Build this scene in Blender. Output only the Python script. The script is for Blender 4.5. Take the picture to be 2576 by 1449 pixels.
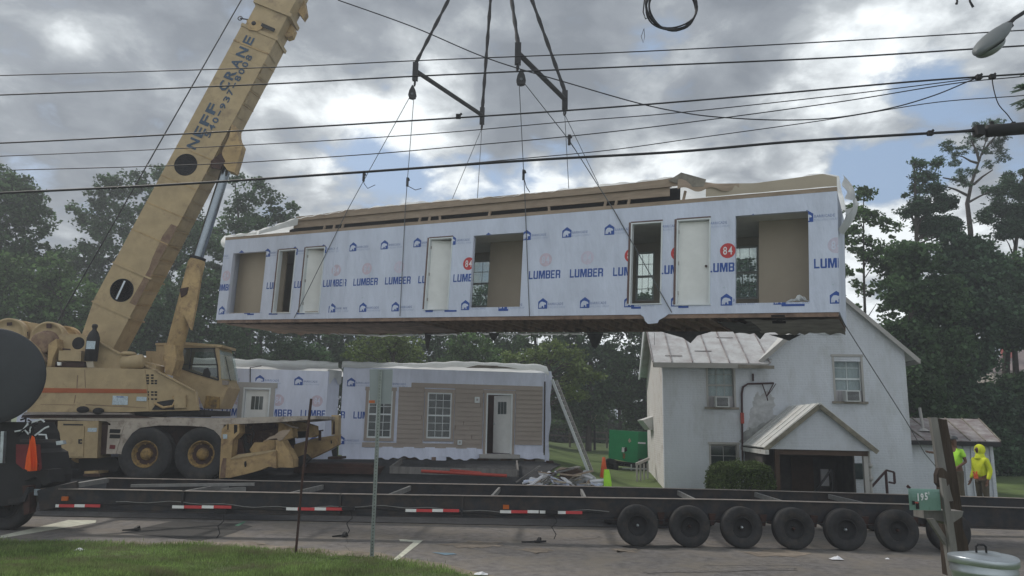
import bpy, bmesh, math, random
import numpy as np
from mathutils import Vector, Matrix, Quaternion
for o in list(bpy.data.objects): bpy.data.objects.remove(o)
SC = bpy.context.scene
COL = SC.collection
RND = random.Random(7)

# ------------------------------------------------------------------ camera
PW, PH, FPX, HORIZON, ROLL, EYE = 2576., 1449., 1874., 1071., .02, 2.24
PITCH = math.atan((HORIZON-PH/2)/FPX)
cam = bpy.data.objects.new('camera', bpy.data.cameras.new('camera')); COL.objects.link(cam)
cam.data.sensor_width = 36; cam.data.lens = 36*FPX/PW; cam.data.clip_end = 3000; cam.data.clip_start = .1
cam.matrix_world = Matrix.Translation((0, 0, EYE)) @ Matrix.Rotation(math.pi/2+PITCH, 4, 'X') @ Matrix.Rotation(ROLL, 4, 'Z')
SC.camera = cam
CF = Vector((0, math.cos(PITCH), math.sin(PITCH))); CU0 = Vector((0, -math.sin(PITCH), math.cos(PITCH))); CX0 = Vector((1, 0, 0))
CR = CX0*math.cos(ROLL)+CU0*math.sin(ROLL); CU = CU0*math.cos(ROLL)-CX0*math.sin(ROLL); CC = Vector((0, 0, EYE))
def ray(u, v): return CF+CR*((u-PW/2)/FPX)-CU*((v-PH/2)/FPX)
def P(u, v, y):            # the point at depth y that was measured at photo position u, v
    d = ray(u, v); return CC+d*(y/d.y)
def G(u, v, z=0.):         # same, on the level z
    d = ray(u, v); return CC+d*((z-EYE)/d.z)

# ------------------------------------------------------------------ render / world / sun
SC.render.engine = 'CYCLES'
SC.view_settings.view_transform = 'Standard'; SC.view_settings.look = 'None'
SC.view_settings.exposure = .78; SC.view_settings.gamma = 1
SUN_EL, SUN_AZ = math.radians(50), math.radians(-52)      # azimuth from +Y towards +X (negative = left of view)
W = bpy.data.worlds.new("World"); SC.world = W; W.use_nodes = True
nt = W.node_tree; N = nt.nodes; L = nt.links
for n in list(N): N.remove(n)
def nd(t, **k):
    n = N.new(t)
    for a, b in k.items(): setattr(n, a, b)
    return n
def vmath(op, a, b=None, s=None):
    n = nd('ShaderNodeVectorMath', operation=op)
    for i, x in enumerate((a, b)):
        if x is None: continue
        if isinstance(x, (tuple, list, Vector)): n.inputs[i].default_value = tuple(x)
        else: L.new(x, n.inputs[i])
    if s is not None: n.inputs['Scale'].default_value = s
    return n
def fmath(op, a, b=None, c=None, clamp=False):
    n = nd('ShaderNodeMath', operation=op, use_clamp=clamp)
    for i, x in enumerate((a, b, c)):
        if x is None: continue
        if isinstance(x, (int, float)): n.inputs[i].default_value = x
        else: L.new(x, n.inputs[i])
    return n.outputs[0]
def noise(vec, scale, detail, rough=.55, dist=0.):
    n = nd('ShaderNodeTexNoise'); L.new(vec, n.inputs['Vector'])
    n.inputs['Scale'].default_value = scale; n.inputs['Detail'].default_value = detail
    n.inputs['Roughness'].default_value = rough; n.inputs['Distortion'].default_value = dist
    return n
tc = nd('ShaderNodeTexCoord'); dirv = vmath('NORMALIZE', tc.outputs['Generated']).outputs[0]
sep = nd('ShaderNodeSeparateXYZ'); L.new(dirv, sep.inputs[0])
hgt = fmath('ADD', fmath('MAXIMUM', sep.outputs[2], 0.), .28)
comb = nd('ShaderNodeCombineXYZ')
L.new(fmath('DIVIDE', sep.outputs[0], hgt), comb.inputs[0]); L.new(fmath('DIVIDE', sep.outputs[1], hgt), comb.inputs[1])
cl = comb.outputs[0]
warpn = noise(cl, 2.6, 5, .6)
warp = vmath('SCALE', vmath('SUBTRACT', warpn.outputs['Color'], (.5, .5, .5)).outputs[0], s=.085).outputs[0]
wdir = vmath('NORMALIZE', vmath('ADD', dirv, warp).outputs[0]).outputs[0]
n1 = noise(cl, 2.9, 10, .56, .25).outputs[0]
n2 = noise(cl, 8.5, 8, .58, .3).outputs[0]
def blobs(lst):
    tot = None
    for (u, v, r, w) in lst:
        d = ray(u, v).normalized()
        dt = vmath('DOT_PRODUCT', wdir, d); 
        m = nd('ShaderNodeMapRange', interpolation_type='SMOOTHSTEP')
        L.new(dt.outputs['Value'], m.inputs[0])
        m.inputs[1].default_value = math.cos(math.radians(r*1.5)); m.inputs[2].default_value = math.cos(math.radians(r*.25))
        m.inputs[3].default_value = 0; m.inputs[4].default_value = w
        tot = m.outputs[0] if tot is None else fmath('ADD', tot, m.outputs[0])
    return tot
bright = blobs([(1060, 255, 5, .34), (1040, 340, 4, .16), (760, 310, 4, .20), (900, 300, 4, .14), (75, 45, 3, .14), (140, 245, 4, .16), (290, 145, 3, .12), (660, 200, 3, .14), (800, 500, 3, .26),
                (1150, 560, 4, .3), (1670, 150, 4, .22), (1640, 110, 2.5, .12), (2110, 175, 4, .22), (1550, 270, 3, .14), (1840, 300, 2.5, .12), (2340, 60, 5, .12), (2480, 150, 5, .14), (2150, 330, 5, .10), (2300, 330, 4, .10),
                (2200, 760, 6, .5), (1500, 640, 8, .4), (1640, 700, 6, .4), (1700, 480, 4, .18), (1400, 500, 4, .16), (1950, 400, 4, .12), (1250, 420, 3, .1)])
dark = blobs([(450, 70, 5, .24), (200, 60, 4, .12), (70, 340, 5, .14), (320, 300, 4, .14), (925, 35, 5, .22), (1210, 300, 4, .26), (1375, 270, 4, .24), (1475, 40, 5, .24), (1880, 110, 4.5, .26), (1820, 330, 5, .14), (1500, 330, 4, .14),
              (1270, 90, 4, .14), (2050, 30, 4, .1), (250, 420, 6, .12), (600, 60, 4, .1), (1600, 30, 4, .1)])
blue = blobs([(900, 430, 2.6, .5), (990, 400, 2.2, .4), (1010, 470, 2.6, .46), (1160, 465, 3, .5), (1270, 450, 2.5, .36), (1380, 460, 2.6, .4), (2130, 435, 1.8, .6), (2200, 425, 1.9, .6), (2280, 418, 1.9, .6), (2340, 445, 1.6, .5), (2160, 480, 1.6, .5), (2240, 492, 1.9, .5), (2540, 435, 1.8, .6),
              (2310, 190, 2.2, .42), (2380, 200, 2, .3), (1650, 100, 1.6, .26), (1075, 190, 1.6, .22), (100, 470, 3, .16), (2420, 250, 2.4, .3)])
def amp(x, k): return fmath('MULTIPLY', fmath('SUBTRACT', x, .5), k)
val = fmath('ADD', fmath('ADD', fmath('ADD', amp(n1, 2.1), amp(n2, 1.4)), fmath('SUBTRACT', bright, dark)), fmath('MULTIPLY_ADD', fmath('MAXIMUM', fmath('MULTIPLY', sep.outputs[1], -1.), 0.), .55, .43), clamp=True)  # sky also brightened behind the camera, added to light the front-facing surfaces
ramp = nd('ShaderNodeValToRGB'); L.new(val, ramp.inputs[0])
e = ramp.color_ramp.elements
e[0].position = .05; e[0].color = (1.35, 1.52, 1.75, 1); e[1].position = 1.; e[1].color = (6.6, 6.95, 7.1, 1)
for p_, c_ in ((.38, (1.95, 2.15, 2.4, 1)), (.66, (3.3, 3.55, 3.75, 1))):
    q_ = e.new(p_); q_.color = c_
sky = nd('ShaderNodeTexSky', sky_type='NISHITA'); sky.sun_disc = False
sky.sun_elevation = SUN_EL; sky.sun_rotation = SUN_AZ; sky.air_density = 1.2; sky.dust_density = 2.0; sky.ozone_density = 1.5
L.new(dirv, sky.inputs[0]) if sky.inputs else None
cov = nd('ShaderNodeMapRange', interpolation_type='SMOOTHSTEP')
L.new(fmath('SUBTRACT', fmath('ADD', fmath('ADD', amp(n2, 1.5), amp(n1, .8)), .73), fmath('MULTIPLY', blue, .60)), cov.inputs[0])
cov.inputs[1].default_value = .16; cov.inputs[2].default_value = .62; cov.inputs[3].default_value = 0; cov.inputs[4].default_value = 1
skc = nd('ShaderNodeMix', data_type='RGBA'); skc.inputs[0].default_value = .75
L.new(sky.outputs[0], skc.inputs[6]); skc.inputs[7].default_value = (1.75, 2.5, 3.7, 1)
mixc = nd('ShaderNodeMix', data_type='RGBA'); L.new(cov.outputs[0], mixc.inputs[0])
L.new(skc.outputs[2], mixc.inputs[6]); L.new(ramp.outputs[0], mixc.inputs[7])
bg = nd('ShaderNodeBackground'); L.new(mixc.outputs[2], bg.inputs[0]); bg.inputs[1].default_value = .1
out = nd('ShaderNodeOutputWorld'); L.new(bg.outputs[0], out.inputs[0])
sun = bpy.data.objects.new('sun', bpy.data.lights.new('sun', 'SUN')); COL.objects.link(sun)
sun.data.energy = 1.5; sun.data.angle = math.radians(10); sun.data.color = (1, .94, .86)
sd = Vector((math.sin(SUN_AZ)*math.cos(SUN_EL), math.cos(SUN_AZ)*math.cos(SUN_EL), math.sin(SUN_EL)))
sun.rotation_euler = sd.to_track_quat('Z', 'Y').to_euler()

# ------------------------------------------------------------------ materials
def mat(name, col, rough=.75, metal=0., var=.14, scale=2.5, bump=0., bscale=40., dirt=None, spec=.3, trans=0., stretch=None, island=0., brick=False):
    m = bpy.data.materials.new(name); m.use_nodes = True; t = m.node_tree; n = t.nodes; l = t.links
    b = n['Principled BSDF']; b.inputs['Roughness'].default_value = rough; b.inputs['Metallic'].default_value = metal
    b.inputs['Specular IOR Level'].default_value = spec
    tcn = n.new('ShaderNodeTexCoord'); vec = tcn.outputs['Object']
    if stretch:
        mp = n.new('ShaderNodeMapping'); l.new(vec, mp.inputs[0]); mp.inputs['Scale'].default_value = stretch; vec = mp.outputs[0]
    nz = n.new('ShaderNodeTexNoise'); nz.inputs['Scale'].default_value = scale; nz.inputs['Detail'].default_value = 6; nz.inputs['Roughness'].default_value = .65
    l.new(vec, nz.inputs['Vector'])
    mr = n.new('ShaderNodeMapRange'); l.new(nz.outputs[0], mr.inputs[0]); mr.inputs[1].default_value = .25; mr.inputs[2].default_value = .75
    mr.inputs[3].default_value = 1-var*1.6; mr.inputs[4].default_value = 1+var*1.2
    f = mr.outputs[0]
    if island:
        gi = n.new('ShaderNodeNewGeometry'); mi = n.new('ShaderNodeMapRange'); l.new(gi.outputs['Random Per Island'], mi.inputs[0])
        mi.inputs[3].default_value = 1-island; mi.inputs[4].default_value = 1+island
        mm = n.new('ShaderNodeMath'); mm.operation = 'MULTIPLY'; l.new(f, mm.inputs[0]); l.new(mi.outputs[0], mm.inputs[1]); f = mm.outputs[0]
    vm = n.new('ShaderNodeVectorMath'); vm.operation = 'SCALE'; vm.inputs[0].default_value = col[:3]; l.new(f, vm.inputs['Scale'])
    c = vm.outputs[0]
    if dirt:
        dc, amt, dsc = dirt
        nz2 = n.new('ShaderNodeTexNoise'); nz2.inputs['Scale'].default_value = dsc; nz2.inputs['Detail'].default_value = 8; nz2.inputs['Roughness'].default_value = .7
        l.new(vec, nz2.inputs['Vector'])
        m2 = n.new('ShaderNodeMapRange'); l.new(nz2.outputs[0], m2.inputs[0]); m2.inputs[1].default_value = .62-amt*.3; m2.inputs[2].default_value = .76-amt*.2
        m2.inputs[4].default_value = .85
        mx = n.new('ShaderNodeMix'); mx.data_type = 'RGBA'; l.new(m2.outputs[0], mx.inputs[0]); l.new(c, mx.inputs[6]); mx.inputs[7].default_value = (*dc, 1); c = mx.outputs[2]
    l.new(c, b.inputs['Base Color'])
    if bump:
        nb = n.new('ShaderNodeTexNoise'); nb.inputs['Scale'].default_value = bscale; nb.inputs['Detail'].default_value = 5; l.new(vec, nb.inputs['Vector'])
        bp = n.new('ShaderNodeBump'); bp.inputs['Strength'].default_value = bump; bp.inputs['Distance'].default_value = .05
        l.new(nb.outputs[0], bp.inputs['Height']); l.new(bp.outputs[0], b.inputs['Normal'])
    if brick:
        sp_ = n.new('ShaderNodeSeparateXYZ'); l.new(tcn.outputs['Object'], sp_.inputs[0]); cb2 = n.new('ShaderNodeCombineXYZ')
        ad = n.new('ShaderNodeMath'); l.new(sp_.outputs[0], ad.inputs[0]); l.new(sp_.outputs[1], ad.inputs[1]); l.new(ad.outputs[0], cb2.inputs[0]); l.new(sp_.outputs[2], cb2.inputs[1])
        bk_ = n.new('ShaderNodeTexBrick'); l.new(cb2.outputs[0], bk_.inputs['Vector']); bk_.inputs['Scale'].default_value = 1.; bk_.inputs['Brick Width'].default_value = .22; bk_.inputs['Row Height'].default_value = .075
        bk_.inputs['Mortar Size'].default_value = .008; bk_.inputs['Mortar Smooth'].default_value = .6
        b2 = n.new('ShaderNodeBump'); b2.inputs['Strength'].default_value = .55; b2.inputs['Distance'].default_value = .02; b2.invert = True
        l.new(bk_.outputs['Fac'], b2.inputs['Height']); l.new(bp.outputs[0], b2.inputs['Normal']); l.new(b2.outputs[0], b.inputs['Normal'])
    if trans:
        tr = n.new('ShaderNodeBsdfTranslucent'); l.new(c, tr.inputs[0]); ms = n.new('ShaderNodeMixShader'); ms.inputs[0].default_value = trans
        l.new(b.outputs[0], ms.inputs[1]); l.new(tr.outputs[0], ms.inputs[2]); l.new(ms.outputs[0], n['Material Output'].inputs[0])
    return m
def glass(name, tint=(.5, .55, .55), rough=.03, alpha=.45):
    m = bpy.data.materials.new(name); m.use_nodes = True; t = m.node_tree; n = t.nodes; l = t.links
    b = n['Principled BSDF']; b.inputs['Base Color'].default_value = (*tint, 1); b.inputs['Roughness'].default_value = rough; b.inputs['Specular IOR Level'].default_value = .6
    tr = n.new('ShaderNodeBsdfTransparent'); tr.inputs[0].default_value = (.85, .9, .88, 1); ms = n.new('ShaderNodeMixShader'); ms.inputs[0].default_value = alpha
    l.new(tr.outputs[0], ms.inputs[1]); l.new(b.outputs[0], ms.inputs[2]); l.new(ms.outputs[0], n['Material Output'].inputs[0])
    return m
RUST = (.07, .03, .018)
M = dict(
 tan=mat('tan_paint', (.385, .29, .165), .55, var=.14, dirt=((.22, .155, .095), .22, 2.6), bump=.06, bscale=8),
 tan_worn=mat('worn_tan_paint', (.41, .285, .14), .7, var=.22, dirt=((.14, .085, .055), .4, 4.5), bump=.2, bscale=12),
 tan_rust=mat('rusted_tan_paint', (.27, .19, .12), .8, var=.3, dirt=((.12, .065, .05), .8, 5), bump=.2, bscale=14),
 deck=mat('pale_deck_paint', (.40, .35, .30), .7, var=.15, dirt=((.12, .09, .07), .4, 4)),
 ochre=mat('ochre_rim_paint', (.30, .19, .06), .6, var=.2, dirt=((.05, .035, .03), .6, 8)),
 orange=mat('orange_stripe', (.33, .085, .028), .6),
 sticker=mat('pale_sticker', (.42, .5, .56), .5, var=.25, scale=30),
 dark=mat('dark_steel', (.018, .018, .02), .7, var=.3),
 brown=mat('rusty_brown_steel', (.06, .03, .024), .85, var=.35, dirt=((.02, .014, .014), .6, 5)),
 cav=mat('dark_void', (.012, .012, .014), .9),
 rubber=mat('tyre_rubber', (.030, .030, .032), .85, var=.3, scale=6, bump=.2, bscale=30, dirt=((.06, .052, .045), .4, 4)),
 chrome=mat('chrome', (.23, .26, .29), .22, 1., var=.05),
 steelblk=mat('black_beam_paint', (.019, .021, .027), .5, var=.4, dirt=((.05, .038, .032), .6, 3.5), bump=.1, bscale=6),
 beamtop=mat('worn_beam_flange', (.24, .21, .19), .6, var=.2, scale=6),
 cross=mat('grey_crossmember', (.19, .19, .185), .7, var=.2, scale=5),
 wrap=mat('house_wrap', (.57, .62, .75), .6, var=.10, scale=1.1, bump=1.1, bscale=2.4, stretch=(1.6, 1, .5)),
 wrapfar=mat('house_wrap_pale', (.62, .66, .80), .65, var=.10, scale=1.6, bump=.9, bscale=2.6, stretch=(1.6, 1, .5)),  # copy of the house wrap, colour raised to brighten the ground modules
 ink=mat('blue_print', (.030, .085, .33), .6, var=.15, scale=14),
 ink2=mat('pale_blue_print', (.19, .26, .47), .6, var=.3, scale=40),
 inkhaze=mat('faint_blue_print', (.38, .45, .62), .6, var=.2, scale=40),
 inkgrn=mat('faint_green_print', (.42, .52, .58), .6, var=.2, scale=40),
 red=mat('red_print', (.50, .055, .060), .6, var=.1),
 fade=mat('faded_red_print', (.55, .47, .56), .6, var=.12, scale=9),
 fade2=mat('fainter_red_print', (.56, .53, .65), .6, var=.1, scale=9),
 white=mat('white_paint', (.70, .71, .70), .55, var=.06),
 whiteprint=mat('white_print', (.72, .72, .75), .6, var=.04),
 trim=mat('white_trim', (.62, .66, .68), .5, var=.06),
 greytrim=mat('grey_trim', (.36, .35, .34), .6, var=.08),
 tape=mat('brown_sill_tape', (.14, .09, .085), .7, var=.25),
 drywall=mat('tan_board', (.40, .345, .27), .85, var=.05, scale=1),
 drywall2=mat('brown_board', (.36, .31, .25), .85, var=.06, scale=1),
 stud=mat('pine_lumber', (.32, .25, .19), .75, var=.2, stretch=(1, 1, 6), dirt=((.2, .12, .07), .2, 5)),
 joist=mat('reddish_joist', (.235, .16, .12), .8, var=.3, dirt=((.06, .035, .03), .4, 2)),
 belly=mat('torn_belly_cloth', (.085, .085, .09), .85, var=.4, bump=.4, bscale=5),
 bellygrey=mat('grey_belly_board', (.30, .28, .28), .8, var=.25),
 tarp=mat('white_roof_membrane', (.86, .88, .88), .45, var=.06, bump=.5, bscale=5, trans=.55),
 tarpdark=mat('grey_tarp', (.62, .64, .65), .5, var=.12, bump=.5, bscale=4, trans=.3),
 siding=mat('tan_siding', (.33, .285, .255), .75, var=.06),
 sidinglip=mat('siding_joint', (.10, .08, .07), .8),  # dark strip colour for the siding butt joints
 glassd=glass('window_glass', (.03, .045, .05), .04, .72),
 glassc=glass('clear_glass', (.5, .6, .65), .03, .28),
 glasst=glass('tinted_cab_glass', (.03, .05, .05), .05, .35),
 stucco=mat('white_painted_masonry', (.56, .59, .65), .85, var=.05, scale=1.4, bump=.35, bscale=16, dirt=((.43, .45, .47), .45, 1.2), brick=True, stretch=(1, 1, .35)),
 stuccow=mat('sunlit_worn_masonry', (.68, .665, .65), .85, var=.1, scale=2, bump=.4, bscale=14, dirt=((.45, .41, .38), .5, 2), brick=True),  # lighter, warmer copy of the masonry: sunlight put into the left wall's colour
 stain=mat('grey_wall_stain', (.45, .46, .48), .9, var=.2, scale=5),
 stain2=mat('dark_wall_stain', (.28, .29, .29), .9, var=.35, scale=4),
 tin=mat('tin_roof', (.54, .55, .56), .5, .1, var=.12, scale=2, dirt=((.38, .355, .36), .6, 2.2), bump=.15, bscale=6),
 tinw=mat('pale_tin_roof', (.60, .61, .60), .45, .1, var=.12, scale=3, dirt=((.36, .33, .30), .4, 3), bump=.15, bscale=6),
 tinr=mat('rusty_tin_roof', (.40, .385, .385), .5, .2, var=.22, scale=4, dirt=((.19, .14, .14), .8, 3)),
 oldwood=mat('old_grey_wood', (.22, .20, .17), .85, var=.3, scale=5),
 mossy=mat('mossy_fascia', (.21, .195, .155), .85, var=.35, scale=5),
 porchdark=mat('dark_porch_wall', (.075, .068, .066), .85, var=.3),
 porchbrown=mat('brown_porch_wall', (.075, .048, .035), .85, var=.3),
 railing=mat('maroon_railing', (.045, .018, .022), .6),
 asphalt=mat('asphalt', (.185, .172, .165), .9, var=.30, scale=5.5, bump=.6, bscale=60, dirt=((.225, .198, .165), .6, .9)),
 patch=mat('fresh_asphalt', (.062, .060, .058), .92, var=.15, scale=2, bump=.4, bscale=60),
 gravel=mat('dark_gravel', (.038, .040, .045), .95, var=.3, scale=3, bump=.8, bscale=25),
 sand=mat('sawdust', (.225, .19, .155), .95, var=.3, scale=3, bump=.3, bscale=40),
 paintw=mat('road_paint', (.55, .55, .46), .8, var=.2, scale=6),
 lawn=mat('lawn', (.090, .128, .042), .95, var=.35, scale=.7, bump=.7, bscale=12),  # green lowered: shade of the trees put into the lawn colour
 blade=mat('grass_blade', (.20, .285, .088), .8, var=.4, scale=1.1, trans=.3, island=.5, dirt=((.20, .175, .11), .5, 1.3)),
 kerb=mat('concrete', (.26, .25, .23), .9, var=.15),
 wood=mat('weathered_post', (.050, .036, .028), .85, var=.4, scale=3, stretch=(4, 4, .5), bump=.4, bscale=10),
 greywood=mat('pale_weathered_wood', (.17, .162, .155), .8, var=.25, stretch=(3, 3, .6)),
 galv=mat('galvanised_steel', (.42, .46, .49), .32, .75, var=.14, scale=4, bump=.1, bscale=5),
 galvd=mat('sign_back', (.24, .27, .28), .6, .1, var=.06),
 post=mat('galvanised_post', (.26, .29, .28), .5, .5, var=.12, scale=10),
 mbox=mat('green_mailbox', (.14, .25, .21), .45, .1, var=.12, dirt=((.06, .14, .11), .3, 6)),
 flagred=mat('red_plastic', (.42, .05, .04), .5),
 wire=mat('black_cable', (.022, .022, .026), .6),
 wiregrey=mat('wire_rope', (.10, .11, .12), .5, .4),
 sling=mat('black_sling', (.018, .018, .020), .8, var=.3, scale=12),
 lamp=mat('lamp_housing', (.13, .145, .15), .5, .3, var=.08),
 lens=mat('frosted_lens', (.20, .225, .23), .25, var=.06),
 genset=mat('green_paint', (.010, .26, .10), .4, var=.1),
 cone=mat('orange_plastic', (.62, .10, .025), .5),
 flagor=mat('orange_fabric', (.95, .17, .03), .8, var=.1, trans=.35),
 tank=mat('dark_grey_tank', (.042, .046, .053), .6, var=.12),
 truckred=mat('red_truck_paint', (.16, .018, .022), .5, var=.3),
 hiyellow=mat('hi_vis_yellow', (.60, .66, .035), .8, var=.1, bump=.3, bscale=10),
 higreen=mat('hi_vis_green', (.42, .80, .07), .8, var=.08, bump=.3, bscale=10),
 skin=mat('brown_skin', (.12, .06, .04), .6),
 trousers=mat('brown_trousers', (.085, .07, .05), .9, var=.2),
 bark=mat('bark', (.060, .052, .045), .95, var=.3, scale=6, bump=.5, bscale=10),
 amber=mat('amber_lens', (.40, .10, .02), .3),
 redpipe=mat('red_pipe', (.36, .055, .04), .6),
 acw=mat('ac_casing', (.55, .57, .57), .5), acg=mat('ac_grille', (.055, .06, .065), .6),
 curtain=mat('pale_curtain', (.36, .35, .37), .9, var=.25, stretch=(9, 9, 1)),
 leafA=mat('leaf_dark', (.066, .122, .050), .7, var=.45, scale=.5, trans=.38, island=.5),
 leafB=mat('leaf_mid', (.095, .168, .054), .7, var=.45, scale=.5, trans=.38, island=.5),
 leafC=mat('leaf_light', (.15, .205, .06), .7, var=.3, scale=.4, trans=.32, island=.45),
 leafP=mat('needle_dark', (.058, .110, .056), .75, var=.4, scale=.6, trans=.3, island=.5),
 leafH=mat('hedge_leaf', (.070, .105, .030), .7, var=.35, scale=2, trans=.3, island=.55),
)

# ------------------------------------------------------------------ mesh builder
ROOTM = {}
def tag(o, label=None, cat=None, group=None, kind=None):
    if label: o['label'] = label
    if cat: o['category'] = cat
    if group: o['group'] = group
    if kind: o['kind'] = kind
    return o
def thing(name, loc, label, cat, group=None):
    o = bpy.data.objects.new(name, None); COL.objects.link(o); o.location = loc; o.empty_display_size = .2
    tag(o, label, cat, group); o['_l'] = tuple(loc); return o
class MB:
    def __init__(s, xf=None): s.v = []; s.f = []; s.m = []; s.s = []; s.xf = xf
    def add(s, vs, fs, mi=0, smooth=False):
        b = len(s.v)
        for v in vs:
            v = Vector(v)
            if s.xf is not None: v = s.xf @ v
            s.v.append(v)
        for f in fs: s.f.append([i+b for i in f]); s.m.append(mi); s.s.append(smooth)
    def box(s, x0, x1, y0, y1, z0, z1, mi=0):
        s.add([(x, y, z) for x in (x0, x1) for y in (y0, y1) for z in (z0, z1)],
              [(0, 1, 3, 2), (4, 6, 7, 5), (0, 4, 5, 1), (2, 3, 7, 6), (0, 2, 6, 4), (1, 5, 7, 3)], mi)
    def bar(s, p, q, w, h, mi=0, up=(0, 0, 1)):
        p = Vector(p); q = Vector(q); d = (q-p).normalized(); up = Vector(up)
        if abs(d.dot(up)) > .98: up = Vector((1, 0, 0))
        a = d.cross(up).normalized(); b = a.cross(d).normalized()
        vs = []
        for c in (p, q):
            for i, j in ((-1, -1), (1, -1), (1, 1), (-1, 1)): vs.append(c+a*(w/2*i)+b*(h/2*j))
        s.add(vs, [(3, 2, 1, 0), (4, 5, 6, 7), (0, 1, 5, 4), (1, 2, 6, 5), (2, 3, 7, 6), (3, 0, 4, 7)], mi)
    def tube(s, pts, r, n=8, mi=0, caps=True, smooth=True):
        pts = [Vector(p) for p in pts]; k = len(pts); rs = r if isinstance(r, (list, tuple)) else [r]*k
        vs = []; prev = None
        for i, p in enumerate(pts):
            d = (pts[min(i+1, k-1)]-pts[max(i-1, 0)]).normalized()
            if prev is None:
                a = d.cross(Vector((0, 0, 1)))
                if a.length < .05: a = d.cross(Vector((1, 0, 0)))
                a.normalize()
            else:
                a = (prev-d*prev.dot(d)).normalized()
            prev = a; b = d.cross(a)
            for j in range(n):
                t = 2*math.pi*j/n; vs.append(p+(a*math.cos(t)+b*math.sin(t))*rs[i])
        fs = [(i*n+j, i*n+(j+1) % n, (i+1)*n+(j+1) % n, (i+1)*n+j) for i in range(k-1) for j in range(n)]
        s.add(vs, fs, mi, smooth)
        if caps: s.add(vs[:n], [tuple(reversed(range(n)))], mi); s.add(vs[-n:], [tuple(range(n))], mi)
    def lathe(s, prof, o, axis, n=32, mi=0, smooth=True):      # prof: (radius, offset along axis)
        o = Vector(o); ax = Vector(axis).normalized(); a = ax.orthogonal().normalized(); b = ax.cross(a)
        vs = []
        for (r, h) in prof:
            for j in range(n):
                t = 2*math.pi*j/n; vs.append(o+ax*h+(a*math.cos(t)+b*math.sin(t))*r)
        fs = [(i*n+j, i*n+(j+1) % n, (i+1)*n+(j+1) % n, (i+1)*n+j) for i in range(len(prof)-1) for j in range(n)]
        s.add(vs, fs, mi, smooth)
    def prism(s, poly, off, mi=0):
        n = len(poly); off = Vector(off); a = [Vector(p) for p in poly]; vs = a+[p+off for p in a]
        s.add(vs, [tuple(range(n)), tuple(reversed(range(n, 2*n)))]+[(i, i+n, (i+1) % n+n, (i+1) % n) for i in range(n)], mi)
    def grid(s, fn, nu, nv, mi=0, smooth=True):
        vs = [fn(i/nu, j/nv) for i in range(nu+1) for j in range(nv+1)]
        fs = [(i*(nv+1)+j, (i+1)*(nv+1)+j, (i+1)*(nv+1)+j+1, i*(nv+1)+j+1) for i in range(nu) for j in range(nv)]
        s.add(vs, fs, mi, smooth)
    def ball(s, c, r, mi=0, n=10):
        c = Vector(c); r = Vector(r) if not isinstance(r, (int, float)) else Vector((r, r, r))
        s.grid(lambda a, b: c+Vector((r.x*math.sin(math.pi*b)*math.cos(2*math.pi*a), r.y*math.sin(math.pi*b)*math.sin(2*math.pi*a), r.z*math.cos(math.pi*b))), n*2, n, mi)
    def build(s, name, mats, parent=None, label=None, recalc=True):
        if not isinstance(mats, (list, tuple)): mats = [mats]
        if parent is None:
            lo = Vector([min(v[i] for v in s.v) for i in range(3)]); hi = Vector([max(v[i] for v in s.v) for i in range(3)])
            off = Vector(((lo.x+hi.x)/2, (lo.y+hi.y)/2, lo.z))
        else:
            off = Vector(parent['_l'])
        me = bpy.data.meshes.new(name); me.from_pydata([v-off for v in s.v], [], s.f)
        for m in mats: me.materials.append(M[m] if isinstance(m, str) else m)
        me.polygons.foreach_set('material_index', s.m); me.polygons.foreach_set('use_smooth', s.s)
        if recalc and len(s.f) < 60000:
            bm = bmesh.new(); bm.from_mesh(me); bmesh.ops.recalc_face_normals(bm, faces=bm.faces); bm.to_mesh(me); bm.free()
        me.update(); o = bpy.data.objects.new(name, me); COL.objects.link(o)
        if parent is None: o.location = off
        else: o.parent = parent
        o['_l'] = tuple(off)
        if label: o['label'] = label
        return o
def sag(p, q, drop, n=16):
    p = Vector(p); q = Vector(q); return [p.lerp(q, i/n)-Vector((0, 0, drop*4*(i/n)*(1-i/n))) for i in range(n+1)]
def frame(O, X, Z=(0, 0, 1)):
    O = Vector(O); X = Vector(X).normalized(); Y = Vector(Z).cross(X).normalized(); Zz = X.cross(Y)
    m = Matrix.Identity(4)
    for i in range(3): m[i][0] = X[i]; m[i][1] = Y[i]; m[i][2] = Zz[i]; m[i][3] = O[i]
    return m
def loc2(xf, u, v, y=0.):        # photo position -> (x, z) on the facade plane xf at local depth y
    O = xf.translation; X = xf.col[0].xyz; Y = xf.col[1].xyz; Z = xf.col[2].xyz
    d = ray(u, v); o = CC-O; t = (y-o.dot(Y))/d.dot(Y); q = o+d*t
    return q.dot(X), q.dot(Z)
TXT = {}
def text2d(s, bold=.0, res=2):
    k = (s, bold, res)
    if k not in TXT:
        cu = bpy.data.curves.new('t', 'FONT'); cu.body = s; cu.resolution_u = res; cu.offset = bold
        ob = bpy.data.objects.new('t', cu); COL.objects.link(ob); bpy.context.view_layer.update()
        me = bpy.data.meshes.new_from_object(ob.evaluated_get(bpy.context.evaluated_depsgraph_get()))
        vs = [(v.co.x, v.co.y) for v in me.vertices]; fs = [tuple(p.vertices) for p in me.polygons]
        bpy.data.objects.remove(ob); bpy.data.meshes.remove(me); bpy.data.curves.remove(cu)
        x0 = min(v[0] for v in vs); x1 = max(v[0] for v in vs); y0 = min(v[1] for v in vs); y1 = max(v[1] for v in vs)
        TXT[k] = ([((x-x0)/(x1-x0), (y-y0)/(y1-y0)) for x, y in vs], fs)
    return TXT[k]
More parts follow.
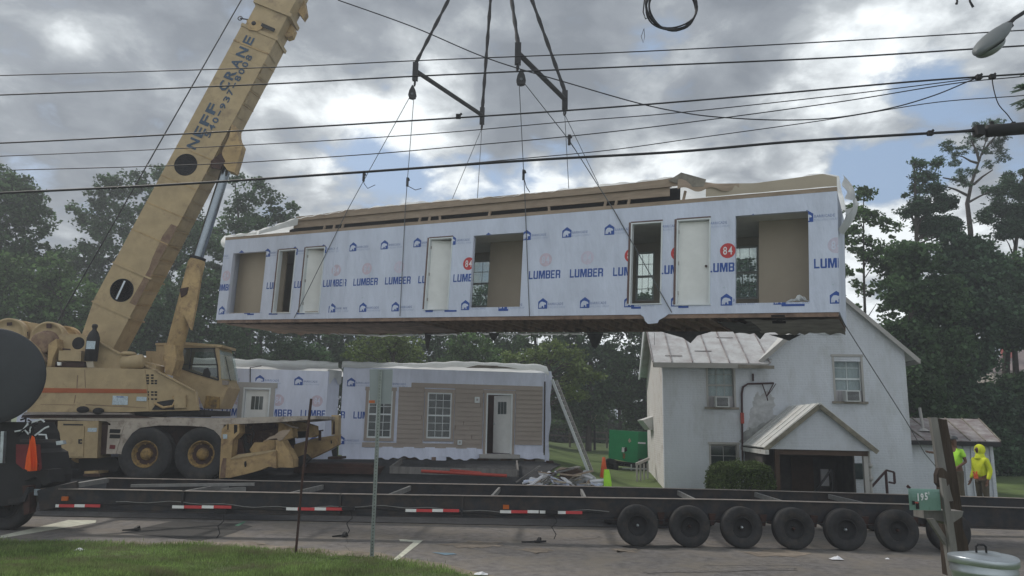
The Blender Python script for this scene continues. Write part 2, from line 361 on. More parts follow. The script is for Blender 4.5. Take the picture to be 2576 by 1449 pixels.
def block_word(s, w, h):        # heavy condensed capitals, drawn piece by piece without overlaps
    t = .30; v = .17
    Gd = {'L': [[(0, 0), (1, 0), (1, v), (0, v)], [(0, v), (t, v), (t, 1), (0, 1)]],
     'U': [[(0, .10), (.12, 0), (.88, 0), (1, .10), (1, v), (0, v)], [(0, v), (t, v), (t, 1), (0, 1)], [(1-t, v), (1, v), (1, 1), (1-t, 1)]],
     'E': [[(0, 0), (t, 0), (t, 1), (0, 1)], [(t, 0), (.95, 0), (.95, v), (t, v)], [(t, .42), (.85, .42), (.85, .58), (t, .58)], [(t, 1-v), (.95, 1-v), (.95, 1), (t, 1)]],
     'B': [[(0, 0), (t, 0), (t, 1), (0, 1)], [(t, 0), (.8, 0), (1, .1), (1, v), (t, v)], [(1-t, v), (1, v), (1, .42), (1-t, .42)], [(t, .42), (1, .42), (.9, .5), (1, .58), (t, .58)], [(1-t, .58), (1, .58), (1, 1-v), (1-t, 1-v)], [(t, 1-v), (1, 1-v), (1, .9), (.8, 1), (t, 1)]],
     'R': [[(0, 0), (t, 0), (t, 1), (0, 1)], [(1-t, 0), (1, 0), (1, .40), (1-t, .40)], [(t, .40), (1, .40), (.9, .5), (1, .56), (t, .56)], [(1-t, .56), (1, .56), (1, 1-v), (1-t, 1-v)], [(t, 1-v), (1, 1-v), (1, .9), (.8, 1), (t, 1)]],
     'M': [[(0, 0), (.24, 0), (.24, 1), (0, 1)], [(.76, 0), (1, 0), (1, 1), (.76, 1)], [(.24, .62), (.42, 0), (.5, 0), (.5, .38), (.36, 1), (.24, 1)], [(.5, 0), (.58, 0), (.76, .62), (.76, 1), (.64, 1), (.5, .38)]]}
    wd = {c: (1.38 if c == 'M' else (.86 if c in 'LE' else 1.)) for c in s}; gp = .15
    tot = sum(wd[c] for c in s)+gp*(len(s)-1); x = 0; vs = []; fs = []
    for c in s:
        for pl in Gd[c]: b = len(vs); vs += [((x+a*wd[c])/tot*w, q*h) for a, q in pl]; fs.append(tuple(range(b, b+len(pl))))
        x += wd[c]+gp
    return vs, fs
def put_text(mb, s, x, z, w, h, y, mi, bold=.0, res=2, rects=None, shear=0.):
    if s == 'LUMBER': vs, fs = block_word(s, w, h); vs = [(x+a, z+b) for a, b in vs]
    else: vs, fs = text2d(s, bold, res); vs = [(x+a*w+shear*b*h, z+b*h) for a, b in vs]
    put2d(mb, vs, fs, y, mi, rects)
def put2d(mb, vs, fs, y, mi, rects=None):
    if rects:
        bx0 = min(v[0] for v in vs); bx1 = max(v[0] for v in vs); bz0 = min(v[1] for v in vs); bz1 = max(v[1] for v in vs)
        hit = [r for r in rects if r[0] < bx1 and r[1] > bx0 and r[2] < bz1 and r[3] > bz0]
        if hit:
            bm = bmesh.new(); bv = [bm.verts.new((a, b, 0)) for a, b in vs]
            for f in fs:
                try: bm.faces.new([bv[i] for i in f])
                except ValueError: pass
            for r in hit:
                for co, no in (((r[0], 0, 0), (1, 0, 0)), ((r[1], 0, 0), (1, 0, 0)), ((0, r[2], 0), (0, 1, 0)), ((0, r[3], 0), (0, 1, 0))):
                    if abs(co[0]) > 1e5 or abs(co[1]) > 1e5: continue
                    bmesh.ops.bisect_plane(bm, geom=bm.verts[:]+bm.edges[:]+bm.faces[:], plane_co=co, plane_no=no, dist=1e-5)
                kill = [f for f in bm.faces if r[0] < f.calc_center_median().x < r[1] and r[2] < f.calc_center_median().y < r[3]]
                bmesh.ops.delete(bm, geom=kill, context='FACES')
            bm.verts.index_update(); vs = [(v.co.x, v.co.y) for v in bm.verts]; fs = [tuple(v.index for v in f.verts) for f in bm.faces]; bm.free()
    if fs: mb.add([(a, y, b) for a, b in vs], fs, mi)
def wall_cells(mb, x0, x1, z0, z1, rects, y, th, mi=0, jamb=None):   # a wall slab with rectangular holes and reveals
    xs = sorted({x0, x1, *[r[0] for r in rects], *[r[1] for r in rects]}); zs = sorted({z0, z1, *[r[2] for r in rects], *[r[3] for r in rects]})
    xs = [x for x in xs if x0 <= x <= x1]; zs = [z for z in zs if z0 <= z <= z1]
    for i in range(len(xs)-1):
        for j in range(len(zs)-1):
            cx = (xs[i]+xs[i+1])/2; cz = (zs[j]+zs[j+1])/2
            if any(r[0] < cx < r[1] and r[2] < cz < r[3] for r in rects): continue
            a, b, c, d = xs[i], xs[i+1], zs[j], zs[j+1]
            mb.add([(a, y, c), (b, y, c), (b, y, d), (a, y, d)], [(0, 1, 2, 3)], mi)
            mb.add([(a, y+th, c), (b, y+th, c), (b, y+th, d), (a, y+th, d)], [(3, 2, 1, 0)], mi)
    jm = mi if jamb is None else jamb
    for (a, b, c, d) in list(rects)+[(x0, x1, z0, z1)]:
        for p, q in (((a, c), (b, c)), ((b, c), (b, d)), ((b, d), (a, d)), ((a, d), (a, c))):
            mb.add([(p[0], y, p[1]), (q[0], y, q[1]), (q[0], y+th, q[1]), (p[0], y+th, p[1])], [(0, 1, 2, 3)], jm)
def disc2d(cx, cz, r, n=24): return [(cx+r*math.cos(2*math.pi*i/n), cz+r*math.sin(2*math.pi*i/n)) for i in range(n)], [tuple(range(n))]
BEAR = [(.10, .10), (.10, .38), (.16, .56), (.30, .70), (.48, .72), (.62, .66), (.74, .64), (.86, .52), (.90, .44), (.80, .40), (.70, .42), (.66, .34), (.68, .12), (.58, .12), (.56, .26), (.48, .30), (.40, .26), (.38, .12), (.28, .10), (.28, .26), (.22, .10)]
def logo(mb, x, z, s, y, rects, inks=(1, 2, 3), w=None):    # house-shaped emblem with a bear, then two lines of lettering
    put2d(mb, [(x, z), (x+s, z), (x+s, z+.72*s), (x+.5*s, z+1.08*s), (x, z+.72*s)], [(0, 1, 2, 3, 4)], y, inks[0], rects)
    vs = [(x+a*s, z+b*s) for a, b in BEAR]
    tris = [(0, 20, 19, 1), (1, 19, 18), (1, 18, 17, 2), (2, 17, 16, 3), (3, 16, 15, 4), (4, 15, 14, 5), (5, 14, 11), (11, 14, 13, 12), (5, 11, 10, 6), (6, 10, 9, 7), (7, 9, 8)]
    put2d(mb, vs, tris, y-.003, 0, rects)
    put_text(mb, 'BARRICADE', x+s*1.08, z+.34*s, s*1.62, .26*s, y, inks[1], .01, 1, rects)
    put_text(mb, 'BUILDING WRAP', x+s*1.05, z+.04*s, s*1.9, .20*s, y, inks[2], 0, 1, rects)

# ------------------------------------------------------------------ the ground
def sm(t): t = max(0., min(1., t)); return t*t*(3-2*t)
EDGE = [(-60, 15.0), (-9.3, 14.25), (-4.6, 14.05), (-2.5, 13.3), (-.8, 12.35), (-.2, 11.7), (.6, 10.4), (2, 9.2), (5, 8.8), (60, 8.5)]
def edge_y(x):
    for (a, b), (c, d) in zip(EDGE, EDGE[1:]):
        if x <= c: return b+(d-b)*max(0, (x-a))/(c-a)+.10*math.sin(x*2.1)+.06*math.sin(x*5.3+1)+.04*math.sin(x*11)
    return EDGE[-1][1]
def gz(x, y):
    e_ = edge_y(x)
    if y < e_+.05:
        return .55*sm((e_-1.6-y)/5.0)+.03*sm((e_-y)/.5)
    w = sm((x-1.2)/3.4)
    zl = .62*sm((y-17.6)/2.3)+.42*sm((y-21.2)/3.0)
    zr = .16*sm((y-19.2)/1.5)+.2*sm((y-20)/5.)+.2*sm((y-24)/6.)
    z = zl*(1-w)+zr*w
    return z+.3*sm((y-32)/40.)
def axis(a, b, lo, hi, fine, coarse):
    out = []; x = a
    while x < b: out.append(x); x += fine if lo <= x < hi else coarse
    out.append(b); return out
def sheet(name, mats, xs, ys, zf, keep=None, kind='structure'):
    vs = [(x, y, zf(x, y)) for x in xs for y in ys]; ny = len(ys)
    fs = []
    for i in range(len(xs)-1):
        for j in range(ny-1):
            if keep and not keep((xs[i]+xs[i+1])/2, (ys[j]+ys[j+1])/2): continue
            fs.append((i*ny+j, (i+1)*ny+j, (i+1)*ny+j+1, i*ny+j+1))
    mb = MB(); mb.add(vs, fs, 0, True); o = mb.build(name, mats, recalc=False); o['kind'] = kind; return o
XS = axis(-400, 400, -24, 30, .4, 16); YS = axis(-20, 700, 6, 34, .25, 6)
sheet('ground', 'lawn', XS, YS, gz)
# road: one strip whose near side follows the verge
def road_fn(a, b):
    x = -60+120*a; y0 = edge_y(x)-.12; y1 = 19.0; y = y0+(y1-y0)*b
    return Vector((x, y, .012))
mb = MB(); mb.grid(road_fn, 300, 30); mb.build('road', 'asphalt', recalc=False)['kind'] = 'structure'
def lot(a, b):
    y = 17.58+(25.9-17.58)*b; x = -40+(41.4+.3*math.sin(b*9)+2.6*(1-sm((y-19.2)/1.4)))*a; return Vector((x, y, gz(x, y)+.03))
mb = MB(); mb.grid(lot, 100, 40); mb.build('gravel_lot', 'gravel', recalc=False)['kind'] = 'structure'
# flat marks on the road
def flat(name, pts, m, z, zf=None):
    mb = MB(); vs = [(p[0], p[1], z) for p in pts]; mb.add(vs, [tuple(range(len(pts)))], 0)
    o = mb.build(name, m); o['kind'] = 'structure'; return o
def gpts(l): return [G(u, v, 0)[:2] for u, v in l]
def ragged(pts, amp, n=5):
    o = []
    for i in range(len(pts)):
        a = Vector(pts[i]); b = Vector(pts[(i+1) % len(pts)])
        for k in range(n):
            q = a.lerp(b, k/n); o.append((q.x+RND.uniform(-amp, amp), q.y+RND.uniform(-amp, amp)))
    return o
flat('asphalt_patch', ragged(gpts([(306, 1342), (440, 1312), (600, 1318), (636, 1326), (560, 1352), (500, 1362), (360, 1348)]), .03), 'patch', .0165)
flat('parking_line', gpts([(0, 1350), (0, 1357), (240, 1317), (242, 1311), (172, 1310), (160, 1313)]), 'paintw', .018)
flat('parking_line', gpts([(1004, 1359), (1064, 1362), (1000, 1413), (988, 1411), (1040, 1366), (1006, 1364)]), 'paintw', .018)
flat('chalk_mark', gpts([(590, 1324), (614, 1313), (618, 1315), (600, 1326)]), mat('green_chalk', (.10, .22, .15), .9), .02)
flat('chalk_mark', gpts([(1085, 1392), (1140, 1394), (1150, 1397), (1120, 1399)]), mat('blue_chalk', (.16, .24, .30), .9), .02)
for q in ([(520, 1372), (600, 1362), (660, 1372), (740, 1378), (700, 1388), (600, 1386)], [(1110, 1372), (1180, 1364), (1250, 1366), (1260, 1376), (1180, 1382)], [(1300, 1384), (1360, 1380), (1400, 1388), (1350, 1396)],
          [(1540, 1382), (1600, 1385), (1596, 1392), (1550, 1390)], [(1880, 1392), (1960, 1384), (2040, 1392), (2000, 1404), (1920, 1402)]):
    flat('sawdust', ragged(gpts(q), .10, 7), 'sand', .0175+RND.random()*.001)
for q in ([(1560, 1376), (1700, 1372), (1740, 1380), (1600, 1384)], [(1620, 1440), (2000, 1432), (2010, 1436), (1640, 1445)], [(1450, 1352), (1500, 1350), (1510, 1356), (1460, 1358)]):
    flat('asphalt_stain', ragged(gpts(q), .08, 6), 'patch' if q[0][0] == 1560 else 'asphalt', .0185)
for k0 in range(9):
    r_ = random.Random(k0+60); g = G(r_.uniform(250, 2300), r_.uniform(1330, 1430), 0); a_ = r_.choice([r_.uniform(-.25, .25), r_.uniform(1.2, 1.9)]); x, y = g.x, g.y; pt = []
    for i in range(int(r_.uniform(9, 26))): pt.append((x, y)); a_ += r_.uniform(-.35, .35); x += .11*math.cos(a_); y += .11*math.sin(a_)
    if any(q[1] < edge_y(q[0])+.1 or q[1] > 18.5 for q in pt): continue
    vs = [(q[0], q[1]-.006, .0148) for q in pt]+[(q[0]+.004, q[1]+.007, .0148) for q in pt]; n = len(pt)
    mb = MB(); mb.add(vs, [(i, i+1, n+i+1, n+i) for i in range(n-1)], 0); mb.build('road_crack', 'patch', recalc=False)['kind'] = 'structure'
vp_ = [( -7.5+.12*i, edge_y(-7.5+.12*i)-.15) for i in range(70)]; vq_ = [(x, edge_y(x)+.10+.32*max(0, math.sin((x+7.5)*.38))**.6*(.6+.4*RND.random())) for x, _ in vp_]
mb = MB(); n = len(vp_); mb.add([(x, y, .0142) for x, y in vp_]+[(x, y, .0142) for x, y in vq_], [(i, i+1, n+i+1, n+i) for i in range(n-1)], 0); mb.build('verge_dirt', mat('sandy_dirt', (.235, .20, .155), .95, var=.35, scale=3, bump=.5, bscale=50), recalc=False)['kind'] = 'structure'
mc = G(1447, 1316, 0); mb = MB(); mb.lathe([(0, .02), (.30, .02), (.31, .016), (.33, .024), (.38, .024), (.39, .012)], (mc.x, mc.y, .012), (0, 0, 1), 28)
tag(mb.build('manhole_cover', 'kerb'), 'round pale-rimmed manhole cover in the road before the first trailer wheel', 'manhole cover')
# far kerb stones seen under the trailer at the right
mb = MB()
for (a, b) in ((2380, 2470), (2476, 2576)):
    p = P(a, 1330, 18.9); q = P(b, 1330, 18.9); mb.box(p.x, q.x, 18.85, 19.15, -.02, .16)
mb.build('kerb', 'kerb')['kind'] = 'structure'
# grass on the near verge
def grass_patch(name, n, reg, hmin, hmax, seed):
    r = np.random.default_rng(seed); V = []; 
    x = r.uniform(reg[0], reg[1], n*2); y = r.uniform(reg[2], reg[3], n*2); pts = []
    for a, b in zip(x, y):
        e_ = edge_y(a)
        if b < e_-.02+.25*math.sin(a*3.1)*.3+r.normal(-.02, .13): pts.append((a, b, gz(a, b)))
        if len(pts) >= n: break
    p = np.array(pts); p[:, 2] = np.maximum(p[:, 2], .014); n = len(p); h = r.uniform(hmin, hmax, n)*(1+.5*np.sin(p[:, 0]*1.7)*np.sin(p[:, 1]*2.3)); an = r.uniform(0, 2*np.pi, n); w = r.uniform(.004, .009, n)
    lean = r.uniform(0, .6, n)*h; la = r.uniform(0, 2*np.pi, n)
    dx = np.cos(an)*w; dy = np.sin(an)*w
    v = np.zeros((n, 3, 3)); v[:, 0] = p; v[:, 0, 0] -= dx; v[:, 0, 1] -= dy; v[:, 1] = p; v[:, 1, 0] += dx; v[:, 1, 1] += dy
    v[:, 2] = p; v[:, 2, 2] += h; v[:, 2, 0] += lean*np.cos(la); v[:, 2, 1] += lean*np.sin(la); v[:, :2, 2] -= .01
    me = bpy.data.meshes.new(name); me.vertices.add(3*n); me.vertices.foreach_set('co', v.reshape(-1)); me.loops.add(3*n)
    me.loops.foreach_set('vertex_index', np.arange(3*n, dtype=np.int32)); me.polygons.add(n)
    me.polygons.foreach_set('loop_start', np.arange(0, 3*n, 3, dtype=np.int32)); me.polygons.foreach_set('loop_total', np.full(n, 3, dtype=np.int32))
    me.materials.append(M['blade']); me.update(calc_edges=True)
    o = bpy.data.objects.new(name, me); COL.objects.link(o); o['kind'] = 'stuff'; tag(o, 'short green verge grass along the near road edge', 'grass')
grass_patch('grass', 150000, (-11, .8, 8.4, 14.6), .02, .065, 3)

# ------------------------------------------------------------------ the lifted house module
BLp = P(543, 805, 25.3); BRp = P(2112, 785, 16.4); ML = (BRp-BLp).length
MF = frame(BLp, BRp-BLp)
MH = 2.80; MW = 2.65
module = thing('house_module', MF @ Vector((ML/2, MW/2, 0)), 'long house section in printed white wrap hanging in mid air from the crane', 'house module')
OPEN = dict(O1=(.46, 2.01, .22, 2.31), O2=(2.58, 3.34, .22, 2.31), O3=(3.74, 4.55, .21, 2.32), O4=(8.5, 9.32, .24, 2.35), O5=(10.01, 11.6, .26, 2.34),
            O6=(14.69, 15.52, .28, 2.38), O7=(15.88, 16.72, .24, 2.38), O8=(17.31, 18.95, .24, 2.38))
RE = list(OPEN.values())
BIG = 1e6
lim = [(-BIG, 0, -BIG, BIG), (ML, BIG, -BIG, BIG)]
mb = MB(MF); wall_cells(mb, 0, ML, 0.0, MH, RE, 0, .12, 0, 0)
rects = RE+lim
strong = {9: 1, 14: 1}
for k in range(-1, 17):       # printed rows, pitch 1.2 m
    x = -.22+1.205*k
    put_text(mb, 'LUMBER', x, 1.01, .93, .225, -.003, 1, .018, 2, rects)
    cx = x+.46; i_ = 5 if k in (8, 12, 13, 14, 15) else (6 if k in (4, 5, 9, 10) else 8)
    if k in (-1, 0, 1, 2): i_ = 6
    if k == 15: i_ = 5
    vs, fs = disc2d(cx+.02, 1.53, .185, 28); put2d(mb, vs, fs, -.003, i_, rects)
    wt = 7 if i_ == 5 else 0
    put_text(mb, '8', cx-.09, 1.43, .095, .20, -.006, wt, .01, 2, rects); put_text(mb, '4', cx+.03, 1.43, .10, .20, -.006, wt, .01, 2, rects)
    put_text(mb, '®', x+.36, .60, .10, .05, -.003, 4, 0, 1, rects)
    logo(mb, -.49+1.205*(k+1), 2.11, .27, -.003, rects)
    logo(mb, .10+1.205*k, .19, .27, -.003, rects)
mb.build('wall', ['wrap', 'ink', 'ink2', 'inkhaze', 'inkgrn', 'red', 'fade', 'whiteprint', 'fade2'], module, recalc=False)
mb = None
for x in (4.95, 5.42):
    mb = MB(MF); mb.grid(lambda a, b: Vector((x+.05*a+.01*math.sin(b*9), -.004-.010*math.sin(math.pi*a), .02+(MH-.05)*b)), 3, 10); mb.build('wrap_fold', 'wrap', module, recalc=False)
# blue tape flaps under openings
mb = MB(MF)
for (a, b) in ((1.45, 1.75), (2.42, 2.8), (3.6, 3.95), (8.55, 8.8), (9.2, 9.6), (10.95, 11.25), (14.75, 15.0), (15.95, 16.2), (18.35, 18.85)):
    mb = MB(MF); mb.box(a, b, -.008, -.002, .15, .20, 0); mb.build('tape_strip', 'ink', module)
# end walls, back wall with windows, floor, ceiling, inner boards
mb = MB(MF); mb.box(.0, .12, .121, MW, 0, MH, 0); mb.build('end_wall', 'wrap', module)
mb = MB(MF); mb.box(ML-.12, ML, .121, MW, 0, MH, 0); mb.build('end_wall', 'wrap', module)
def back_open(u0, u1, v0, v1, ux=None):
    a = loc2(MF, u0, v0, MW-.1); b = loc2(MF, u1, v1, MW-.1); return (a[0], b[0], b[1], a[1])
bw = [back_open(1172, 1229, 657, 772), back_open(1601, 1645, 635, 757), back_open(1838, 1908, 621, 752)]
mb = MB(MF); wall_cells(mb, .121, ML-.121, 0.0, MH, bw, MW-.14, .14, 0, 0); mb.build('back_wall', mat('pale_inner_board', (.55, .51, .45), .85, var=.05), module, recalc=False)
for (a, b, c, d) in bw:
    mb = MB(MF); y = MW-.10
    for p, q, r, s_ in ((a, a+.05, c, d), (b-.05, b, c, d), (a+.05, b-.05, c, c+.05), (a+.05, b-.05, d-.05, d), (a+.05, b-.05, (c+d)/2-.03, (c+d)/2+.03)):
        mb.box(p, q, y, y+.06, r, s_, 0)
    w_ = mb.build('window', 'trim', module)
    mb = MB(MF)
    for i in range(1, 3): mb.box(a+(b-a)*i/3-.005, a+(b-a)*i/3+.005, y+.02, y+.035, c+.05, d-.05, 0)
    for i in (1, 3): mb.box(a+.05, b-.05, y+.022, y+.033, c+(d-c)*i/4-.008, c+(d-c)*i/4+.008, 0)
    q_ = mb.build('muntin', 'greytrim', w_)
    mb = MB(MF); mb.box(a+.05, b-.05, y+.04, y+.045, c+.05, d-.05, 0); mb.build('pane', 'glassc', w_)
    if b-a > .3:
        mb = MB(MF); mb.box(a+.08, a+.30, y-.004, y+.0, d-.36, d-.14, 0)
mb = MB(MF); mb.box(.121, ML-.121, .121, MW-.141, .235, .26, 0); mb.build('floor', 'drywall2', module)
mb = MB(MF); mb.box(.121, ML-.121, .121, MW-.141, 2.45, 2.47, 0); mb.build('ceiling', 'white', module)
mb = MB(MF)
mb.box(.2, 2.4, .55, .60, .26, 2.45, 0); mb.box(2.5, 3.55, 1.1, 1.15, .26, 2.45, 0)
mb.box(5.0, 5.1, .13, MW-.15, .26, 2.45, 0); mb.box(12.2, 12.3, .13, MW-.15, .26, 2.45, 0)
a, _ = loc2(MF, 1229, 700, 1.3); b, _ = loc2(MF, 1316, 700, 1.3); mb.box(a, b+.3, 1.3, 1.36, .26, 2.45, 1)
a, _ = loc2(MF, 1909, 700, .9); b, _ = loc2(MF, 2040, 700, .9); mb.box(a, b+.2, .9, .96, .26, 2.45, 1)
mb.box(15.60, 15.68, .13, MW-.15, .26, 2.45, 0)
for k0 in range(0, len(mb.f), 6):
    pm = MB(); vi = sorted({i for f in mb.f[k0:k0+6] for i in f}); pm.v = [mb.v[i] for i in vi]; mp_ = {i: n_ for n_, i in enumerate(vi)}; pm.f = [[mp_[i] for i in f] for f in mb.f[k0:k0+6]]; pm.m = mb.m[k0:k0+6]; pm.s = mb.s[k0:k0+6]
    pm.build('partition', ['drywall', 'drywall2'], module)
# door frames and leaves
def door(o, leaf, side=1, knob=False):
    a, b, c, d = OPEN[o]; mb = MB(MF)
    t = .035
    mb.box(a-.0, a+t, -.02, .13, c, d, 0); mb.box(b-t, b, -.02, .13, c, d, 0); mb.box(a+t, b-t, -.02, .13, d-t, d, 0); mb.box(a-.02, b+.02, -.03, .13, c-.03, c-.003, 0)
    f = mb.build('door_frame', 'trim', module)
    mb = MB(MF); mb.box(a-.055, a-.003, -.024, -.002, c, d+.02, 0); mb.box(a-.0, b+.0, -.024, -.002, d+.003, d+.035, 0); mb.build('jamb_edge', 'tape', f)
    if leaf:
        ang = math.radians(leaf); mb = MB(MF)
        hx = (a+t) if side > 0 else (b-t); wd = b-a-2*t-.01
        e1 = Vector((hx, .09, 0)); dr = Vector((side*math.cos(ang), math.sin(ang), 0)); nr = Vector((-dr.y, dr.x, 0))*side
        p = [e1, e1+dr*wd, e1+dr*wd+nr*.04, e1+nr*.04]
        mb.prism([Vector((q.x, q.y, c+.01)) for q in p], (0, 0, d-t-c-.02), 0)
        dl = mb.build('door', 'white', module)
        if knob:
            kp = e1+dr*(wd-.08); mb = MB(MF); mb.ball((kp.x, kp.y-.05, c+.95), .032, 0, 6); mb.tube([(kp.x, kp.y, c+.95), (kp.x, kp.y-.05, c+.95)], .012, 6); mb.build('handle', 'brown', dl)
        mb = MB(MF)
        for zz in (.25, 1.0, 1.8): q = e1; mb.box(q.x-.012, q.x+.012, q.y-.05, q.y-.002, c+zz, c+zz+.09, 0)
        mb.build('hinge', 'greytrim', dl)
door('O2', 0); door('O3', 24, 1); door('O4', 16, 1); door('O6', 80, -1); door('O7', 4, 1, True)
# floor: rim, joists, torn belly
mb = MB(MF); mb.box(.05, ML-.02, .02, .06, -.10, -.002, 0); mb.box(.05, ML-.02, MW-.06, MW-.02, -.12, -.002, 0); mb.build('rim_joist', 'joist', module)
mb = MB(MF); mb.box(.04, ML-.04, .03, MW-.03, -.004, .03, 0); mb.build('subfloor', 'joist', module)
for i in range(1, 48):
    x = .05+i*.406
    if x > 17.4: break
    mb = MB(MF); mb.box(x-.02, x+.02, .061, MW-.061, -.12, -.005, 0); mb.build('floor_joist', 'joist', module)
def torn(x0, x1, y0, y1, z, amp, seed, m, mi=0, fringe=.1):
    r = random.Random(seed); mb = MB(MF); nu = max(4, int((x1-x0)/.12)); ph = r.uniform(0, 6)
    lo = [abs(r.gauss(0, fringe)) for _ in range(nu+1)]
    def fn(a, b):
        x = x0+(x1-x0)*a; y = y0+(y1-y0)*b
        zz = z-amp*math.sin(math.pi*a)*.7-amp*.3*math.sin(a*13+ph)*math.sin(b*7)
        if b > .99 or b < .01: zz -= lo[int(round(a*nu))]*(1 if b > .5 else .3)
        return Vector((x, y, zz))
    mb.grid(fn, nu, 8); return mb
torn(.3, 8.2, .1, MW+.02, -.125, .04, 3, 0, fringe=.03).build('belly_sheet', 'joist', module, recalc=False)
torn(17.5, ML-.02, .05, MW-.1, -.13, .03, 4, 0, fringe=.05).build('belly_sheet', 'bellygrey', module, recalc=False)
torn(16.8, 17.6, .4, MW, -.13, .04, 8, 0, fringe=.05).build('belly_sheet', 'belly', module, recalc=False)
torn(2.6, 8.2, MW-.12, MW+.03, -.15, .10, 12, 0, fringe=.03).build('plastic_edge', 'tarpdark', module, recalc=False)
torn(9.0, 13.2, MW-.15, MW+.03, -.16, .02, 13, 0, fringe=.03).build('plastic_edge', 'tarpdark', module, recalc=False)
for (x, w_, h_, mm) in ((6.85, .28, .62, 'belly'), (9.25, .4, .26, 'belly'), (12.55, .55, .50, 'belly')):     # black flaps hanging from the belly
    mb = MB(MF); y = MW-.1
    mb.prism([(x, y, -.14), (x+w_, y, -.14), (x+w_*.85, y, -.14-h_*.45), (x+w_*.55, y+.02, -.14-h_), (x+w_*.35, y, -.14-h_*.8), (x+w_*.15, y, -.14-h_*.35)], (0, .02, 0)); mb.build('torn_flap', mm, module)
mb = MB(MF)      # hanging point of cloth under the right end
mb.prism([(14.9, 2.2, -.16), (16.3, 2.2, -.16), (15.9, 2.2, -.28), (15.72, 2.2, -.48), (15.5, 2.2, -.33), (15.1, 2.2, -.22)], (0, .02, 0)); mb.prism([(17.7, 2.6, -.2), (18.5, 2.6, -.2), (18.2, 2.6, -.36)], (0, .02, 0)); mb.build('torn_flap', 'belly', module)
mb = MB(MF)      # white wrap tongue that hangs below the wall
mb.prism([(14.95, -.012, .03), (15.75, -.012, .03), (15.62, -.014, -.07), (15.48, -.016, -.14), (15.44, -.02, -.22), (15.2, -.02, -.24), (15.12, -.016, -.16), (15.08, -.014, -.06)], (0, .006, 0)); mb.build('wrap_flap', 'wrap', module)
for x, h_ in ((9.9, .42), (10.75, .5), (10.95, .36), (11.2, .28), (11.6, .3), (12.0, .18), (14.6, .35)):
    mb = MB(MF); mb.bar((x, MW-.05, -.15), (x+.01, MW-.05, -.15-h_), .022, .006, 0); mb.build('strap_end', 'wiregrey', module)
mb = MB(MF); mb.prism([(18.12, -.01, -.05), (18.42, -.01, -.05), (18.42, .2, -.2), (18.12, .2, -.2)], (0, 0, -.02)); mb.build('bracket', 'cav', module)
# roof: top plate, folded rafters, membrane
mb = MB(MF); mb.box(0, ML, -.004, .14, MH+.002, MH+.10, 0); mb.build('top_plate', 'stud', module)
ROOF = [(0, 2.93), (.6, 2.97), (1.35, 2.99), (2.2, 3.14), (3.26, 3.37), (5.32, 3.49), (8.68, 3.47), (11.5, 3.46), (14.25, 3.46), (15.5, 3.49), (15.95, 3.54), (16.34, 3.36), (16.83, 3.24), (17.77, 3.16), (18.6, 3.2), (19.28, 3.24), (ML+.05, 3.12)]
def interp(t, x):
    for (a, b), (c, d) in zip(t, t[1:]):
        if x <= c: return b+(d-b)*max(0., x-a)/(c-a)
    return t[-1][1]
mb = MB(MF); mb.box(3.0, 15.65, .10, .14, 3.06, 3.28, 0); mb.box(3.1, 15.7, .08, .12, 3.285, 3.44, 0)
mb.build('rafter_edge', 'stud', module)
mb = MB(MF); mb.box(2.4, 15.8, .55, .60, MH+.1, 3.4, 0); mb.build('attic_shade_sheet', 'cav', module)  # black sheet standing in for the shade inside the attic gap
for x in (4.3, 4.7, 5.05, 8.0, 8.35, 8.75, 10.4, 12.3, 13.9, 14.2, 14.55, 16.0):
    mb = MB(MF); lean = .05 if int(x*10) % 3 else -.04
    mb.bar((x, .12, MH+.1), (x+lean, .13, 3.16), .05, .06, 0); mb.build('roof_strut', 'stud', module)
for x in (5.9, 7.9, 10.0, 12.75):
    mb = MB(MF); mb.box(x, x+.16, .072, .079, 3.30, 3.42, 0); mb.build('metal_plate', 'galvd', module)
def roof_fn(a, b):
    x = -.05+(ML+.1)*a; y = -.02+(MW+.1)*b; z = interp(ROOF, x)+.015*math.sin(x*5)+.02*math.sin(x*11+y*3)
    return Vector((x, y, z-.02*b+.03*math.sin(y*4+x)))
mb = MB(MF); mb.grid(roof_fn, 150, 12); mb.build('roof_membrane', 'tarp', module, recalc=False)
def skirt(x0, x1, z0f, seed, out=.05):
    def fn(a, b):
        x = x0+(x1-x0)*a; t = interp(ROOF, x)-.005; z = t+(z0f(a)-t)*b
        return Vector((x, -.02-out*math.sin(math.pi*b*.5)*(.6+.4*math.sin(x*7+seed)), z))
    return fn
mb = MB(MF); mb.grid(skirt(-.05, 1.5, lambda a: 2.90+.02*math.sin(a*9), 1, .02), 20, 5); mb.build('roof_membrane', 'tarp', module, recalc=False)
mb = MB(MF); mb.grid(skirt(1.6, 3.3, lambda a: 2.90+.22*a, 2, .03), 24, 5); mb.build('roof_membrane', 'tarpdark', module, recalc=False)
mb = MB(MF); mb.grid(lambda a, b: Vector((3.2+12.7*a, .03, 3.28+.17*b+(interp(ROOF, 3.2+12.7*a)-3.45)*b)), 60, 2); mb.build('roof_edge_board', 'stud', module, recalc=False)
mb = MB(MF); mb.grid(skirt(15.9, 17.4, lambda a: 3.16-.14*a+.05*math.sin(a*14), 3, .06), 30, 6); mb.build('torn_roof_board', 'stud', module, recalc=False)
mb = MB(MF); mb.grid(skirt(16.6, ML, lambda a: 2.91-.0*a, 5, .03), 30, 6); mb.build('torn_roof_board', 'drywall', module, recalc=False)
mb = MB(MF); mb.prism([(15.65, -.04, 3.42), (15.98, -.05, 3.60), (16.6, -.05, 3.36), (16.55, -.04, 3.18), (16.2, -.04, 3.2)], (0, .03, 0)); mb.build('torn_roof_board', 'oldwood', module)
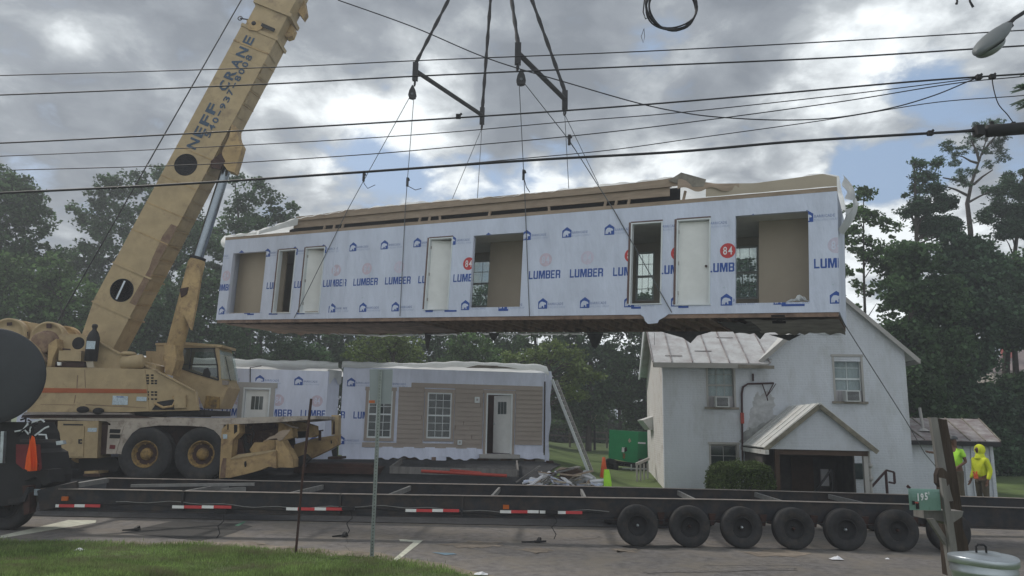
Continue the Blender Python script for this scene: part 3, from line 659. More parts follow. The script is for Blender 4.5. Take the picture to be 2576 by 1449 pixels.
def fl(a, b):       # loose membrane over the right end
    z = 3.20-1.35*b*(.55+.45*math.sin(1.2+a*2.8)); return Vector((ML-.05+.40*math.sin(math.pi*min(1, b*.8+.12))+.04*math.sin(a*11+b*5), -.05+a*(MW*.8), z))
mb = MB(MF); mb.grid(fl, 22, 16); mb.build('roof_membrane', 'tarpdark', module, recalc=False)
def fl2(a, b): return Vector((-.03-.16*math.sin(math.pi*b)+.03*math.sin(a*9), -.03+a*MW*.9, 2.96-.42*b+.04*math.sin(a*13)))
mb = MB(MF); mb.grid(fl2, 18, 8); mb.build('roof_membrane', 'tarp', module, recalc=False)
# crumpled plastic sheet lying on the sill of the widest opening
mb = MB(MF); r_ = random.Random(5)
hm = [[r_.uniform(.02, .16)*math.sin(math.pi*i/9)*math.sin(math.pi*(j+1)/6) for j in range(5)] for i in range(10)]
mb.grid(lambda a, b: Vector((18.45+.5*a, .02+.3*b, .262+hm[int(round(a*9))][int(round(b*4))]*1.3)), 9, 4, 0, False)
mb.build('plastic_sheet', 'tarp', None); tag(bpy.data.objects['plastic_sheet'], 'crumpled clear plastic sheet in the wide opening at the right of the lifted module', 'plastic sheet')

# ------------------------------------------------------------------ lifting gear
near, far = .0, MW
def mw(x, y, z): return MF @ Vector((x, y, z))
An = P(1045, 178, 22.3); Af = P(1213, 290, 25.2); Bn = P(1303, 133, 18.9); Bf = P(1421, 250, 21.6); HK = P(1252, -240, 22.2)
def gear(name, label, cat, group=None): return lambda mb, m: tag(mb.build(name, m), label, cat, group)
for a, b, lb in ((An, Af, 'dark steel spreader bar at the left of the lifting gear'), (Bn, Bf, 'dark steel spreader bar at the right of the lifting gear')):
    t = thing('spreader_bar', (a+b)/2, lb, 'spreader bar', 'spreader bars above the module')
    mb = MB(); mb.tube([a, b], .075, 10); mb.build('bar', 'dark', t)
    for c in (a, b):
        mb = MB(); mb.bar(c+Vector((0, 0, .28)), c-Vector((0, 0, .34)), .13, .17); mb.build('end_plate', 'dark', t)
        mb = MB(); mb.lathe([(.085+.025*math.cos(i*math.pi/4), .025*math.sin(i*math.pi/4)) for i in range(9)], c-Vector((0, 0, .43)), (1, .3, 0), 14); mb.build('shackle', 'dark', t)
for c, lb in ((An, 'left one of four black slings rising to the crane hook'), (Af, 'black sling rising from the lower end of the left spreader bar'), (Bn, 'black sling rising from the upper end of the right spreader bar'), (Bf, 'rightmost of the four black slings rising to the crane hook')):
    mb = MB(); p0 = c+Vector((0, 0, .26)); d = HK-p0
    pts = [p0+d*(i/30) for i in range(31)]; mb.tube(pts, [.055+.014*math.sin(i*1.9) for i in range(31)], 8)
    tag(mb.build('lifting_sling', 'sling'), lb, 'sling', 'slings up to the crane hook')
blocks = []
for c, dz, lb in ((An, -.52, 'dark teardrop pulley block under the left spreader bar'), (Bn, -.50, 'dark teardrop pulley block under the right spreader bar')):
    o_ = c+Vector((-.06 if dz == -.52 else .1, 0, dz)); t = thing('pulley_block', o_-Vector((0, 0, .45)), lb, 'pulley block', 'pulley blocks of the lifting gear')
    mb = MB(); prof = [(-.02, 0), (.02, 0), (.10, -.18), (.13, -.33), (.10, -.43), (0, -.46), (-.10, -.43), (-.13, -.33), (-.10, -.18)]
    mb.prism([o_+Vector((a, -.06, b)) for a, b in prof], (0, .12, 0)); mb.build('cheek', 'dark', t)
    mb = MB(); mb.tube([o_+Vector((0, -.08, -.3)), o_+Vector((0, .08, -.3))], .04, 8); mb.build('axle', 'wiregrey', t)
    blocks.append(o_+Vector((0, 0, -.4)))
def on(u, v, y=-.02): x, z = loc2(MF, u, v, y); return mw(x, y, z)
rope_lb = 'thin wire rope from the spreader bars down round the lifted module'
def rope(pts, r=.011, lb=rope_lb):
    mb = MB(); mb.tube(pts, r, 6); return tag(mb.build('wire_rope', 'wiregrey'), lb, 'wire rope', 'wire ropes round the module')
e1 = on(875, 527, -.03); e2 = on(740, 800, -.05); rope([blocks[0]+Vector((-.09, 0, 0)), e1, e2], lb='slanting wire rope from the left pulley block to the module bottom near its left end')
rope([blocks[0]+Vector((.05, 0, 0)), on(1020, 518, -.03), on(1006, 795, -.05)], lb='near-vertical wire rope from the left pulley block down the module wall')
rope([blocks[1]+Vector((-.05, 0, 0)), on(1320, 486, -.03), on(1332, 796, -.05)], lb='near-vertical wire rope from the right pulley block down the module wall')
rope([blocks[1]+Vector((.1, 0, 0)), P(1430, 350, 18.7), on(1545, 530, -.03), on(1690, 786, -.05)], .013, 'slanting wire rope from the right pulley block across the module wall')
def bk(u, v): x, z = loc2(MF, u, v, MW); return mw(x, MW, 3.42)
rope([Af-Vector((0, 0, .5)), bk(1112, 507)], lb='slanting wire rope behind the module from the left spreader bar'); rope([Af-Vector((0, 0, .5)), bk(1201, 498)], lb='upright wire rope behind the module from the left spreader bar')
rope([Bf-Vector((0, 0, .5)), bk(1438, 473)], lb='upright wire rope behind the module from the right spreader bar'); rope([Bf-Vector((0, 0, .5)), bk(1545, 463)], lb='slanting wire rope behind the module from the right spreader bar')
for (u, v, y, tail) in ((915, 445, 22.4, ((916, 462), (925, 474), (944, 465))), (1025, 458, 22.1, ((1030, 470), (1045, 478), (1060, 474))), (1317, 440, 19.3, ((1320, 455), (1324, 470), (1333, 484))), (1432, 352, 18.6, ((1437, 362), (1442, 370), (1446, 374)))):
    c = P(u, v, y); mb = MB(); mb.bar(c+Vector((0, 0, .14)), c-Vector((0, 0, .14)), .07, .07); mb.bar(c+Vector((.02, 0, .12)), c+Vector((.05, 0, .05)), .06, .06)
    mb.tube([c-Vector((0, .02, .1))]+[P(a, b, y) for a, b in tail], .011, 6)
    tag(mb.build('rope_clamp', 'dark'), {915: 'dark rope clamp with a curled tail, leftmost above the module', 1025: 'dark rope clamp with a curled tail under the left pulley block', 1317: 'dark rope clamp on the rope under the right pulley block', 1432: 'dark rope clamp where two ropes cross under the right spreader bar'}[u], 'rope clamp', 'rope clamps')
tagl = [on(2112, 792, -.02), P(2122, 812, 16.6), P(2280, 1060, 19.2), P(2326, 1140, 20.0), P(2372, 1195, 20.5)]
mb = MB(); mb.tube(tagl, .011, 6); tag(mb.build('tag_line', 'wiregrey'), 'thin tag line running from the module corner down to the worker', 'rope')

# ------------------------------------------------------------------ trailer (toter frame)
trailer = thing('carrier_trailer', (1, 16.4, 0), 'long low black steel house-moving trailer frame with a row of wheels, parked across the road', 'trailer')
TY0, TY1 = 15.25, 17.70
def slope_y(x): return (x-2.5)*-.03
NP = [(107, 1228), (300, 1231), (512, 1235), (900, 1242), (1390, 1249), (1829, 1256), (2268, 1267), (2700, 1281)]
FP = [(270, 1202), (512, 1206), (900, 1213), (1390, 1221), (1829, 1231), (2268, 1243), (2700, 1257)]
near_pts = [P(u, v, TY0) for u, v in NP]; far_pts = [P(u, v, TY1) for u, v in FP]
def ibeam(pts, h, name, w=.14):
    mb = MB(); th = .012
    for a, b in zip(pts, pts[1:]):
        for y0, y1, z0, z1, mi in ((-w/2, w/2, -.012, 0, 1), (-w/2, w/2, -h, -h+.014, 0), (-.006, .006, -h+.014, -.012, 0)):
            vs = [(p.x, p.y+y, p.z+z) for p in (a, b) for y in (y0, y1) for z in (z0, z1)]
            mb.add(vs, [(0, 1, 3, 2), (4, 6, 7, 5), (0, 4, 5, 1), (2, 3, 7, 6), (0, 2, 6, 4), (1, 5, 7, 3)], mi)
    return mb.build(name, ['steelblk', 'beamtop'], trailer)
ibeam(near_pts, .42, 'side_beam'); ibeam(far_pts, .42, 'side_beam')
def near_z(x):
    for a, b in zip(near_pts, near_pts[1:]):
        if x <= b.x: return a.z+(b.z-a.z)*(x-a.x)/(b.x-a.x)
    return near_pts[-1].z
nx = near_pts[0].x
mb = MB(); mb.bar((nx+.02, TY0, near_pts[0].z-.05), (far_pts[0].x, TY1, far_pts[0].z-.05), .12, .1); mb.bar((nx+.9, TY0+.1, near_pts[0].z-.20), (nx+3.2, TY1-.1, near_pts[0].z-.16), .1, .12, 0)
mb.build('gooseneck', 'cross', trailer)
mb = MB(); mb.bar((-9.2, TY0-.05, .62), (-8.6, TY0+.2, .78), .3, .4); mb.bar((nx-.6, TY0+.9, .70), (nx+.2, TY0+.6, .80), .4, .12); mb.build('drawbar', 'steelblk', trailer)
for (u, v) in ((450, 1236), (725, 1240), (980, 1243), (1240, 1247), (1478, 1252), (1760, 1257), (1985, 1262), (2200, 1268), (2440, 1276)):
    p = P(u, v, TY0); mb = MB(); q = Vector((p.x+.10, TY1-.08, p.z-.01)); a = Vector((p.x-.03, TY0+.08, p.z-.06))
    mb.bar(a, q-Vector((0, 0, .06)), .05, .10); mb.build('crossmember', 'cross', trailer)
mb = MB(); pa = P(330, 1222, 16.5); pb = P(640, 1218, 16.6); mb.bar(pa, pb, .06, .06); mb.build('brace', 'cross', trailer)
def tape_(u0, u1, v, pat):
    mb = MB(); a = P(u0, v, TY0-.075); b = P(u1, v, TY0-.075); n = len(pat); tot = sum(1.5 if c == 'r' else 1 for c in pat); x = a.x
    for c in pat:
        w_ = (b.x-a.x)/tot*(1.5 if c == 'r' else 1); z = a.z+(b.z-a.z)*(x-a.x)/(b.x-a.x); mb.box(x, x+w_, TY0-.074, TY0-.070, z-.028, z+.028, 1 if c == 'r' else 0); x += w_
    mb.build('reflective_tape', ['white', 'red'], trailer)
tape_(122, 252, 1272, 'wrwr'); tape_(433, 582, 1275, 'wrwr'); tape_(720, 863, 1280, 'wrwr'); tape_(1020, 1155, 1284, 'wrwr'); tape_(1258, 1355, 1287, 'wrw'); tape_(1358, 1375, 1288, 'w'); tape_(1395, 1465, 1289, 'wr')
for u, v in ((165, 1254), (1273, 1275)):
    p = P(u, v, TY0-.08); mb = MB(); mb.box(p.x-.06, p.x+.06, p.y-.04, p.y, p.z-.04, p.z+.04); mb.build('marker_light', 'amber', trailer)
p = P(92, 1238, TY0-.08); mb = MB(); mb.box(p.x-.07, p.x+.07, p.y-.03, p.y, p.z-.06, p.z+.06); mb.build('marker_light', 'sticker', trailer)
for u, v in ((560, 1288), (880, 1281), (1390, 1290)):
    p = P(u, v-6, TY0-.08); mb = MB(); mb.box(p.x-.14, p.x+.10, p.y-.08, p.y, p.z-.06, p.z+.0); mb.tube([p+Vector((.02, -.03, -.05)), p+Vector((.08, -.1, -.2)), p+Vector((-.02, -.12, -.3)), p+Vector((.06, -.2, -.42)), p+Vector((.02, -.24, -.5))], .010, 5); mb.build('winch', 'dark', trailer)
def add_wheel(parent, c, R, w, axis=(0, -1, 0), rim='brown', rr=.55, hub='galv', name='wheel', tread=True, hubr=.10, dish=None):
    c = Vector(c); ax = Vector(axis).normalized(); mb = MB(); h = w/2
    prof = [(R*rr, -h*.80), (R*.80, -h*1.02), (R*.93, -h*.96), (R*.985, -h*.80), (R, -h*.55), (R, -h*.2), (R*.985, -h*.18), (R*.985, -h*.1), (R, -h*.08), (R, h*.08), (R*.985, h*.1), (R*.985, h*.18), (R, h*.2), (R, h*.55), (R*.985, h*.80), (R*.93, h*.96), (R*.80, h*1.02), (R*rr, h*.80), (R*rr, -h*.80)]
    mb.lathe(prof, c, ax, 36)
    t = mb.build(name, 'rubber', parent, recalc=False)
    mb = MB(); q = R*rr*1.005
    mb.lathe([(q, -h*.7), (q, h*.78), (q*.93, h*.82), (q*.88, h*.55), (q*.8, h*.25), (q*.45, h*.15), (q*.42, h*.15), (0, h*.15)], c, ax, 32); mb.lathe([(q, -h*.7), (0, -h*.7)], c, ax, 24)
    ua = ax.orthogonal().normalized(); ub = ax.cross(ua)
    for kk in range(6): lp0 = c+ax*(h*.15)+(ua*math.cos(kk*1.047)+ub*math.sin(kk*1.047))*R*hubr*2.1; mb.bar(lp0-ax*.01, lp0+ax*.03, .022*R/.39, .022*R/.39)
    r_ = mb.build('rim', rim, t, recalc=False)
    if dish: mb = MB(); mb.lathe([(q*.76, h*.30), (q*.74, h*.262), (q*.5, h*.20), (q*.44, h*.19), (q*.40, h*.19)], c, ax, 32); mb.build('rim_dish', dish, t, recalc=False)
    mb = MB(); mb.lathe([(R*hubr*1.3, h*.15), (R*hubr*1.2, h*.45), (R*hubr, h*.6), (R*hubr*.5, h*.66), (0, h*.66)], c, ax, 16); mb.build('hub', hub, t, recalc=False)
    return t
WX = []
for i in range(6):
    u = 1602+130.4*i; v = 1372+3.7*i; g = P(u, v, 15.1); WX.append(g.x)
for i in range(7):
    x = WX[0]+(WX[5]-WX[0])/5*i; z = .395 if i < 6 else .395; tl = RND.uniform(-.05, .05)
    add_wheel(trailer, (x, 15.02, z), .39, .26, (tl, -1, RND.uniform(.0, .06)), rim='dark', hub='galv' if i in (0, 2, 4) else 'brown', hubr=.055, rr=.50)
    add_wheel(trailer, (x, TY1+.28, z), .39, .26, (tl, 1, .03), rim='dark', hub='brown', hubr=.055, rr=.50)
    mb = MB(); mb.tube([(x, 15.1, z+.02), (x, TY1+.2, z+.02)], .045, 8); mb.build('axle', 'cross' if i in (1, 2) else 'brown', trailer)
    mb = MB()
    for yy in (TY0, TY1): mb.bar((x-.42, yy, z+.08), (x-.02, yy, z+.04), .07, .05); mb.bar((x+.02, yy, z+.04), (x+.42, yy, z+.08), .07, .05)
    mb.build('leaf_spring', 'brown', trailer)

# ------------------------------------------------------------------ the two modules already on the ground
yaw = .17
o_ = P(850, 1160, 24.9); LF = frame(o_, (math.cos(yaw), math.sin(yaw), 0))
def lx(u, v, y=0.): return loc2(LF, u, v, y)
LW = lx(1370, 1100)[0]; ztop = lx(1100, 930)[1]; zb = lx(1100, 1148)[1]
house_r = thing('house_module', LF @ Vector((LW/2, 2, 0)), 'tan-sided house section on the ground with an open white door, under a white roof membrane', 'house module')
def rc(u0, u1, v0, v1, y=0., xf=None):
    xf = xf or LF; um = (u0+u1)/2; vm = (v0+v1)/2
    return (loc2(xf, u0, vm, y)[0], loc2(xf, u1, vm, y)[0], loc2(xf, um, v1, y)[1], loc2(xf, um, v0, y)[1])
wA = rc(925, 986, 983, 1102); wB = rc(1074, 1135, 988, 1103); dA = rc(1222, 1288, 990, 1142)
mb = MB(LF); RR = [wA, wB, dA]; limr = [(-BIG, 0, -BIG, BIG), (LW, BIG, -BIG, BIG), (-BIG, BIG, -BIG, zb+.02)]
wall_cells(mb, 0, LW, zb, ztop, RR, 0, .14, 0)
d_ = 1.205; x0 = lx(889, 1046)[0]; zl = lx(900, 1053)[1]; sid_u = lx(1010, 960)[0]
rl = RR+limr+[(sid_u-.75, BIG, -BIG, BIG)]
for k in (-1, 0):
    put_text(mb, 'LUMBER', x0+d_*k, zl, .93, .23, -.003, 1, .018, 2, rl)
logo(mb, lx(873, 965)[0], lx(880, 972)[1], .27, -.003, rl[:-1]+[(sid_u, BIG, -BIG, BIG)])
logo(mb, lx(873, 965)[0]+d_, lx(880, 972)[1], .27, -.003, [(lx(1036, 965)[0], BIG, -BIG, BIG)]+RR)
logo(mb, lx(873, 1110)[0]-.35, lx(880, 1118)[1], .27, -.003, rl)
mb.build('wall', ['wrapfar', 'ink', 'ink2', 'inkhaze'], house_r, recalc=False)
# lap siding, course by course
zs0 = lx(1150, 1128)[1]; zs1 = lx(1150, 966)[1]; n = 14; hs = (zs1-zs0)/n
mb = MB(LF)
xa0 = lx(1000, 1050)[0]; xa1 = lx(1035, 970)[0]; xl = lx(950, 1110)[0]
for i in range(n):
    z0 = zs0+hs*i; z1 = z0+hs; xs = xl-.5 if i == 0 else (xa0 if i < n-1 else xa1); xe = lx(1364, 1050)[0]
    if i == 0: xe = lx(1215, 1130)[0]
    cuts = [r for r in (wA, wB, dA) if r[2]-.1 < z1 and r[3]+.08 > z0]; xx = xs
    for r in cuts:
        a_ = r[0]-.11; b_ = r[1]+.11
        if a_ > xx: mb.add([(xx, -.035, z0), (a_, -.035, z0), (a_, -.012, z1), (xx, -.012, z1), (xx, -.012, z0), (a_, -.012, z0)], [(0, 1, 2, 3), (4, 5, 1, 0)], 0)
        xx = max(xx, b_)
    if xe > xx: mb.add([(xx, -.035, z0), (xe, -.035, z0), (xe, -.012, z1), (xx, -.012, z1), (xx, -.012, z0), (xe, -.012, z0)], [(0, 1, 2, 3), (4, 5, 1, 0)], 0)
    j = xs+RND.uniform(.8, 3.2)
    if i > 0 and j < xe and not any(r[0]-.1 < j < r[1]+.1 for r in (wA, wB, dA)): mb.box(j-.006, j+.006, -.037, -.03, z0+.01, z1-.02, 1)
mb.build('siding', ['siding', 'sidinglip'], house_r, recalc=False)
def trimbox(parent, r, w, y0, y1, m, xf, name='frame', sill=0., head=0.):
    mb = MB(xf); a, b, c, d = r
    mb.box(a-w, a, y0, y1, c, d, 0); mb.box(b, b+w, y0, y1, c, d, 0); mb.box(a-w-head, b+w+head, y0-.004, y1, d+.001, d+w+.03, 0); mb.box(a-w-sill, b+w+sill, y0-.006, y1, c-w, c-.001, 0)
    return mb.build(name, m, parent)
def sash(parent, r, xf, nx_=3, nz_=6, y=.02, m='trim', g='glassd', fw=.045):
    mb = MB(xf); a, b, c, d = r
    for p, q, s0, s1 in ((a, a+fw, c, d), (b-fw, b, c, d), (a+fw, b-fw, c, c+fw*1.2), (a+fw, b-fw, d-fw, d), (a+fw, b-fw, (c+d)/2-.025, (c+d)/2+.025)): mb.box(p, q, y, y+.05, s0, s1, 0)
    w_ = mb.build('window', m, parent)
    mb = MB(xf)
    for i in range(1, nx_): x = a+fw+(b-a-2*fw)*i/nx_; mb.box(x-.008, x+.008, y+.02, y+.032, c+fw*1.2, d-fw, 0)
    for i in range(1, nz_):
        z = c+(d-c)*i/nz_
        if abs(z-(c+d)/2) > .05: mb.box(a+fw, b-fw, y+.021, y+.031, z-.008, z+.008, 0)
    mb.build('muntin', m, w_)
    mb = MB(xf); mb.box(a+fw, b-fw, y+.035, y+.04, c+fw, d-fw, 0); mb.build('pane', g, w_)
    return w_
sash(house_r, wA, LF, 3, 6, -.03); sash(house_r, wB, LF, 3, 6, -.03)
for r in (wA, wB): trimbox(house_r, r, .09, -.045, -.014, 'siding', LF, 'window_trim', 0, .03)
def hdoor(parent, r, xf, ang, lite=True, m='white', inset=.04, fm='trim'):
    a, b, c, d = r; mb = MB(xf); t = .05
    mb.box(a, a+t, -.05, .14, c, d, 0); mb.box(b-t, b, -.05, .14, c, d, 0); mb.box(a+t, b-t, -.05, .14, d-t, d, 0); mb.build('door_frame', fm, parent)
    an = math.radians(ang); dr = Vector((-math.cos(an), math.sin(an), 0)); nr = Vector((math.sin(an), math.cos(an), 0)); h0 = Vector((b-t-.002, inset, 0)); wd = (b-a-2*t)-.01
    mb = MB(xf); p = [h0, h0+dr*wd, h0+dr*wd+nr*.045, h0+nr*.045]; mb.prism([Vector((q.x, q.y, c+.02)) for q in p], (0, 0, d-t-c-.03), 0)
    dl = mb.build('door', m, parent)
    if lite:
        mb = MB(xf); zt = d-t-.22; zb_ = zt-.42
        for i in range(3):
            s0 = wd*(.24+i*.175); s1 = s0+wd*.155
            q0 = h0+dr*s0-nr*.006; q1 = h0+dr*s1-nr*.006
            mb.add([(q0.x, q0.y, zb_), (q1.x, q1.y, zb_), (q1.x, q1.y, zt), (q0.x, q0.y, zt)], [(0, 1, 2, 3)], 0)
        mb.build('door_light', 'glassd', dl)
    k = h0+dr*(wd-.07)-nr*.05; mb = MB(xf); mb.ball((k.x, k.y, c+1.0), .035, 0, 6); mb.build('handle', 'galv', dl); return dl
hdoor(house_r, dA, LF, 52, True)
trimbox(house_r, dA, .08, -.05, -.014, 'siding', LF, 'door_trim', 0, .03)
mb = MB(LF); mb.box(dA[0]-.2, dA[1]+.25, -.25, -.05, dA[2]-.14, dA[2]-.01, 0); mb.build('door_sill', 'greytrim', house_r)
mb = MB(LF); mb.box(.15, LW-.15, .16, 3.9, zb+.02, zb+.04, 0); mb.box(.15, LW-.15, 2.6, 2.64, zb+.04, ztop, 0); mb.box(.001, .14, .141, 4.1, zb, ztop, 1); mb.box(LW-.14, LW, .141, 4.1, zb, ztop, 1); mb.box(0, LW, 4.101, 4.2, zb, ztop, 1)
mb.build('interior_wall', ['brown', 'wrapfar'], house_r)  # floor and inner wall darkened: shade inside the room put into their colour
# skirt of loose wrap below the siding
sk0 = lx(1080, 1125)[1]
def sk(a, b):
    x = lx(948, 1130)[0]+(lx(1215, 1140)[0]-lx(948, 1130)[0])*a; return Vector((x, -.03-.05*b-.02*math.sin(x*9), sk0-(.36+.04*math.sin(x*5)+.03*math.sin(x*17))*b))
mb = MB(LF); mb.grid(sk, 60, 4)
x1 = lx(1300, 1150)[0]; mb.grid(lambda a, b: Vector((x1+(LW-x1)*a, -.03-.03*b, zb+.16-.2*b+.02*math.sin(a*11)*b)), 14, 3)
xa = lx(860, 1150)[0]; xb = lx(948, 1150)[0]; mb.grid(lambda a, b: Vector((xa+(xb-xa)*a, -.02-.12*b*b, zb+.25-(.38+.22*math.sin(math.pi*a)*a)*b)), 14, 4)
mb.build('wrap_skirt', 'wrapfar', house_r, recalc=False)
for (u, v, w_, h_) in ((1200, 1006, .17, .2), (1156, 1113, .15, .16)):
    x, z = lx(u, v); mb = MB(LF); mb.box(x-w_/2, x+w_/2, -.06, -.036, z-h_/2, z+h_/2, 0); f_ = mb.build('wall_box', 'trim', house_r); mb = MB(LF); mb.box(x-.03, x+.03, -.07, -.0605, z-.03, z+.04, 0); mb.build('socket', 'greytrim', f_)
mb = MB(LF)
for i in range(9): mb.box(.2+i*.8, .6+i*.8, .2, .6, -.35, zb-.02, 0)
mb.box(.1, LW-.1, .3, .5, zb-.28, zb-.02, 1); mb.box(lx(1085, 1160)[0], lx(1112, 1160)[0], -.25, .1, zb-.30, zb-.02, 1)
mb.build('foundation', ['kerb', 'joist'], house_r)
x, z = lx(1108, 1150); mb = MB(LF); mb.grid(lambda a, b: Vector((x-.17+.34*a, -.3+.02*math.sin(a*8), z+.05-.32*b)), 6, 4); mb.build('paper_flap', 'wrapfar', house_r, recalc=False)
TOPR = [(850, 908), (870, 909), (950, 912), (1050, 914), (1100, 911), (1150, 909), (1200, 911), (1280, 914), (1330, 916), (1358, 917), (1376, 922), (1384, 934)]
tp = [lx(u, v) for u, v in TOPR]; tp[0] = (-.05, tp[0][1]); tp[-1] = (LW+.10, tp[-1][1])
LIPR = [(850, 925), (930, 926), (1000, 922), (1080, 926), (1130, 924), (1200, 924), (1270, 930), (1330, 932), (1366, 934), (1384, 945)]
lp = [lx(u, v) for u, v in LIPR]; lp[0] = (-.05, lp[0][1]); lp[-1] = (LW+.10, lp[-1][1])
def rf(tp, lp, x0, x1, depth=4.3):
    def fn(a, b):
        x = x0+(x1-x0)*a; t = interp(tp, x)+.012*math.sin(x*9); l = interp(lp, x)+.015*math.sin(x*7+1)
        if b <= .25: k = b/.25; return Vector((x, -.06-.07*math.sin(math.pi*k)-.02*math.sin(x*5), l+(t-l)*k))
        if b <= .40: k = (b-.25)/.15; return Vector((x, -.05+.16*k, t-.16*k))
        k = (b-.40)/.60; return Vector((x, .11+(depth-.1)*k, t-.16+.04*math.sin(x*2.3+k*5)*k+.05*math.sin(math.pi*k)))
    return fn
mb = MB(LF); mb.grid(rf(tp, lp, -.05, LW+.1), 110, 20); mb.build('roof_membrane', 'tarp', house_r, recalc=False)
mb = MB(LF); hx = [(1170, 926), (1200, 919), (1250, 921), (1300, 928)]; hp = [lx(u, v) for u, v in hx]
mb.prism([(hp[0][0], -.14, hp[0][1]), (hp[3][0], -.14, hp[3][1]), (hp[2][0], -.14, hp[2][1]), (hp[1][0], -.14, hp[1][1])], (0, .01, 0)); mb.build('exposed_fascia', 'oldwood', house_r)
mb = MB(LF); mb.box(LW-.035, LW, -.04, -.001, zb+.05, lx(1368, 960)[1], 0); mb.build('corner_strip', 'brown', house_r)
# loose plastic hanging at the right corner
def cornfn(a, b):
    z1 = lx(1376, 934)[1]; z0 = lx(1372, 1195)[1]; z = z1+(z0-z1)*b; return Vector((LW+.01+(.20-.10*b+.03*math.sin(b*17))*a, -.02-.12*a*math.sin(math.pi*b)+.5*a*a*0, z))
mb = MB(LF); mb.grid(cornfn, 5, 30)
mb.grid(lambda a, b: Vector((LW+.16+.08*a-.08*b, .05+1.6*a, lx(1376, 934)[1]-2.6*b*(1-.3*a))), 12, 16)
mb.build('hanging_plastic', 'wrapfar', house_r, recalc=False)
# left module: a little nearer
XF2 = LF @ Matrix.Translation((0, -.45, 0))
def l2(u, v, y=0.): return loc2(XF2, u, v, y)
XL0 = -9.5; XL1 = l2(822, 1000)[0]; zt2 = l2(700, 930)[1]
house_l = thing('house_module', XF2 @ Vector(((XL0+XL1)/2, 2, 0)), 'white wrapped house section on the ground behind the crane with a closed white door', 'house module')
dB = rc(607, 676, 975, 1135, xf=XF2)
mb = MB(XF2); wall_cells(mb, XL0, XL1, -.3, zt2, [dB], 0, .14, 0)
mb.add([(XL1, 0, -.3), (XL1+.35, .45, -.3), (XL1+.35, .45, zt2), (XL1, 0, zt2)], [(0, 1, 2, 3)], 0)
rl = [dB, (dB[0]-.16, dB[1]+.16, -BIG, dB[3]+.2), (-BIG, XL0, -BIG, BIG), (XL1, BIG, -BIG, BIG)]
xL = l2(756, 1042)[0]; zL = l2(790, 1050)[1]; xB = l2(740, 963)[0]; zB = l2(750, 969)[1]
for k in range(-7, 2):
    put_text(mb, 'LUMBER', xL+d_*k, zL, .93, .23, -.003, 1, .018, 2, rl); vs, fs = disc2d(xL+.48+d_*k, zL+.52, .185); put2d(mb, vs, fs, -.003, 4, rl)
    put_text(mb, '84', xL+.40+d_*k, zL+.43, .18, .20, -.006, 0, .01, 2, rl); logo(mb, xB+d_*k, zB, .27, -.003, rl); logo(mb, xB+.6+d_*k, zB-1.9, .27, -.003, rl)
mb.build('wall', ['wrapfar', 'ink', 'ink2', 'inkhaze', 'fade'], house_l, recalc=False)
hdoor(house_l, dB, XF2, 3, True, inset=.06); trimbox(house_l, dB, .13, -.05, -.004, 'greytrim', XF2, 'door_trim', 0, .06)
x, z = l2(609-22, 997); mb = MB(XF2); mb.box(x-.13, x+.10, -.06, -.004, z-.12, z+.12, 0); f_ = mb.build('wall_light', 'greytrim', house_l); mb = MB(XF2); mb.box(x-.07, x+.05, -.10, -.061, z-.07, z+.08, 0); mb.build('lamp_body', 'trim', f_)
mb = MB(XF2); mb.box(XL0, XL1, 3.9, 4.0, -.3, zt2, 0); mb.box(XL0, XL0+.1, .141, 3.899, -.3, zt2, 0); mb.build('back_wall', 'wrapfar', house_l)
TL2 = [(480, 900), (560, 902), (620, 905), (650, 903), (700, 908), (760, 906), (800, 908), (840, 912), (856, 910)]; tp2 = [l2(u, v) for u, v in TL2]; tp2 = [(XL0, tp2[0][1])]+tp2
LP2 = [(480, 922), (560, 924), (640, 922), (700, 924), (760, 926), (800, 924), (830, 929), (856, 926)]; lp2 = [l2(u, v) for u, v in LP2]; lp2 = [(XL0, lp2[0][1])]+lp2
mb = MB(XF2); mb.grid(rf(tp2, lp2, XL0, XL1+.3), 110, 20); mb.build('roof_membrane', 'tarp', house_l, recalc=False)
mb = MB(XF2); mb.grid(lambda a, b: Vector((XL1-.03+.44*a, .02+.40*a-.08*math.sin(a*3.14), zt2+.05-b*(.35+.12*math.sin(a*9)))), 8, 8); mb.build('roof_membrane', 'tarpdark', house_l, recalc=False)
a = l2(630, 925); b = l2(630, 965); mb = MB(XF2); mb.tube([(a[0], -.03, a[1]), (b[0], -.03, b[1])], .016, 5); mb.tube([(a[0], -.03, a[1]), (a[0]+.35, -.10, a[1]+.06)], .012, 5); mb.build('strap', 'sling', house_l)
# bits on the lot
def lone(name, m, label, cat, fn, group=None):
    mb = MB(); fn(mb); return tag(mb.build(name, m), label, cat, group)
p = P(1060, 1185, 21.5); q = P(1275, 1197, 21.2)
lone('pipe', 'redpipe', 'long red pipe lying on the ground in front of the tan house section', 'pipe', lambda mb: mb.tube([p, q], .045, 8))
lone('pipe', 'redpipe', 'shorter red pipe lying beside the long one in front of the tan house section', 'pipe', lambda mb: mb.tube([p+Vector((.8, .18, .03)), q.lerp(p, .3)+Vector((0, .16, .03))], .035, 8))
fb = [(982, 1182, 22.2), (1010, 1161, 23.6), (1300, 1166, 23.6), (1303, 1192, 22.2)]
for (a, b, c), (d, e, f), lb in ((fb[0], fb[1], 'left end board of the pale slab form before the tan house section'), (fb[0], (1300, 1190, 21.9), 'long front board of the pale slab form before the tan house section'), (fb[2], fb[3], 'right end board of the pale slab form before the tan house section')):
    lone('form_board', 'greywood', lb, 'board', lambda mb: mb.bar(P(a, b, c), P(d, e, f), .05, .2), 'slab form boards')
p = P(855, 1178, 22.4)
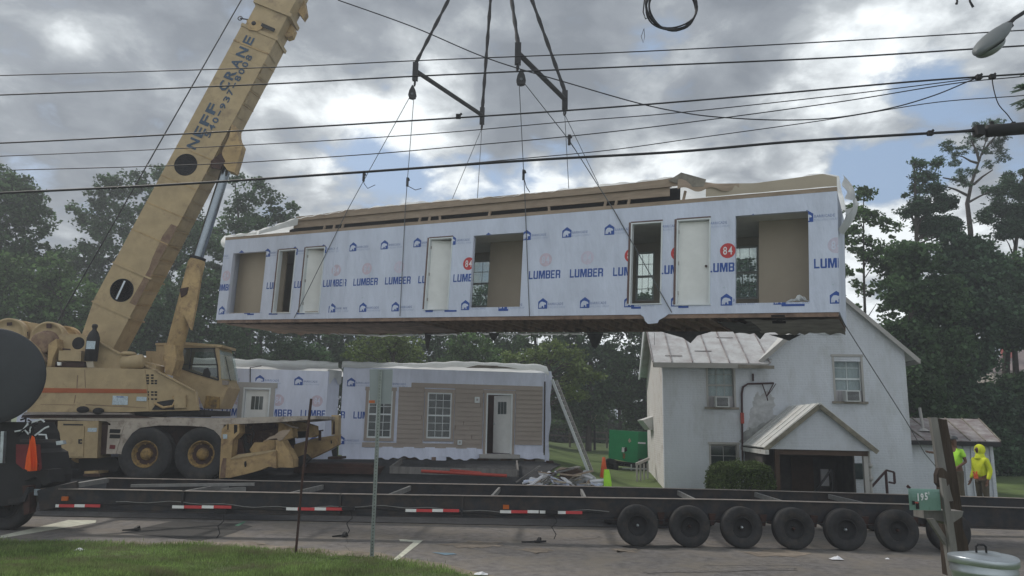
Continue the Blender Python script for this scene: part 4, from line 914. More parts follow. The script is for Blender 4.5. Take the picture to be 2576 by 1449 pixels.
lone('timber_mat', 'brown', 'brown timber mat stack on the dark lot beside the crane outrigger', 'timber mat', lambda mb: (mb.box(p.x-1.2, p.x+1.2, p.y-.5, p.y+.9, p.z-.12, p.z+.05), mb.box(p.x-.9, p.x+1.0, p.y-.3, p.y+.8, p.z+.05, p.z+.14)))

# ------------------------------------------------------------------ white masonry house
o_ = P(1672, 1225, 24.3); HF = frame((o_.x, 24.3, .25), (math.cos(-.10), math.sin(-.10), 0))
def hx_(u, v, y=0.): return loc2(HF, u, v, y)
HW = hx_(2284, 1000)[0]; zw = hx_(1750, 905)[1]; apx, apz = hx_(2105, 738); rx, rz = hx_(2279, 884); gx0 = hx_(1912, 900)[0]; NL = (apz-zw)/(apx-gx0)
HD = 6.4
house = thing('brick_house', HF @ Vector((HW/2, HD/2, 0)), 'old two-storey white masonry house with a tin roof and a small front porch', 'house')
w1 = rc(1779, 1848, 914, 1024, xf=HF); w2 = rc(2098, 2170, 897, 1010, xf=HF); w3 = rc(1787, 1858, 1118, 1235, xf=HF); pd = rc(1935, 2170, 1135, 1260, xf=HF)
vt = rc(2063, 2112, 822, 836, xf=HF)
mb = MB(HF); wall_cells(mb, 0, HW, -.4, zw, [w1, w2, w3], 0, .25, 0)
mb.add([(gx0, 0, zw), (HW, 0, zw), (HW, 0, rz), (apx, 0, apz), (gx0, 0, zw)], [(0, 1, 2, 3)], 0)
mb.add([(0, .25, -.4), (0, HD, -.4), (0, HD, zw), (0, HD/2, zw+1.9), (0, .25, zw)], [(0, 1, 2, 3, 4)], 1)
mb.add([(HW, .25, -.4), (HW, HD, -.4), (HW, HD, rz), (HW, .0, rz), (HW, 0, zw), (HW, .25, zw)], [(0, 1, 2, 3, 4, 5)], 0)
mb.add([(0, HD, -.4), (HW, HD, -.4), (HW, HD, rz), (apx, HD, apz), (0, HD, zw)], [(0, 1, 2, 3, 4)], 0)
def blot(pts, m, y=-.004, amp=.05): 
    vs = ragged([hx_(u, v) for u, v in pts], amp, 5); mb.add([(a, y, b) for a, b in vs], [tuple(range(len(vs)))], m)
blot([(1878, 1085), (1880, 1060), (1896, 1010), (1930, 985), (1948, 1000), (1946, 1045), (1990, 1050), (1940, 1075), (1905, 1095), (1880, 1130), (1872, 1120)], 2, -.003)
blot([(1862, 1110), (1880, 1080), (1910, 1070), (1960, 1050), (1985, 1040), (1930, 1080), (1890, 1120), (1868, 1140)], 3, -.005)
blot([(1896, 1000), (1906, 985), (1912, 1000), (1912, 1045), (1896, 1040)], 2, -.0055, .02)
mb.build('wall', ['stucco', 'stuccow', 'stain', 'stain2'], house, recalc=False)
# roofs
def roofslab(mb, pts, t=.05, mi=0):
    n = (Vector(pts[1])-Vector(pts[0])).cross(Vector(pts[2])-Vector(pts[0])).normalized()
    if n.z < 0: n = -n
    mb.prism(pts, -n*t, mi); return n
def seams(mb, a0, a1, b0, b1, n, mi=1, w=.025, h=.035, skip=0):
    a0, a1, b0, b1 = map(Vector, (a0, a1, b0, b1)); nn = (a1-a0).cross(b0-a0).normalized()
    if nn.z < 0: nn = -nn
    for i in range(n+1): mb.bar(a0.lerp(a1, i/n)+nn*h*.5, b0.lerp(b1, i/n)+nn*h*.5, w, h, mi, nn)
ov = .28
mb = MB(HF); e0 = hx_(1655, 903, -ov); 
ridge_z = zw+1.9; zx = zw-.02
# wing roof: slope towards the street, cut off by the valley of the gable roof
k = 1.9/(HD/2); f0 = (-.3, -ov, zx-.10); f1 = (gx0+.22, -ov, zx-.10); vx = apx-(apz-ridge_z)/NL+.12; f2 = (vx, HD/2, ridge_z); f3 = (-.3, HD/2, ridge_z)
roofslab(mb, [f0, f1, f2, f3]); roofslab(mb, [(-.3, HD+.2, zx-.1), (gx0, HD+.2, zx-.1), f2, f3])
for i in range(7):
    x = -.3+(gx0+.5)*i/6+RND.uniform(-.05, .05); xt = x-.0; mb.bar((x, -ov, zx-.08), (xt, HD/2, ridge_z+.02), .03, .035, 1)
for x, t0 in ((.1, .12), (1.1, .22), (2.0, .5)): z = zx-.10+(ridge_z-zx+.1)*t0; y = -ov+(HD/2+ov)*t0; mb.bar((x, y, z+.012), (x+.55, y, z+.012), .03, .02, 1)
mb.build('roof', ['tin', 'tinr'], house)
mb = MB(HF)     # gable roof of the main part
tt = .16; nzx = (apz-rz)/(rx-apx); 
for s in (1, -1):
    ex = apx+s*(rx-apx+.30); ez = rz-.30*nzx; A = (apx, -.16, apz+.06); B = (ex, -.16, ez+.06); C_ = (ex, HD+.2, ez+.06); D = (apx, HD+.2, apz+.06)
    if s < 0: B = (gx0-.05, -.16, apz+.06-NL*(apx-gx0+.05)); C_ = (gx0-.05, HD, B[2])
    roofslab(mb, [A, B, C_, D], .07)
mb.build('roof', 'tinw', house)
mb = MB(HF)
for s in (1, -1):
    ex = apx+s*(rx-apx+.32) if s > 0 else gx0-.05; ez = apz-(nzx if s > 0 else NL)*abs(ex-apx)
    mb.bar((apx, -.17, apz-.03), (ex, -.17, ez-.03), .03, .13, 0)
    if s > 0: mb.bar((ex, -.19, ez-.04), (ex, HD, ez-.04), .03, .13, 0)
mb.bar((-.3, -ov-.01, zx-.19), (gx0+.15, -ov-.01, zx-.19), .04, .15, 0); mb.bar((gx0-.75, -ov-.05, zx-.20), (gx0+.35, -ov-.05, zx-.22), .05, .10, 1)
mb.bar((-.31, -ov, zx-.19), (-.31, HD/2, ridge_z-.10), .03, .16, 0)
mb.build('fascia', ['greytrim', 'oldwood'], house)
mb = MB(HF); mb.prism([(-.32, HD*.45, zw+1.5), (-.32, HD*.98, zw-.25), (-.32, HD*1.04, zw-.25), (-.32, HD*.5, zw+1.9)], (.05, 0, 0)); mb.build('barge_board', 'trim', house)
a, b, c, d = vt; mb = MB(HF); mb.box(a-.05, b+.05, -.06, -.004, c-.05, c, 0); mb.box(a-.05, a, -.05, -.004, c, d, 0); mb.box(b, b+.05, -.05, -.004, c, d, 0)
for i in range(4): mb.box(a, b, -.04, -.01, c+(d-c)*(i+.3)/4, c+(d-c)*(i+.7)/4, 0)
mb.build('louvre', 'trim', house)
# house windows
for r, kind in ((w1, 1), (w2, 2), (w3, 3)):
    sash(house, r, HF, 2 if kind != 1 else 3, 4, .10, 'greytrim' if kind != 2 else 'trim', 'glassc' if kind != 3 else 'glassd', .05)
    mb = MB(HF); a, b, c, d = r
    mb.box(a-.03, a+.03, -.02, .10, c, d, 0); mb.box(b-.03, b+.03, -.02, .10, c, d, 0); mb.box(a-.06, b+.06, -.03, .10, d-.0, d+.07, 0); mb.box(a-.10, b+.10, -.09, .10, c-.07, c+.0, 1)
    mb.build('window_frame', ['greytrim', 'oldwood'], house)
    mb = MB(HF); mb.grid(lambda p_, q_: Vector((a+(b-a)*p_, .20+.02*math.sin(p_*26), c+.3+(d-c-.3)*q_)), 30, 2); mb.build('curtain', 'curtain' if kind == 2 else 'stain', house, recalc=False)
for r, (u0, u1, v0, v1), lb in ((w1, (1800, 1834, 998, 1024), 'window air conditioner in the upstairs window above the bush'), (w2, (2128, 2163, 983, 1010), 'window air conditioner in the right upstairs window beside the gable end')):
    a, b, c, d = rc(u0, u1, v0, v1, -.25, HF); t = thing('air_conditioner', HF @ Vector(((a+b)/2, -.1, c)), lb, 'air conditioner', 'window air conditioners')
    mb = MB(HF); mb.box(a, b, -.30, .1, c, d, 0); mb.build('casing', 'acw', t)
    mb = MB(HF); mb.box(a+.035, b-.035, -.31, -.301, c+.03, d-.03, 0)
    mb.build('grille', 'acg', t)
    mb = MB(HF); 
    for i in range(1, 7): z = c+.03+(d-c-.06)*i/7; mb.box(a+.035, b-.035, -.316, -.3105, z-.004, z+.004, 0)
    mb.build('fin', 'stain', t)
    mb = MB(HF); mb.box(r[0]+.04, r[1]-.04, .06, .09, r[2]+.0, d+.02, 0); mb.build('side_panel', 'curtain', t)
# service conduit
cd = [hx_(1867, 1175), hx_(1866, 1080), hx_(1865, 990), hx_(1868, 974), hx_(1880, 966), hx_(1945, 964)]
mb = MB(HF); mb.tube([(x, -.07, z) for x, z in cd], [.025, .03, .035, .035, .03, .028], 8); a = hx_(1945, 964); b = hx_(1925, 998); c = hx_(1916, 966)
mb.tube([(a[0], -.07, a[1]), (b[0], -.2, b[1]), (b[0]+.05, -.1, b[1]-.12)], .018, 6); mb.tube([(c[0], -.07, c[1]), (b[0], -.2, b[1])], .018, 6); mb.tube([(a[0]+.06, -.1, a[1]-.02), (a[0]-.1, -.12, a[1]-.25), (b[0], -.2, b[1])], .012, 6)
k = hx_(1893, 945); mb.bar((k[0], -.06, k[1]-.18), (k[0], -.06, k[1]+.06), .05, .05); mb.build('conduit', 'railing', house)
a = hx_(1866, 1052); mb = MB(HF); mb.box(a[0]-.05, a[0]+.05, -.10, -.03, a[1]-.17, a[1]+.17, 0); mb.build('red_coupling', 'redpipe', house)
# porch
PY = -2.9
pl, pz = loc2(HF, 1925, 1122, PY); pr, prz = loc2(HF, 2200, 1138, PY); pa, paz = loc2(HF, 2058, 1017, PY)
pzl = (pz+prz)/2; porch = thing('porch', HF @ Vector((pa, PY/2, 0)), 'gabled white front porch with a tin roof and dark interior', 'porch'); 
mb = MB(HF)
roofslab(mb, [(pl-.05, PY-.12, pzl+.02), (pa, PY-.12, paz+.03), (pa, -.02, paz+.03), (pl-.05, -.02, pzl+.02)], .035, 0)
roofslab(mb, [(pr+.05, PY-.12, pzl+.02), (pa, PY-.12, paz+.03), (pa, -.02, paz+.03), (pr+.05, -.02, pzl+.02)], .035, 0)
for i in range(6):
    y = PY-.1+(-PY+.05)*i/5; mb.bar((pl-.03, y, pzl+.04), (pa-.02, y, paz+.045), .018, .02, 0)
    mb.bar((pr+.03, y, pzl+.04), (pa+.02, y, paz+.045), .018, .02, 0)
mb.build('roof', ['tinw', 'tinr'], porch)
mb = MB(HF); zg = loc2(HF, 2050, 1132, PY)[1]; kx = (pa-pl)*(1-(zg-pzl)/(paz-pzl))
gl = pa-kx+.12; gr = pa+kx-.12
mb.prism([(gl, PY, zg), (gr, PY, zg), (pa, PY, paz-.09)], (0, .06, 0)); mb.build('gable', 'stucco', porch)
mb = MB(HF)
for s, e in ((-1, pl-.04), (1, pr+.04)): mb.bar((pa, PY-.13, paz-.05), (e, PY-.13, pzl-.05), .03, .12, 0)
mb.build('barge_board', 'mossy', porch)
mb = MB(HF); mb.bar((pl+.0, PY-.2, pzl-.11), (pl+.0, -.05, pzl-.11), .10, .12, 0); mb.build('gutter', 'tinw', porch)
px0, px1 = gl+.18, gr-.12
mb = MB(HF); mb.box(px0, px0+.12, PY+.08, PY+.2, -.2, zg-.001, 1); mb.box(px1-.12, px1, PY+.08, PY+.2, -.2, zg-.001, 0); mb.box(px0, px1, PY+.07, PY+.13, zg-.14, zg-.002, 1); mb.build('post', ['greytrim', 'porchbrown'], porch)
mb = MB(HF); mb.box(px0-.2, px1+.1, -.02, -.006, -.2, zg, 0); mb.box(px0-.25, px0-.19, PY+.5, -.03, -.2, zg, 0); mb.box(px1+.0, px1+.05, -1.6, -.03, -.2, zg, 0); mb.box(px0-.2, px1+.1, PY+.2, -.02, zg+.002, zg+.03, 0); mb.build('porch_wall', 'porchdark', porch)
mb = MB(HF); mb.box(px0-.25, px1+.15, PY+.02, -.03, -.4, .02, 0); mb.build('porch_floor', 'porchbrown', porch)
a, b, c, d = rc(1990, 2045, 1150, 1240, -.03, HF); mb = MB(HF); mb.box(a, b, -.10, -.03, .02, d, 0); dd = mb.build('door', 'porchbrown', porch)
a, b, c, d = rc(2064, 2093, 1180, 1222, -.03, HF); mb = MB(HF); mb.box(a, b-.12, -.12, -.021, c, d, 0); mb.box(b-.04, b, -.12, -.021, c+.1, d, 0); mb.build('white_panel', 'whiteprint', porch)
a, b, c, d = rc(2110, 2170, 1165, 1205, -.03, HF); mb = MB(HF); mb.box(a, b, -.05, -.03, c, d, 0); mb.build('window', 'glassd', porch)
mb = MB(HF); a = loc2(HF, 2068, 1215, PY+.6); b = loc2(HF, 2092, 1180, PY+.6); mb.bar((a[0]-.2, PY+.6, a[1]-.25), (b[0], PY+.6, b[1]), .05, .05); mb.bar((b[0], PY+.6, b[1]), (b[0], PY+.6, .0), .05, .05); mb.build('hand_rail', 'dark', porch)
a, b, c, d = rc(1918, 1970, 1205, 1222, PY+.9, HF); lone('porch_box', 'stain', 'low grey box on the dark porch floor', 'box', lambda mb: mb.prism([HF @ Vector(q) for q in ((a, PY+.9, .02), (b, PY+.9, .02), (b, PY+.9, .2), (a, PY+.9, .2))], HF.col[1].xyz*.4))
a = hx_(2172, 1210, -.9); mb = MB(HF); mb.tube([(px1+.09, PY+.3, 1.6), (px1+.1, PY+.3, .2)], .05, 8); mb.ball((px1+.1, PY+.25, 1.1), .07, 0, 6); mb.ball((px1+.1, PY+.25, .75), .07, 0, 6); mb.build('downpipe', 'greytrim', porch)
# maroon hand rail right of the porch
pts = [P(2190, 1228, 21.8), P(2230, 1183, 21.8), P(2249, 1188, 21.8), P(2251, 1216, 21.8), P(2236, 1213, 21.8)]
rail = thing('hand_rail', P(2225, 1240, 21.8), 'maroon metal hand rail standing right of the porch', 'railing')
mb = MB()
for a, b in zip(pts, pts[1:]): mb.bar(a, b, .05, .05)
mb.build('rail', 'railing', rail); mb = MB(); a = P(2228, 1185, 21.8); mb.bar(a, Vector((a.x, a.y, .2)), .055, .055); mb.build('post', 'railing', rail)
# white hand rail at the left of the house
rail = thing('hand_rail', P(1610, 1225, 26.5), 'pale wooden hand rail beside the left wall of the white house', 'railing')
a = P(1600, 1168, 26.5); b = P(1632, 1154, 27.5); mb = MB(); mb.bar(a, b, .07, .09); mb.build('rail', 'greytrim', rail)
for u, y in ((1602, 26.5), (1611, 26.8), (1620, 27.1), (1629, 27.4)):
    q = P(u, 1166, y); mb = MB(); mb.bar(q, Vector((q.x, q.y, .3)), .06 if u == 1602 else .035, .06); mb.build('baluster', 'greytrim', rail)
q = P(1622, 1057, 28); lone('side_awning', 'tinw', 'small tin awning at the far left corner of the white house', 'awning', lambda mb: mb.prism([q+Vector((-.08, 0, 0)), q+Vector((.5, 0, .2)), q+Vector((.5, 0, -.35)), q+Vector((.2, 0, -.35))], (0, 1.2, 0)))
# shed
SF = HF @ Matrix.Translation((HW+.02, .35, 0))
def sx(u, v, y=0.): return loc2(SF, u, v, y)
SW = sx(2500, 1150)[0]; sz = sx(2400, 1108)[1]
shed = thing('shed', SF @ Vector((SW/2, 1, 0)), 'low white lean-to shed with a weathered tin roof right of the white house', 'shed')
mb = MB(SF); mb.box(0, SW, 0, 2.4, -.3, sz-.02, 0)
for u in (2428, 2446, 2470, 2494): x = sx(u, 1150)[0]; mb.box(x-.05, x+.05, -.05, -.001, -.3, sz-.1, 0)
mb.build('wall', 'stucco', shed)
rz2 = loc2(SF, 2400, 1053, 2.2)[1]; a1 = loc2(SF, 2462, 1057, 2.2)[0]
mb = MB(SF); A, B, C_, D = (-.02, -.25, sz), (SW+.12, -.25, sz), (a1, 2.2, rz2), (-.02, 2.2, rz2); roofslab(mb, [A, B, C_, D], .04); mb.add([A, B, C_, D], [], 0)
for i in range(7): mb.bar(Vector(A).lerp(Vector(B), i/6)+Vector((0, 0, .015)), Vector(D).lerp(Vector(C_), i/6)+Vector((0, 0, .02)), .03, .03, 1)
mb.build('roof', ['tinr', 'oldwood'], shed)
mb = MB(SF); mb.bar((-.02, -.26, sz-.09), (SW+.12, -.26, sz-.09), .04, .13); mb.build('fascia', 'dark', shed)
q = loc2(SF, 2324, 1098, .7); zq = sz+(rz2-sz)*.38; mb = MB(SF); mb.tube([(q[0], .7, zq), (q[0]-.06, .7, zq+.75)], .05, 8); mb.lathe([(.2, 0), (.12, .06), (.055, .1)], (q[0], .7, zq), (0, 0, 1), 12); mb.build('vent_pipe', 'greytrim', shed)

# ------------------------------------------------------------------ the mobile crane
CY = 20.0
crane = thing('mobile_crane', (-8.5, 21.3, .66), 'big tan mobile crane with a raised boom lettered in blue, parked on the dark lot', 'crane')
def pp(pts, y): return [P(u, v, y) for u, v in pts]
def c1(l): return [(x*.3535, 731.8+y*.3535) for x, y in l]      # measured on the first detail crop
def c4(l): return [(548.9+x*.1515, 1009.9+y*.1515) for x, y in l]
def slab(name, pts, y, dy, m, label=None, parent=None):
    mb = MB(); mb.prism(pp(pts, y), (0, dy, 0)); return mb.build(name, m, parent or crane, label)
# chassis
slab('deck', [(75, 1045), (560, 1052), (690, 1048), (794, 1046), (794, 1054), (700, 1062), (566, 1068), (75, 1054)], CY, 2.7, 'deck')
fender = [(268, 1060), (562, 1067), (560, 1112), (552, 1096), (538, 1082), (516, 1074), (470, 1071), (400, 1070), (352, 1076), (332, 1090), (318, 1110), (308, 1143), (281, 1140), (278, 1066)]
slab('fender', fender, CY-.03, .06, 'deck')
mb = MB(); a = P(300, 1150, 20.5); b = P(700, 1062, 20.5); mb.box(-12.6, b.x, 20.55, 22.2, a.z+.1, b.z-.02, 0); mb.build('chassis_frame', 'brown', crane)
mb = MB(); ar = c1([(830, 1160), (850, 1085), (905, 1010), (975, 955), (1080, 948), (1450, 955), (1540, 985), (1575, 1040)]); arp = pp(ar, CY+.02)
for a, b in zip(arp, arp[1:]): mb.add([a, b, b+Vector((0, .7, 0)), a+Vector((0, .7, 0))], [(0, 1, 2, 3)], 0)
mb.build('wheel_arch', 'dark', crane, recalc=False)
cb = rc4 = c1([(412, 925), (702, 925), (690, 1190), (398, 1186)])
slab('tool_cabinet', cb, CY-.02, .7, 'tan')
cabn = crane.children[-1] if len(crane.children) else None
cab_ob = [o for o in bpy.data.objects if o.name.startswith('tool_cabinet')][0]
slab('cabinet_door', c1([(425, 962), (600, 965), (590, 1178), (410, 1175)]), CY-.045, .02, 'tan', None, cab_ob)
slab('handle', c1([(557, 1055), (582, 1055), (582, 1066), (566, 1066), (566, 1078), (582, 1078), (582, 1088), (557, 1088)]), CY-.065, .015, 'dark', None, cab_ob)
slab('sticker', c1([(625, 975), (690, 975), (686, 1003), (622, 1003)]), CY-.03, .008, 'sticker', None, cab_ob)
slab('name_plate', c1([(450, 945), (590, 948), (590, 958), (450, 956)]), CY-.03, .008, 'dark', None, cab_ob)
slab('recess', c1([(705, 940), (770, 945), (768, 1160), (700, 1165)]), CY+.15, .4, 'brown')
st = slab('step_panel', c1([(770, 955), (880, 960), (870, 1000), (822, 1160), (755, 1160)]), CY-.05, .02, 'deck')
for y_ in (983, 1020, 1095):
    slab('step_hole', c1([(782, y_), (858 if y_ < 1090 else 820, y_+2), (852 if y_ < 1090 else 816, y_+30), (778, y_+28)]), CY-.06, .008, 'cav' if y_ != 1095 else 'truckred', None, st)
slab('underbody', c1([(270, 920), (400, 920), (400, 1190), (290, 1240), (250, 1200)]), CY+.5, .9, 'brown')
slab('fuel_tank', c1([(560, 1195), (820, 1190), (860, 1240), (820, 1290), (560, 1285)]), CY+.6, 1.2, 'dark')
slab('jack_pad', c1([(600, 1283), (700, 1283), (700, 1300), (600, 1300)]), CY+.1, .5, 'tan_worn')
slab('jack_pad', c1([(590, 1301), (712, 1301), (712, 1322), (590, 1322)]), CY+.1, .5, 'brown')
for u in (371.5, 512):
    for y in (CY+.17, 22.45):
        p = P(u, 1142, y if y < 21 else 20.2); add_wheel(crane, (p.x, y, p.z), .705, .40, (0, -1 if y < 21 else 1, 0), rim='ochre', hub='ochre', hubr=.18, rr=.50, dish='brown')
for u in (175, 60):
    p = P(u, 1142, 20.2); 
    for y in (CY+.17, 22.45): add_wheel(crane, (p.x-.9, y, p.z), .705, .40, (0, -1 if y < 21 else 1, 0), rim='ochre', hub='ochre', hubr=.18, rr=.50, dish='brown')
# outriggers at the right end
slab('outrigger_housing', c4([(150, 375), (345, 380), (350, 520), (240, 640), (215, 900), (200, 1260), (15, 1280), (50, 640), (60, 460)]), CY-.06, .45, 'tan_worn')
slab('rust_patch', c4([(80, 940), (135, 940), (115, 1265), (25, 1270), (50, 1060)]), CY-.075, .01, 'tan_rust')
slab('slot', c4([(262, 385), (318, 390), (312, 500), (262, 540)]), CY-.07, .008, 'cav'); slab('slot', c4([(150, 380), (172, 380), (168, 470), (152, 470)]), CY-.07, .008, 'cav')
slab('sticker', c4([(75, 545), (150, 545), (146, 620), (80, 620)]), CY-.075, .01, 'sticker')
slab('outrigger_beam', c4([(205, 960), (950, 825), (962, 1110), (840, 1080), (700, 1140), (480, 1200), (160, 1275), (190, 1180)]), CY-.12, .42, 'tan_worn')
mb = MB(); q = pp(c4([(205, 945), (330, 880), (930, 808), (955, 824), (700, 880), (205, 962)]), CY-.14); mb.prism(q, (0, .46, .01)); mb.build('beam_top_plate', 'tan', crane)
slab('beam_hole', c4([(435, 1000), (462, 990), (472, 1040), (462, 1085), (440, 1090), (430, 1040)]), CY-.13, .006, 'cav')
slab('pad_block', c4([(350, 868), (520, 862), (520, 890), (350, 905)]), CY-.10, .3, 'brown')
slab('jack_housing', c4([(950, 640), (1060, 640), (1140, 780), (1160, 790), (1245, 960), (1240, 1100), (985, 1095), (955, 830)]), CY+.0, .5, 'tan_worn')
slab('jack_gap', c4([(945, 830), (975, 815), (985, 1090), (960, 1130)]), CY-.01, .008, 'cav')
slab('fender_rear', c4([(150, 378), (660, 320), (1080, 290), (1225, 410), (1240, 600), (1110, 640), (900, 660), (720, 700), (600, 800), (430, 830), (430, 540), (350, 520), (345, 378)]), CY+.55, .5, 'tan_worn')
slab('spring_hanger', c4([(230, 700), (300, 600), (380, 640), (430, 830), (440, 880), (215, 890)]), CY+.35, .3, 'brown')
slab('axle_shaft', c4([(380, 540), (520, 535), (530, 560), (450, 560), (470, 690), (580, 740), (600, 800), (440, 860), (420, 560)]), CY+.45, .1, 'dark')
for x_, y_ in ((440, 370), (520, 410), (680, 330), (900, 320), (1050, 480), (860, 520)): slab('bolt_plate', c4([(x_, y_), (x_+34, y_+2), (x_+30, y_+44), (x_-2, y_+40)]), CY+.53, .012, 'tan_rust')
slab('cross_box', c4([(520, 800), (600, 680), (740, 680), (760, 640), (940, 640), (945, 820), (560, 870)]), CY+.3, .25, 'tan_worn')
slab('cover_plate', c4([(770, 655), (850, 590), (940, 560), (1010, 500), (1080, 475), (1205, 466), (1150, 540), (1095, 600), (1060, 640), (1010, 658), (970, 612), (900, 618)]), CY-.03, .03, 'stud')
mb = MB(); q = pp(c4([(975, 305), (1225, 420), (1330, 440)]), CY+.4); mb.tube(q, .025, 6); mb.build('rail', 'beamtop', crane)
mb = MB(); q = pp(c4([(560, 440), (595, 520), (560, 640), (530, 720)]), CY+.4); mb.tube(q, .02, 6); mb.build('hose', 'dark', crane)
slab('far_outrigger_beam', c4([(1040, 780), (1150, 770), (1300, 700), (1600, 620), (1990, 560), (1985, 720), (1850, 800), (1500, 965), (1290, 955), (1240, 1000)]), 22.3, .4, 'tan_worn')
mb = MB(); mb.prism(pp(c4([(1300, 700), (1600, 612), (1990, 552), (1990, 566), (1700, 640), (1310, 712)]), 22.28), (0, .45, .01)); mb.build('beam_top_plate', 'tan', crane)
slab('far_carrier_nose', c4([(1080, 290), (1260, 300), (1590, 410), (1600, 560), (1560, 600), (1240, 600), (1225, 410)]), 21.6, .5, 'tan_worn')
slab('nose_recess', c4([(1310, 500), (1470, 490), (1480, 600), (1300, 615)]), 21.58, .012, 'cav'); slab('nose_recess', c4([(1130, 590), (1240, 600), (1250, 720), (1150, 740)]), 21.3, .2, 'dark')
slab('far_jack', c4([(1880, 225), (2000, 225), (1992, 560), (1880, 556)]), 22.25, .35, 'tan'); slab('jack_slot', c4([(1915, 330), (1935, 330), (1940, 540), (1895, 545)]), 22.24, .008, 'brown')
slab('far_jack_leg', c4([(1880, 810), (1965, 760), (1960, 930), (1900, 930)]), 22.4, .2, 'dark'); slab('float_pad', c4([(1820, 920), (2040, 920), (2040, 960), (1820, 960)]), 22.1, .7, 'brown')
slab('red_lever', c4([(1655, 480), (1740, 470), (1740, 492), (1705, 495), (1705, 650), (1665, 650)]), 22.2, .05, 'brown', 'dark post with a red cap')
slab('hole', c4([(1865, 650), (1885, 645), (1890, 690), (1872, 710)]), 22.29, .006, 'cav')
slab('under_gear', c4([(1240, 960), (1420, 880), (1500, 960), (1420, 1040), (1330, 1065), (1250, 1040)]), 21.2, .4, 'dark')
# superstructure
body = c1([(250, 540), (1030, 556), (1045, 680), (1060, 856), (925, 862), (190, 862), (225, 760), (265, 640)])
bd = slab('engine_housing', body, CY, 1.3, 'tan')
slab('stripe', c1([(262, 690), (1042, 700), (1046, 728), (262, 724)]), CY-.012, .008, 'orange', None, bd)
for q in ([(803, 745), (910, 750), (908, 812), (797, 810)], [(973, 752), (1044, 755), (1042, 785), (968, 783)]): slab('sticker', c1(q), CY-.014, .008, 'sticker', None, bd)
sk_ = [(830, 752), (880, 752), (880, 758), (830, 757)]; slab('sticker_heading', c1(sk_), CY-.017, .002, 'ink', None, bd)
for q in ([(548, 600), (556, 600), (550, 700), (543, 700)], [(288, 806), (540, 810), (540, 813), (288, 809)], [(610, 806), (1040, 830), (1040, 833), (610, 812)], [(600, 560), (603, 560), (610, 690), (606, 690)], [(535, 740), (540, 740), (530, 800), (526, 800)]): slab('seam', c1(q), CY-.006, .004, 'tan_rust', None, bd)
slab('tail_shelf', c1([(180, 862), (915, 868), (925, 880), (160, 880)]), CY-.12, 1.6, 'beamtop'); slab('shelf_edge', c1([(160, 882), (920, 882), (1100, 905), (150, 903)]), CY-.02, 1.6, 'brown')
for c_, w_ in (((590, 845), 45), ((700, 855), 40)):
    a = P(c_[0]*.3535, 731.8+c_[1]*.3535, CY-.1); mb = MB(); mb.ball(a, (.16*w_/45, .12, .09), 0, 7); mb.build('rag', 'cav', crane)
pf = slab('perforated_bracket', c1([(1030, 556), (1095, 560), (1130, 590), (1400, 722), (1408, 850), (1060, 858)]), CY+.02, .10, 'tan')
mb = MB(); q = pp(c1([(1095, 556), (1395, 715), (1412, 850)]), CY-.0)
for a, b in zip(q, q[1:]): mb.bar(a, b, .12, .03)
mb.build('bracket_edge', 'tan', pf)
k_ = 0
for yy in (600, 620, 640, 658, 720, 740, 770):
    for xx in (1050, 1083, 1108):
        if xx == 1108 and yy < 630: continue
        slab('hole', c1([(xx-9, yy-6), (xx+10, yy-6), (xx+9, yy+6), (xx-8, yy+6)]), CY+.012, .004, 'cav', None, pf)
mb = MB(); q = pp(c1([(1100, 800), (1160, 830), (1230, 820), (1250, 780), (1230, 750)]), CY-.03); mb.tube(q, .035, 7); mb.build('hose', 'tan_worn', crane)
slab('valve_box', c1([(1240, 740), (1320, 740), (1320, 830), (1240, 835)]), CY-.08, .09, 'tan'); slab('valve_recess', c1([(1120, 790), (1240, 770), (1240, 845), (1080, 846)]), CY-.01, .02, 'dark')
a = P(420, 1042, 21.3); mb = MB(); mb.lathe([(0, 0), (1.15, 0), (1.2, .05), (1.2, .16), (1.1, .2), (0, .2)], (a.x, 21.3, P(420, 1047, 21.3).z), (0, 0, 1), 36); mb.build('turntable', 'dark', crane)
slab('turntable_housing', c1([(1040, 850), (1455, 848), (1455, 885), (930, 890), (925, 868)]), CY+.2, 1.9, 'dark')
# cab, on the far side
KY = 21.7
def cabp(l): return pp(c1(l), KY)
mb = MB()
for q in ([(1110, 375), (1310, 370), (1558, 384), (1560, 412), (1290, 412), (1283, 430), (1112, 430)], [(1522, 412), (1560, 412), (1600, 640), (1556, 636), (1545, 520)],
          [(1262, 540), (1400, 587), (1556, 636), (1600, 640), (1622, 690), (1560, 835), (1450, 838), (1400, 720), (1230, 620), (1240, 560)], [(1112, 430), (1283, 430), (1262, 540), (1240, 560), (1150, 530), (1040, 500), (1040, 428)]): mb.prism(cabp(q), (0, 1.0, 0))
cab = mb.build('cab', 'tan', crane)
slab('side_window', c1([(1290, 412), (1522, 412), (1545, 520), (1556, 632), (1400, 585), (1262, 540)]), KY-.02, .01, 'glasst', None, cab)
slab('window_surround', c1([(1283, 404), (1530, 404), (1532, 413), (1288, 413)]), KY-.025, .02, 'dark', None, cab)
mb = MB(); q = cabp([(1258, 540), (1400, 590), (1556, 636), (1548, 530), (1525, 412)])
for a, b in zip(q, q[1:]): mb.bar(a-Vector((0, .02, 0)), b-Vector((0, .02, 0)), .025, .03)
q = cabp([(1365, 415), (1350, 560)]); mb.bar(q[0]-Vector((0, .03, 0)), q[1]-Vector((0, .03, 0)), .02, .035); q = cabp([(1270, 525), (1545, 525)]); mb.bar(q[0]-Vector((0, .03, 0)), q[1]-Vector((0, .03, 0)), .02, .03); mb.build('window_bar', 'dark', cab)
slab('front_window', c1([(1562, 420), (1590, 455), (1618, 628), (1575, 628)]), KY-.03, .9, 'glassc', None, cab)
